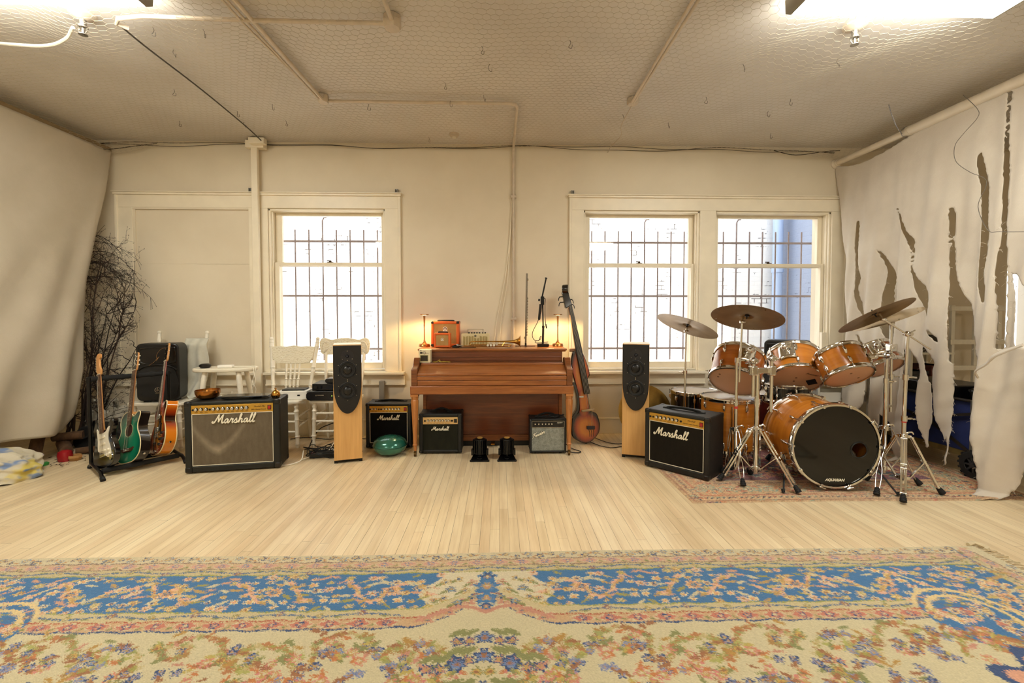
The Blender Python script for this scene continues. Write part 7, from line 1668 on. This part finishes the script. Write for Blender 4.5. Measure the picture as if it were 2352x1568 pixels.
    obj('end_pin', MB().cyl((0.0, 0, -.004), (0.0, 0, .03), .012, r2=.02, n=12), M_BLACKM, t)
    t.matrix_world = Matrix.Translation((.888, 4.60, .005)) @ Matrix.Rotation(R(-7.6), 4, 'X')
upright_bass()

# ------------------------------------------------------------------ left corner clutter
def branches():
    t = thing('dry_branches', 'tall bundle of dry dark twiggy branches in the left corner', 'branches', (-4.35, 4.72, 0))
    rb_ = random.Random(12); m_ = mat('dry_bark', '#3c2a20', .85, var=.25, vscale=40); m2 = mat('dry_bark_dark', '#241814', .9)
    def twig(q, p, d, L, r, depth):
        pts = [V(p)]; d = V(d).normalized(); n = 6
        for k in range(n):
            d = (d+V((rb_.uniform(-.18, .2), rb_.uniform(-.16, .12), rb_.uniform(-.2, .12)-.02*depth))).normalized(); np_ = pts[-1]+d*L/n
            if 4.72+np_.y > 4.93: np_.y = .20-rb_.random()*.06
            if 4.72+np_.y < 4.66: np_.y = -.05+rb_.random()*.05
            if -4.35+np_.x < -4.7: np_.x = -.35+rb_.random()*.1
            if -4.35+np_.x > -3.67: np_.x = .68; d.x = -.5
            pts.append(np_)
        q.tube(pts, [r*(1-.75*i/n) for i in range(n+1)], 5 if depth else 7)
        if depth < 3:
            for k in range((9, 6, 3)[depth]):
                i = rb_.randint(1, n); s = rb_.choice((-1, 1)); twig(q, pts[i], d+V((rb_.uniform(-1, 1.1), rb_.uniform(-.6, .3), rb_.uniform(-.5, .9))), L*rb_.uniform(.22, .42), max(.0009, r*.40), depth+1)
        if depth >= 1: q.sphere(pts[-1], .0032, 6, 4)
    for k in range(15):
        q = MB(); x = rb_.uniform(-.05, .26); twig(q, (x, rb_.uniform(-.1, .1), .01), (rb_.uniform(-.12, .24), rb_.uniform(-.1, .1), 1), rb_.uniform(1.2, 1.85), .0105, 0); obj('stem', q, m_ if k % 2 else m2, t)
    for k in range(16):                                          # arching tips reaching right
        q = MB(); z0 = rb_.uniform(1.6, 2.12); x0 = rb_.uniform(-.12, .1); L = rb_.uniform(.4, .7); dr = rb_.uniform(.1, .3); y0 = rb_.uniform(-.02, .12)
        pts = [V((x0-.45, y0+.03, z0-.35)), V((x0, y0, z0))]+[V((x0+L*f, y0-.02*f, z0+.06*math.sin(PI*f*.9)-dr*f**2.6)) for f in np.linspace(.15, 1, 8)]
        q.tube(pts, [.005-.0036*i/9 for i in range(10)], 5, sub=0)
        for p in pts[2:]:
            for j in range(3):
                d = V((rb_.uniform(.1, .9), rb_.uniform(-.3, .2), rb_.uniform(-.9, .4))).normalized()*rb_.uniform(.04, .14); q.tube([p, p+d*.5+V((0, 0, .008)), p+d], .0012, 4); q.sphere(p+d, .003, 6, 4)
        obj('stem', q, m2, t)
branches()
M_LOG = mat('log_bark', '#5a4029', .9, var=.35, vscale=30, bump=.6, bscale=40, stretch=(1, 1, .3)); M_CUT = mat('log_end', '#a5835a', .8, var=.15)
for i, (p, q_, r, lb) in enumerate([((-4.28, 4.55, .06), (-4.0, 4.28, .055), .055, 'short log lying flat under the left drape, nearest guitar rack'), ((-4.22, 4.2, .012), (-4.33, 4.42, .36), .05, 'log standing upright behind the paint-stained cloth'), ((-4.35, 4.65, .05), (-4.12, 4.70, .05), .045, 'thin log at the very back of the firewood heap'), ((-4.05, 4.52, .15), (-4.28, 4.45, .14), .042, 'log lying across the top of the firewood heap'), ((-3.98, 4.35, .035), (-3.80, 4.48, .035), .032, 'thin stick of firewood beside the guitar rack')]):
    m = MB(); m.cyl(p, q_, r, r*.9, n=14); tag(obj('firewood_log', m, M_LOG), lb, 'log', 'firewood under the left drape')
t = thing('red_tin', 'small red round tin among the firewood', 'tin', (-3.92, 4.18, 0), 20); obj('body', MB().lathe([(.045, 0), (.052, .01), (.055, .05), (.048, .085), (.02, .1), (0, .1)], 20), mat('red_gloss', '#9b1c22', .25), t); obj('wrapper', MB().lathe([(.035, 0), (.05, .03), (.045, .05)], 9, Matrix.Translation((.075, -.01, 0)), caps=False), mat('brown_paper', '#a97b45', .8), t, solid=.003)
tag(obj('green_lid', MB().lathe([(.04, 0), (.042, .018), (.036, .022), (0, .022)], 20, Matrix.Translation((-4.0, 4.06, 0))), mat('green_plastic', '#2f8a3c', .4)), 'round green plastic lid on floor by the firewood', 'lid')
# black soft bag on the floor behind the guitars
def lump(name, c, sx, sy, sz, m_, amp=.2, fr=9, seed=1, n=40, mm=24):
    def fn(u, v):
        a = 2*PI*u; b = PI/2*v; k = 1+amp*(math.sin(fr*a*.5+seed)*math.sin(5*b+seed)+.5*math.sin(fr*a+3*b))*math.sin(2*b+.3)*.5
        r = math.cos(b)**.55 if b < PI/2-.001 else 0
        return (c[0]+sx*k*r*math.cos(a), c[1]+sy*k*r*math.sin(a), c[2]+sz*k*math.sin(b)**.9)
    return obj(name, MB().grid(fn, n, mm), m_, angle=70)
t = thing('guitar_bag', 'black padded bag lying on the floor behind the guitar rack', 'bag', (-3.87, 4.60, 0), -8); obj('body', MB().prism(closed([(-.27, 0), (.27, 0), (.29, .1), (.2, .2), (-.05, .24), (-.26, .19)], 5), -.1, .1), mat('black_nylon', '#101012', .6, bump=.4, bscale=60), t, bevel=.04, bseg=3); q = MB(); q.tube([(-.2, -.11, .1), (-.05, -.13, .15), (.15, -.12, .12)], .012, 6, sub=4, flat=.4); obj('strap', q, M_RUBBER, t)
tag(lump('plastic_bag', (-4.12, 4.84, 0), .18, .10, .42, mat('milky_plastic', '#b9b3a4', .35), .5, 11, 2), 'crumpled whitish plastic bag in the left corner behind the rack', 'bag')
def paint_cloth():
    t = NT('paint_stained_canvas'); v = t.coords(); c = t.ramp(t.noise(v, 4, 4), [(.35, '#c9c0a8'), (.7, '#ded6c2')])
    for i, (col, s, lo) in enumerate((('#cfb936', 3.0, .52), ('#4a78b5', 3.6, .57), ('#9a8ab8', 3.3, .56), ('#3d3530', 9, .69))):
        vv = t.coords((1, 1, 1.5)); o = t.n('ShaderNodeVectorMath', operation='ADD'); t.l(vv, o.inputs[0]); o.inputs[1].default_value = (3.7*i+1, 1.3*i, 2.1*i)
        f = t.ramp(t.noise(o.outputs[0], s, 3, .6), [(lo, '#000000'), (lo+.06, '#ffffff')]); c = t.mix(t.math('MULTIPLY', f, .75), c, col)
    t.set(color=c, rough=.95, spec=.15); t.bump(t.noise(v, 30, 3), .3, .01)
    def fn(u, v_):
        a = 2*PI*u; b = PI/2*v_; lay = .035*math.sin(22*b+3*math.sin(a*2))*math.cos(b); fo = .10*math.sin(7*a+4*b)*math.sin(3*b+.4)+.05*math.sin(13*a-5*b)
        r = (math.cos(b)**.5 if v_ < .999 else 0)*(1+fo*.55)+lay*.6
        return (-4.25+.5*r*math.cos(a), 3.72+.33*r*math.sin(a), .003+.215*math.sin(b)**.85*(1+.25*fo)+.012*math.sin(9*a)*math.cos(b))
    tag(obj('drop_cloth', MB().grid(fn, 90, 44), t.m, angle=75), 'bundled paint-stained drop cloth on the floor before the left drape', 'drop cloth')
paint_cloth()
rb2 = random.Random(5); mb = MB()
for k in range(120):
    x, y = rb2.uniform(-4.15, -3.75), rb2.uniform(4.0, 4.5); a = rb2.uniform(0, 6); L = rb2.uniform(.008, .03)
    mb.add([(x, y, .002), (x+L*math.cos(a), y+L*math.sin(a), .004), (x+L*.6*math.cos(a+.6), y+L*.6*math.sin(a+.6), .006), (x-.3*L*math.sin(a), y+.3*L*math.cos(a), .003)], [(0, 1, 2, 3)])
tag(obj('bark_debris', mb, mat('bark_bits', '#3d2c1e', .9), smooth=False), 'scattered bark chips and dry bits below the left drape', 'debris', kind='stuff')
# ------------------------------------------------------------------ conduits and small fittings on ceiling and walls
ZT = 3.115
def pipe(name, runs, r, label, m=None, boxes=(), straps=()):
    q = MB()
    for pts in runs: q.tube(pts, r, 10)
    o = obj(name, q, m or M_CONDUIT); tag(o, label, 'conduit')
    for (x, y, z, s, h) in boxes: obj('junction_box', MB().lathe([(s, 0), (s, -h*.8), (s*.85, -h), (0, -h)], 8, Matrix.Translation((x, y, z)) @ Matrix.Rotation(PI/8, 4, 'Z')), m or M_CONDUIT, o)
    for (x, y, z) in straps: obj('pipe_strap', MB().cyl((x-.03, y, z), (x+.03, y, z), r*1.5, n=10), M_CONDUIT, o)
    return o
pipe('ceiling_conduit', [[(-1.535, 1.2, ZT), (-1.51, 2.72, ZT), (-1.475, 3.91, ZT), (-1.44, 3.93, ZT), (.10, 3.93, ZT), (.145, 3.96, ZT), (.155, 4.0, ZT), (.155, 4.93, ZT), (.155, 4.965, ZT-.03), (.155, 4.975, 2.9), (.155, 4.975, .99)]], .0135,
     'long painted conduit crossing the ceiling and running down the wall behind piano', boxes=((-1.475, 3.92, ZC-.01, .045, .06),), straps=((.155, 4.98, 2.6), (.155, 4.98, 1.27)))
pipe('ceiling_conduit', [[(-1.575, 1.2, ZT+.01), (-1.555, 2.72, ZT), (-1.505, 3.88, ZT)], [(-1.60, 1.9, ZT+.008), (-1.57, 2.9, ZT-.01), (-1.53, 3.5, ZT), (-1.50, 3.88, ZT)]], .0075, 'pair of thinner pipes beside the long ceiling conduit at left')
pipe('ceiling_conduit', [[(-2.30, 2.95, ZT-.02), (-2.34, 2.91, ZT-.015), (-2.30, 2.87, ZT-.01), (-2.15, 2.86, ZT), (-1.5, 2.88, ZT), (-.68, 2.885, ZT)], [(-.655, 2.88, ZT), (-.66, 2.0, ZT), (-.66, 1.2, ZT)]], .0135, 'short ceiling conduit from left light to the round junction box', boxes=((-.66, 2.89, ZC-.005, .055, .075),))
pipe('ceiling_conduit', [[(1.135, 1.2, ZT), (1.14, 2.6, ZT), (1.14, 3.89, ZT)], [(1.105, 1.2, ZT), (1.11, 2.9, ZT), (1.125, 3.88, ZT)]], .010, 'twin ceiling conduits left of the right light', boxes=((1.14, 3.91, ZC-.005, .05, .05),))
tag(obj('ceiling_wire', MB().tube([(-2.33, 2.93, ZT-.02), (-2.37, 3.2, ZT), (-2.39, 3.8, ZT+.01), (-2.43, 4.5, ZT+.01), (-2.46, 4.86, ZT)], .0055, 6, sub=5), mat('dark_wire', '#4a4238')), 'dark twisted wire running along the ceiling from left light to the wall post', 'wire')
tag(obj('ceiling_cable', MB().tube([(1.14, 3.92, ZT), (1.12, 4.2, 3.05), (1.2, 4.5, 3.08), (1.19, 4.9, 3.11), (1.18, 4.975, 3.08)], .004, 6, sub=5), M_CONDUIT), 'thin pale cable drooping from ceiling box to the back wall', 'cable')
tag(obj('light_cord', MB().tube([(-2.62, 2.93, ZT-.03), (-2.75, 3.02, ZT-.05), (-2.95, 3.08, ZT-.06), (-3.3, 3.07, ZT-.05), (-3.9, 3.1, ZT-.02)], .010, 8, sub=6), mat('white_cord', '#e4dfd0')), 'thick white cord looping in the netting below left light', 'cord')
for (x, y, lb) in ((-2.56, 2.93, 'small ceiling sprinkler head beside the left fluorescent light'), (2.27, 2.90, 'small ceiling sprinkler head beside the right fluorescent light')):
    t = thing('sprinkler_head', lb, 'sprinkler', (x, y, ZC)); obj('flange', MB().lathe([(.07, 0), (.068, -.012), (.03, -.03), (.022, -.035)], 24), M_CONDUIT, t); obj('nozzle', MB().lathe([(.02, -.03), (.018, -.07), (.026, -.072), (.026, -.082), (.008, -.084), (.008, -.12), (.024, -.121), (.024, -.125), (0, -.126)], 18), M_STEEL, t)
    q = MB(); q.tube([(-.02, 0, -.08), (-.026, 0, -.1), (-.01, 0, -.12)], .003, 5, sub=3); q.tube([(.02, 0, -.08), (.026, 0, -.1), (.01, 0, -.12)], .003, 5, sub=3); obj('yoke', q, M_STEEL, t)
t = thing('smoke_detector', 'tiny round white detector on the ceiling above the piano', 'detector', (-.46, 4.72, ZC)); obj('base', MB().lathe([(.05, 0), (.05, -.015), (.04, -.03), (.03, -.032)], 24), M_CONDUIT, t); obj('sensor', MB().lathe([(.02, -.03), (.018, -.045), (0, -.047)], 16), M_WHITE, t)
t = thing('wall_post', 'painted square wooden post running up the wall between boarded and glazed windows', 'post', (-2.572, 4.918, 0)); obj('shaft', MB().box(-.033, -.02, .18, .033, .02, 3.07), M_TRIM, t, bevel=.004); q = MB(); q.box(-.09, -.02, 3.07, .10, .06, 3.15); q.box(-.02, -.09, 3.09, .14, -.02, 3.15); obj('cap_block', q, M_TRIM, t, bevel=.004)
for x, lb in ((-2.655, 'small metal curtain bracket above the boarded window'), (-1.105, 'small metal curtain bracket at top right of left window trim'), (.80, 'small metal curtain bracket at top left of right window trim')):
    q = MB(); q.box(x-.014, YB-.035, 2.63, x+.014, YB, 2.634); q.box(x-.014, YB-.006, 2.63, x+.014, YB, 2.675); q.box(x-.014, YB-.036, 2.63, x-.010, YB, 2.668); q.box(x+.010, YB-.036, 2.63, x+.014, YB, 2.668); tag(obj('curtain_bracket', q, mat('bracket_steel', '#8c8a84', .4, .7), bevel=.001), lb, 'bracket')
for k, lb in ((0, 'slack white cable hanging down the wall above the piano, left strand'), (1, 'slack white cable hanging down the wall above the piano, right strand')):
    tag(obj('wall_cable', MB().tube([(.135, 4.985, 2.55), (.12, 4.985, 2.2), (.06+.03*k, 4.985, 1.7), (-.02+.045*k, 4.985, 1.3), (-.06+.06*k, 4.985, 1.0)], .0045, 6, sub=6), M_TRIM), lb, 'cable')
tag(obj('wall_outlet_box', MB().box(-1.30, 4.93, .40, -1.245, 4.98, .60), mat('grey_metal_box', '#8f8d86', .5, .3), bevel=.004), 'grey metal box on the wall behind the left tower speaker', 'box')
# wire ties dangling from the netting
rh = random.Random(21)
for k in range(26):
    x, y = rh.uniform(-3.4, 3.2), rh.uniform(2.9, 4.7); z = ZC-.05
    q = MB(); q.tube([(x, y, z), (x+rh.uniform(-.01, .01), y, z-.02), (x+rh.uniform(-.015, .015), y, z-.045), (x+.012, y+.005, z-.05), (x+.016, y, z-.03)], .0016, 4, sub=4)
    obj('wire_tie', q, mat('dark_wire', '#4a4238'), net_o)

# ------------------------------------------------------------------ behind the drum kit and behind the torn drape
pa_speaker((2.985, 4.62, .5), -33, 'black moulded loudspeaker on a low stand behind the drum kit, before the window', .43)
t = thing('speaker_stool', 'low black stand carrying the rear loudspeaker behind the drums', 'stand', (3.045, 4.71, 0), -33)
obj('seat', MB().box(-.2, -.14, .455, .2, .14, .488), M_BLACKM, t, bevel=.004)
for sx in (-1, 1):
    for sy in (-1, 1): obj('leg', MB().cyl((sx*.17, sy*.11, 0), (sx*.16, sy*.10, .46), .012, n=10), M_BLACKM, t)
def cart():
    t = thing('rolling_cart', 'white three-tier rolling cart in the corner behind the bass drum', 'cart', (3.63, 4.80, 0), 0); w, d = .27, .12; m_ = mat('cart_white', '#d6d2c6', .4)
    for sx in (-1, 1):
        for sy in (-1, 1):
            obj('post', MB().box(sx*w-.012, sy*d-.012, .07, sx*w+.012, sy*d+.012, .86), m_, t, bevel=.003)
            q = MB(); q.cyl((sx*w-.012, sy*d, .03), (sx*w+.012, sy*d, .03), .03, n=16); obj('caster', q, M_BLACKP, t)
    for z in (.12, .40, .70):
        q = MB(); o_ = rrect(-w+.005, -d-.01, w-.005, d+.01, .05); i_ = rrect(-w+.012, -d-.003, w-.012, d+.003, .045); n = len(o_)
        q.v = [(x, y, z) for x, y in o_]+[(x, y, z+.10) for x, y in o_]+[(x, y, z+.10) for x, y in i_]+[(x, y, z+.008) for x, y in i_]
        q.f = [(k, (k+1) % n, n+(k+1) % n, n+k) for k in range(n)]+[(n+k, n+(k+1) % n, 2*n+(k+1) % n, 2*n+k) for k in range(n)]+[(2*n+k, 2*n+(k+1) % n, 3*n+(k+1) % n, 3*n+k) for k in range(n)]+[tuple(range(n))[::-1], tuple(range(3*n, 4*n))]; q.mi = [0]*len(q.f)
        obj('tray', q, m_, t)
cart()
def wagon():
    t = thing('folding_wagon', 'blue fabric folding wagon with knobby black wheels behind the torn drape', 'wagon', (4.08, 3.97, 0), 3); w, L = .27, .42
    bl = mat('blue_canvas', '#1d2b62', .75, var=.15, vscale=14, bump=.4, bscale=60); fr = mat('brown_black_tube', '#2e2823', .4, .3); gy = mat('grey_tube', '#77746c', .4, .6)
    q = MB()
    for s in (-1, 1): q.box(s*w-.006, -L, .20, s*w+.006, L, .62); q.box(-w, s*L-.006, .20, w, s*L+.006, .62)
    q.box(-w, -L, .19, w, L, .21); obj('tub', q, bl, t, bevel=.01)
    obj('tub_base', MB().box(-w-.004, -L-.004, .15, w+.004, L+.004, .20), mat('olive_board', '#6b5a2c', .7), t, bevel=.005)
    for s in (-1, 1):
        for e in (-1, 1):
            obj('corner_post', MB().box(s*(w+.02)-.012, e*L-.012, .12, s*(w+.02)+.012, e*L+.012, .63), gy, t, bevel=.003)
            q = MB(); q.bar((s*(w+.03), e*L, .52), (s*(w+.03), 0, .40), .016, .022); q.bar((s*(w+.03), e*L, .20), (s*(w+.03), 0, .44), .016, .022); obj('cross_brace', q, fr, t)
            q = MB(); c = (s*(w+.01), e*(L+.03), .112); M = frame((c[0]-.04, c[1], c[2]), (1, 0, 0)); q.lathe([(.06, 0), (.1, .0), (.112, .012), (.112, .068), (.1, .08), (.06, .08)], 32, M, caps=False); wl = obj('wheel', q, M_RUBBER, t)
            q = MB()
            for k in range(18):
                for h in (0, 1): q.box(.108, -.009, .008+.036*h, .121, .009, .034+.036*h, M @ Matrix.Rotation(2*PI*(k+.5*h)/18, 4, 'Z'))
            obj('tread', q, M_RUBBER, wl)
            q = MB(); q.lathe([(.07, .006), (.066, .012), (.06, .008)], 24, M, caps=False); q.cyl((c[0]-.045, c[1], c[2]), (c[0]+.045, c[1], c[2]), .018, n=14)
            for k in range(8): q.box(.012, -.007, .008, .064, .007, .02, M @ Matrix.Rotation(2*PI*k/8, 4, 'Z'))
            obj('spokes', q, mat('wheel_grey', '#3a3a3c', .35, .3), wl)
            obj('fork', MB().bar((c[0], c[1], c[2]), (c[0], e*L, .2), .02, .03), fr, t)
    q = MB(); q.tube([(-w-.02, -L, .62), (-w-.02, L, .62)], .012, 8); q.tube([(w+.02, -L, .62), (w+.02, L, .62)], .012, 8); obj('top_rail', q, fr, t)
wagon()
t = thing('black_crate', 'black plastic crate of gear standing in the blue wagon', 'crate', (4.06, 4.05, .215)); q = MB(); q.box(-.2, -.3, 0, .2, .3, .50); obj('box', q, M_BLACKP, t, bevel=.01)
for k in range(3): obj('rib', MB().box(-.206, -.3, .1+.14*k, -.2, .3, .13+.14*k), mat('dark_grey_plastic', '#26241f'), t)
t = thing('black_case', 'black instrument case leaning beside the crate in the wagon', 'case', (4.17, 3.68, .215)); obj('shell', MB().box(-.12, -.025, 0, .06, .03, .52, Matrix.Rotation(R(-14), 4, 'Y')), M_BLACKM, t, bevel=.02); obj('handle', MB().tube([(-.13, -.03, .2), (-.16, -.04, .24), (-.16, -.04, .3), (-.15, -.03, .34)], .008, 6, sub=3), M_RUBBER, t)
t = thing('slatted_rack', 'white slatted wooden frame standing by the wall behind torn drape', 'frame', (5.15, 4.78, 0), 0)
for x in (-.26, 0, .26): obj('upright', MB().box(x-.02, -.015, 0, x+.02, .015, 1.42), M_WHITE, t, bevel=.003)
for z in (.35, .72, 1.0, 1.36): obj('cross_rail', MB().box(-.30, -.03, z, .30, .0, z+.05), M_WHITE, t, bevel=.003)
t = thing('storage_shelf', 'dark loaded storage shelf behind the cart and torn drape', 'shelf', (4.55, 4.80, 0))
for x in (-.22, .22):
    for y in (-.14, .14): obj('post', MB().box(x-.012, y-.012, 0, x+.012, y+.012, 1.0), M_WHITE, t)
for z in (.1, .5, .9): obj('board', MB().box(-.24, -.16, z, .24, .16, z+.02), M_WHITE, t)
for (x, z, w, h, c, lb) in ((-.1, .52, .2, .2, '#1a1a1c', 'black box on the middle board of the shelf behind torn drape'), (.12, .52, .16, .26, '#5a2a1e', 'brown box on the middle board of the shelf behind torn drape'), (-.02, .12, .34, .24, '#141416', 'black bin on the bottom board of the shelf behind torn drape'), (0, .92, .3, .18, '#3d3428', 'dark cardboard box on top of the shelf behind torn drape')):
    q = MB(); q.box(4.55+x-w/2, 4.69, z, 4.55+x+w/2, 4.93, z+h); q.box(4.55+x-w/2-.006, 4.684, z+h-.03, 4.55+x+w/2+.006, 4.936, z+h); tag(obj('storage_box', q, mat('box_'+c, c, .6), bevel=.004), lb, 'box')
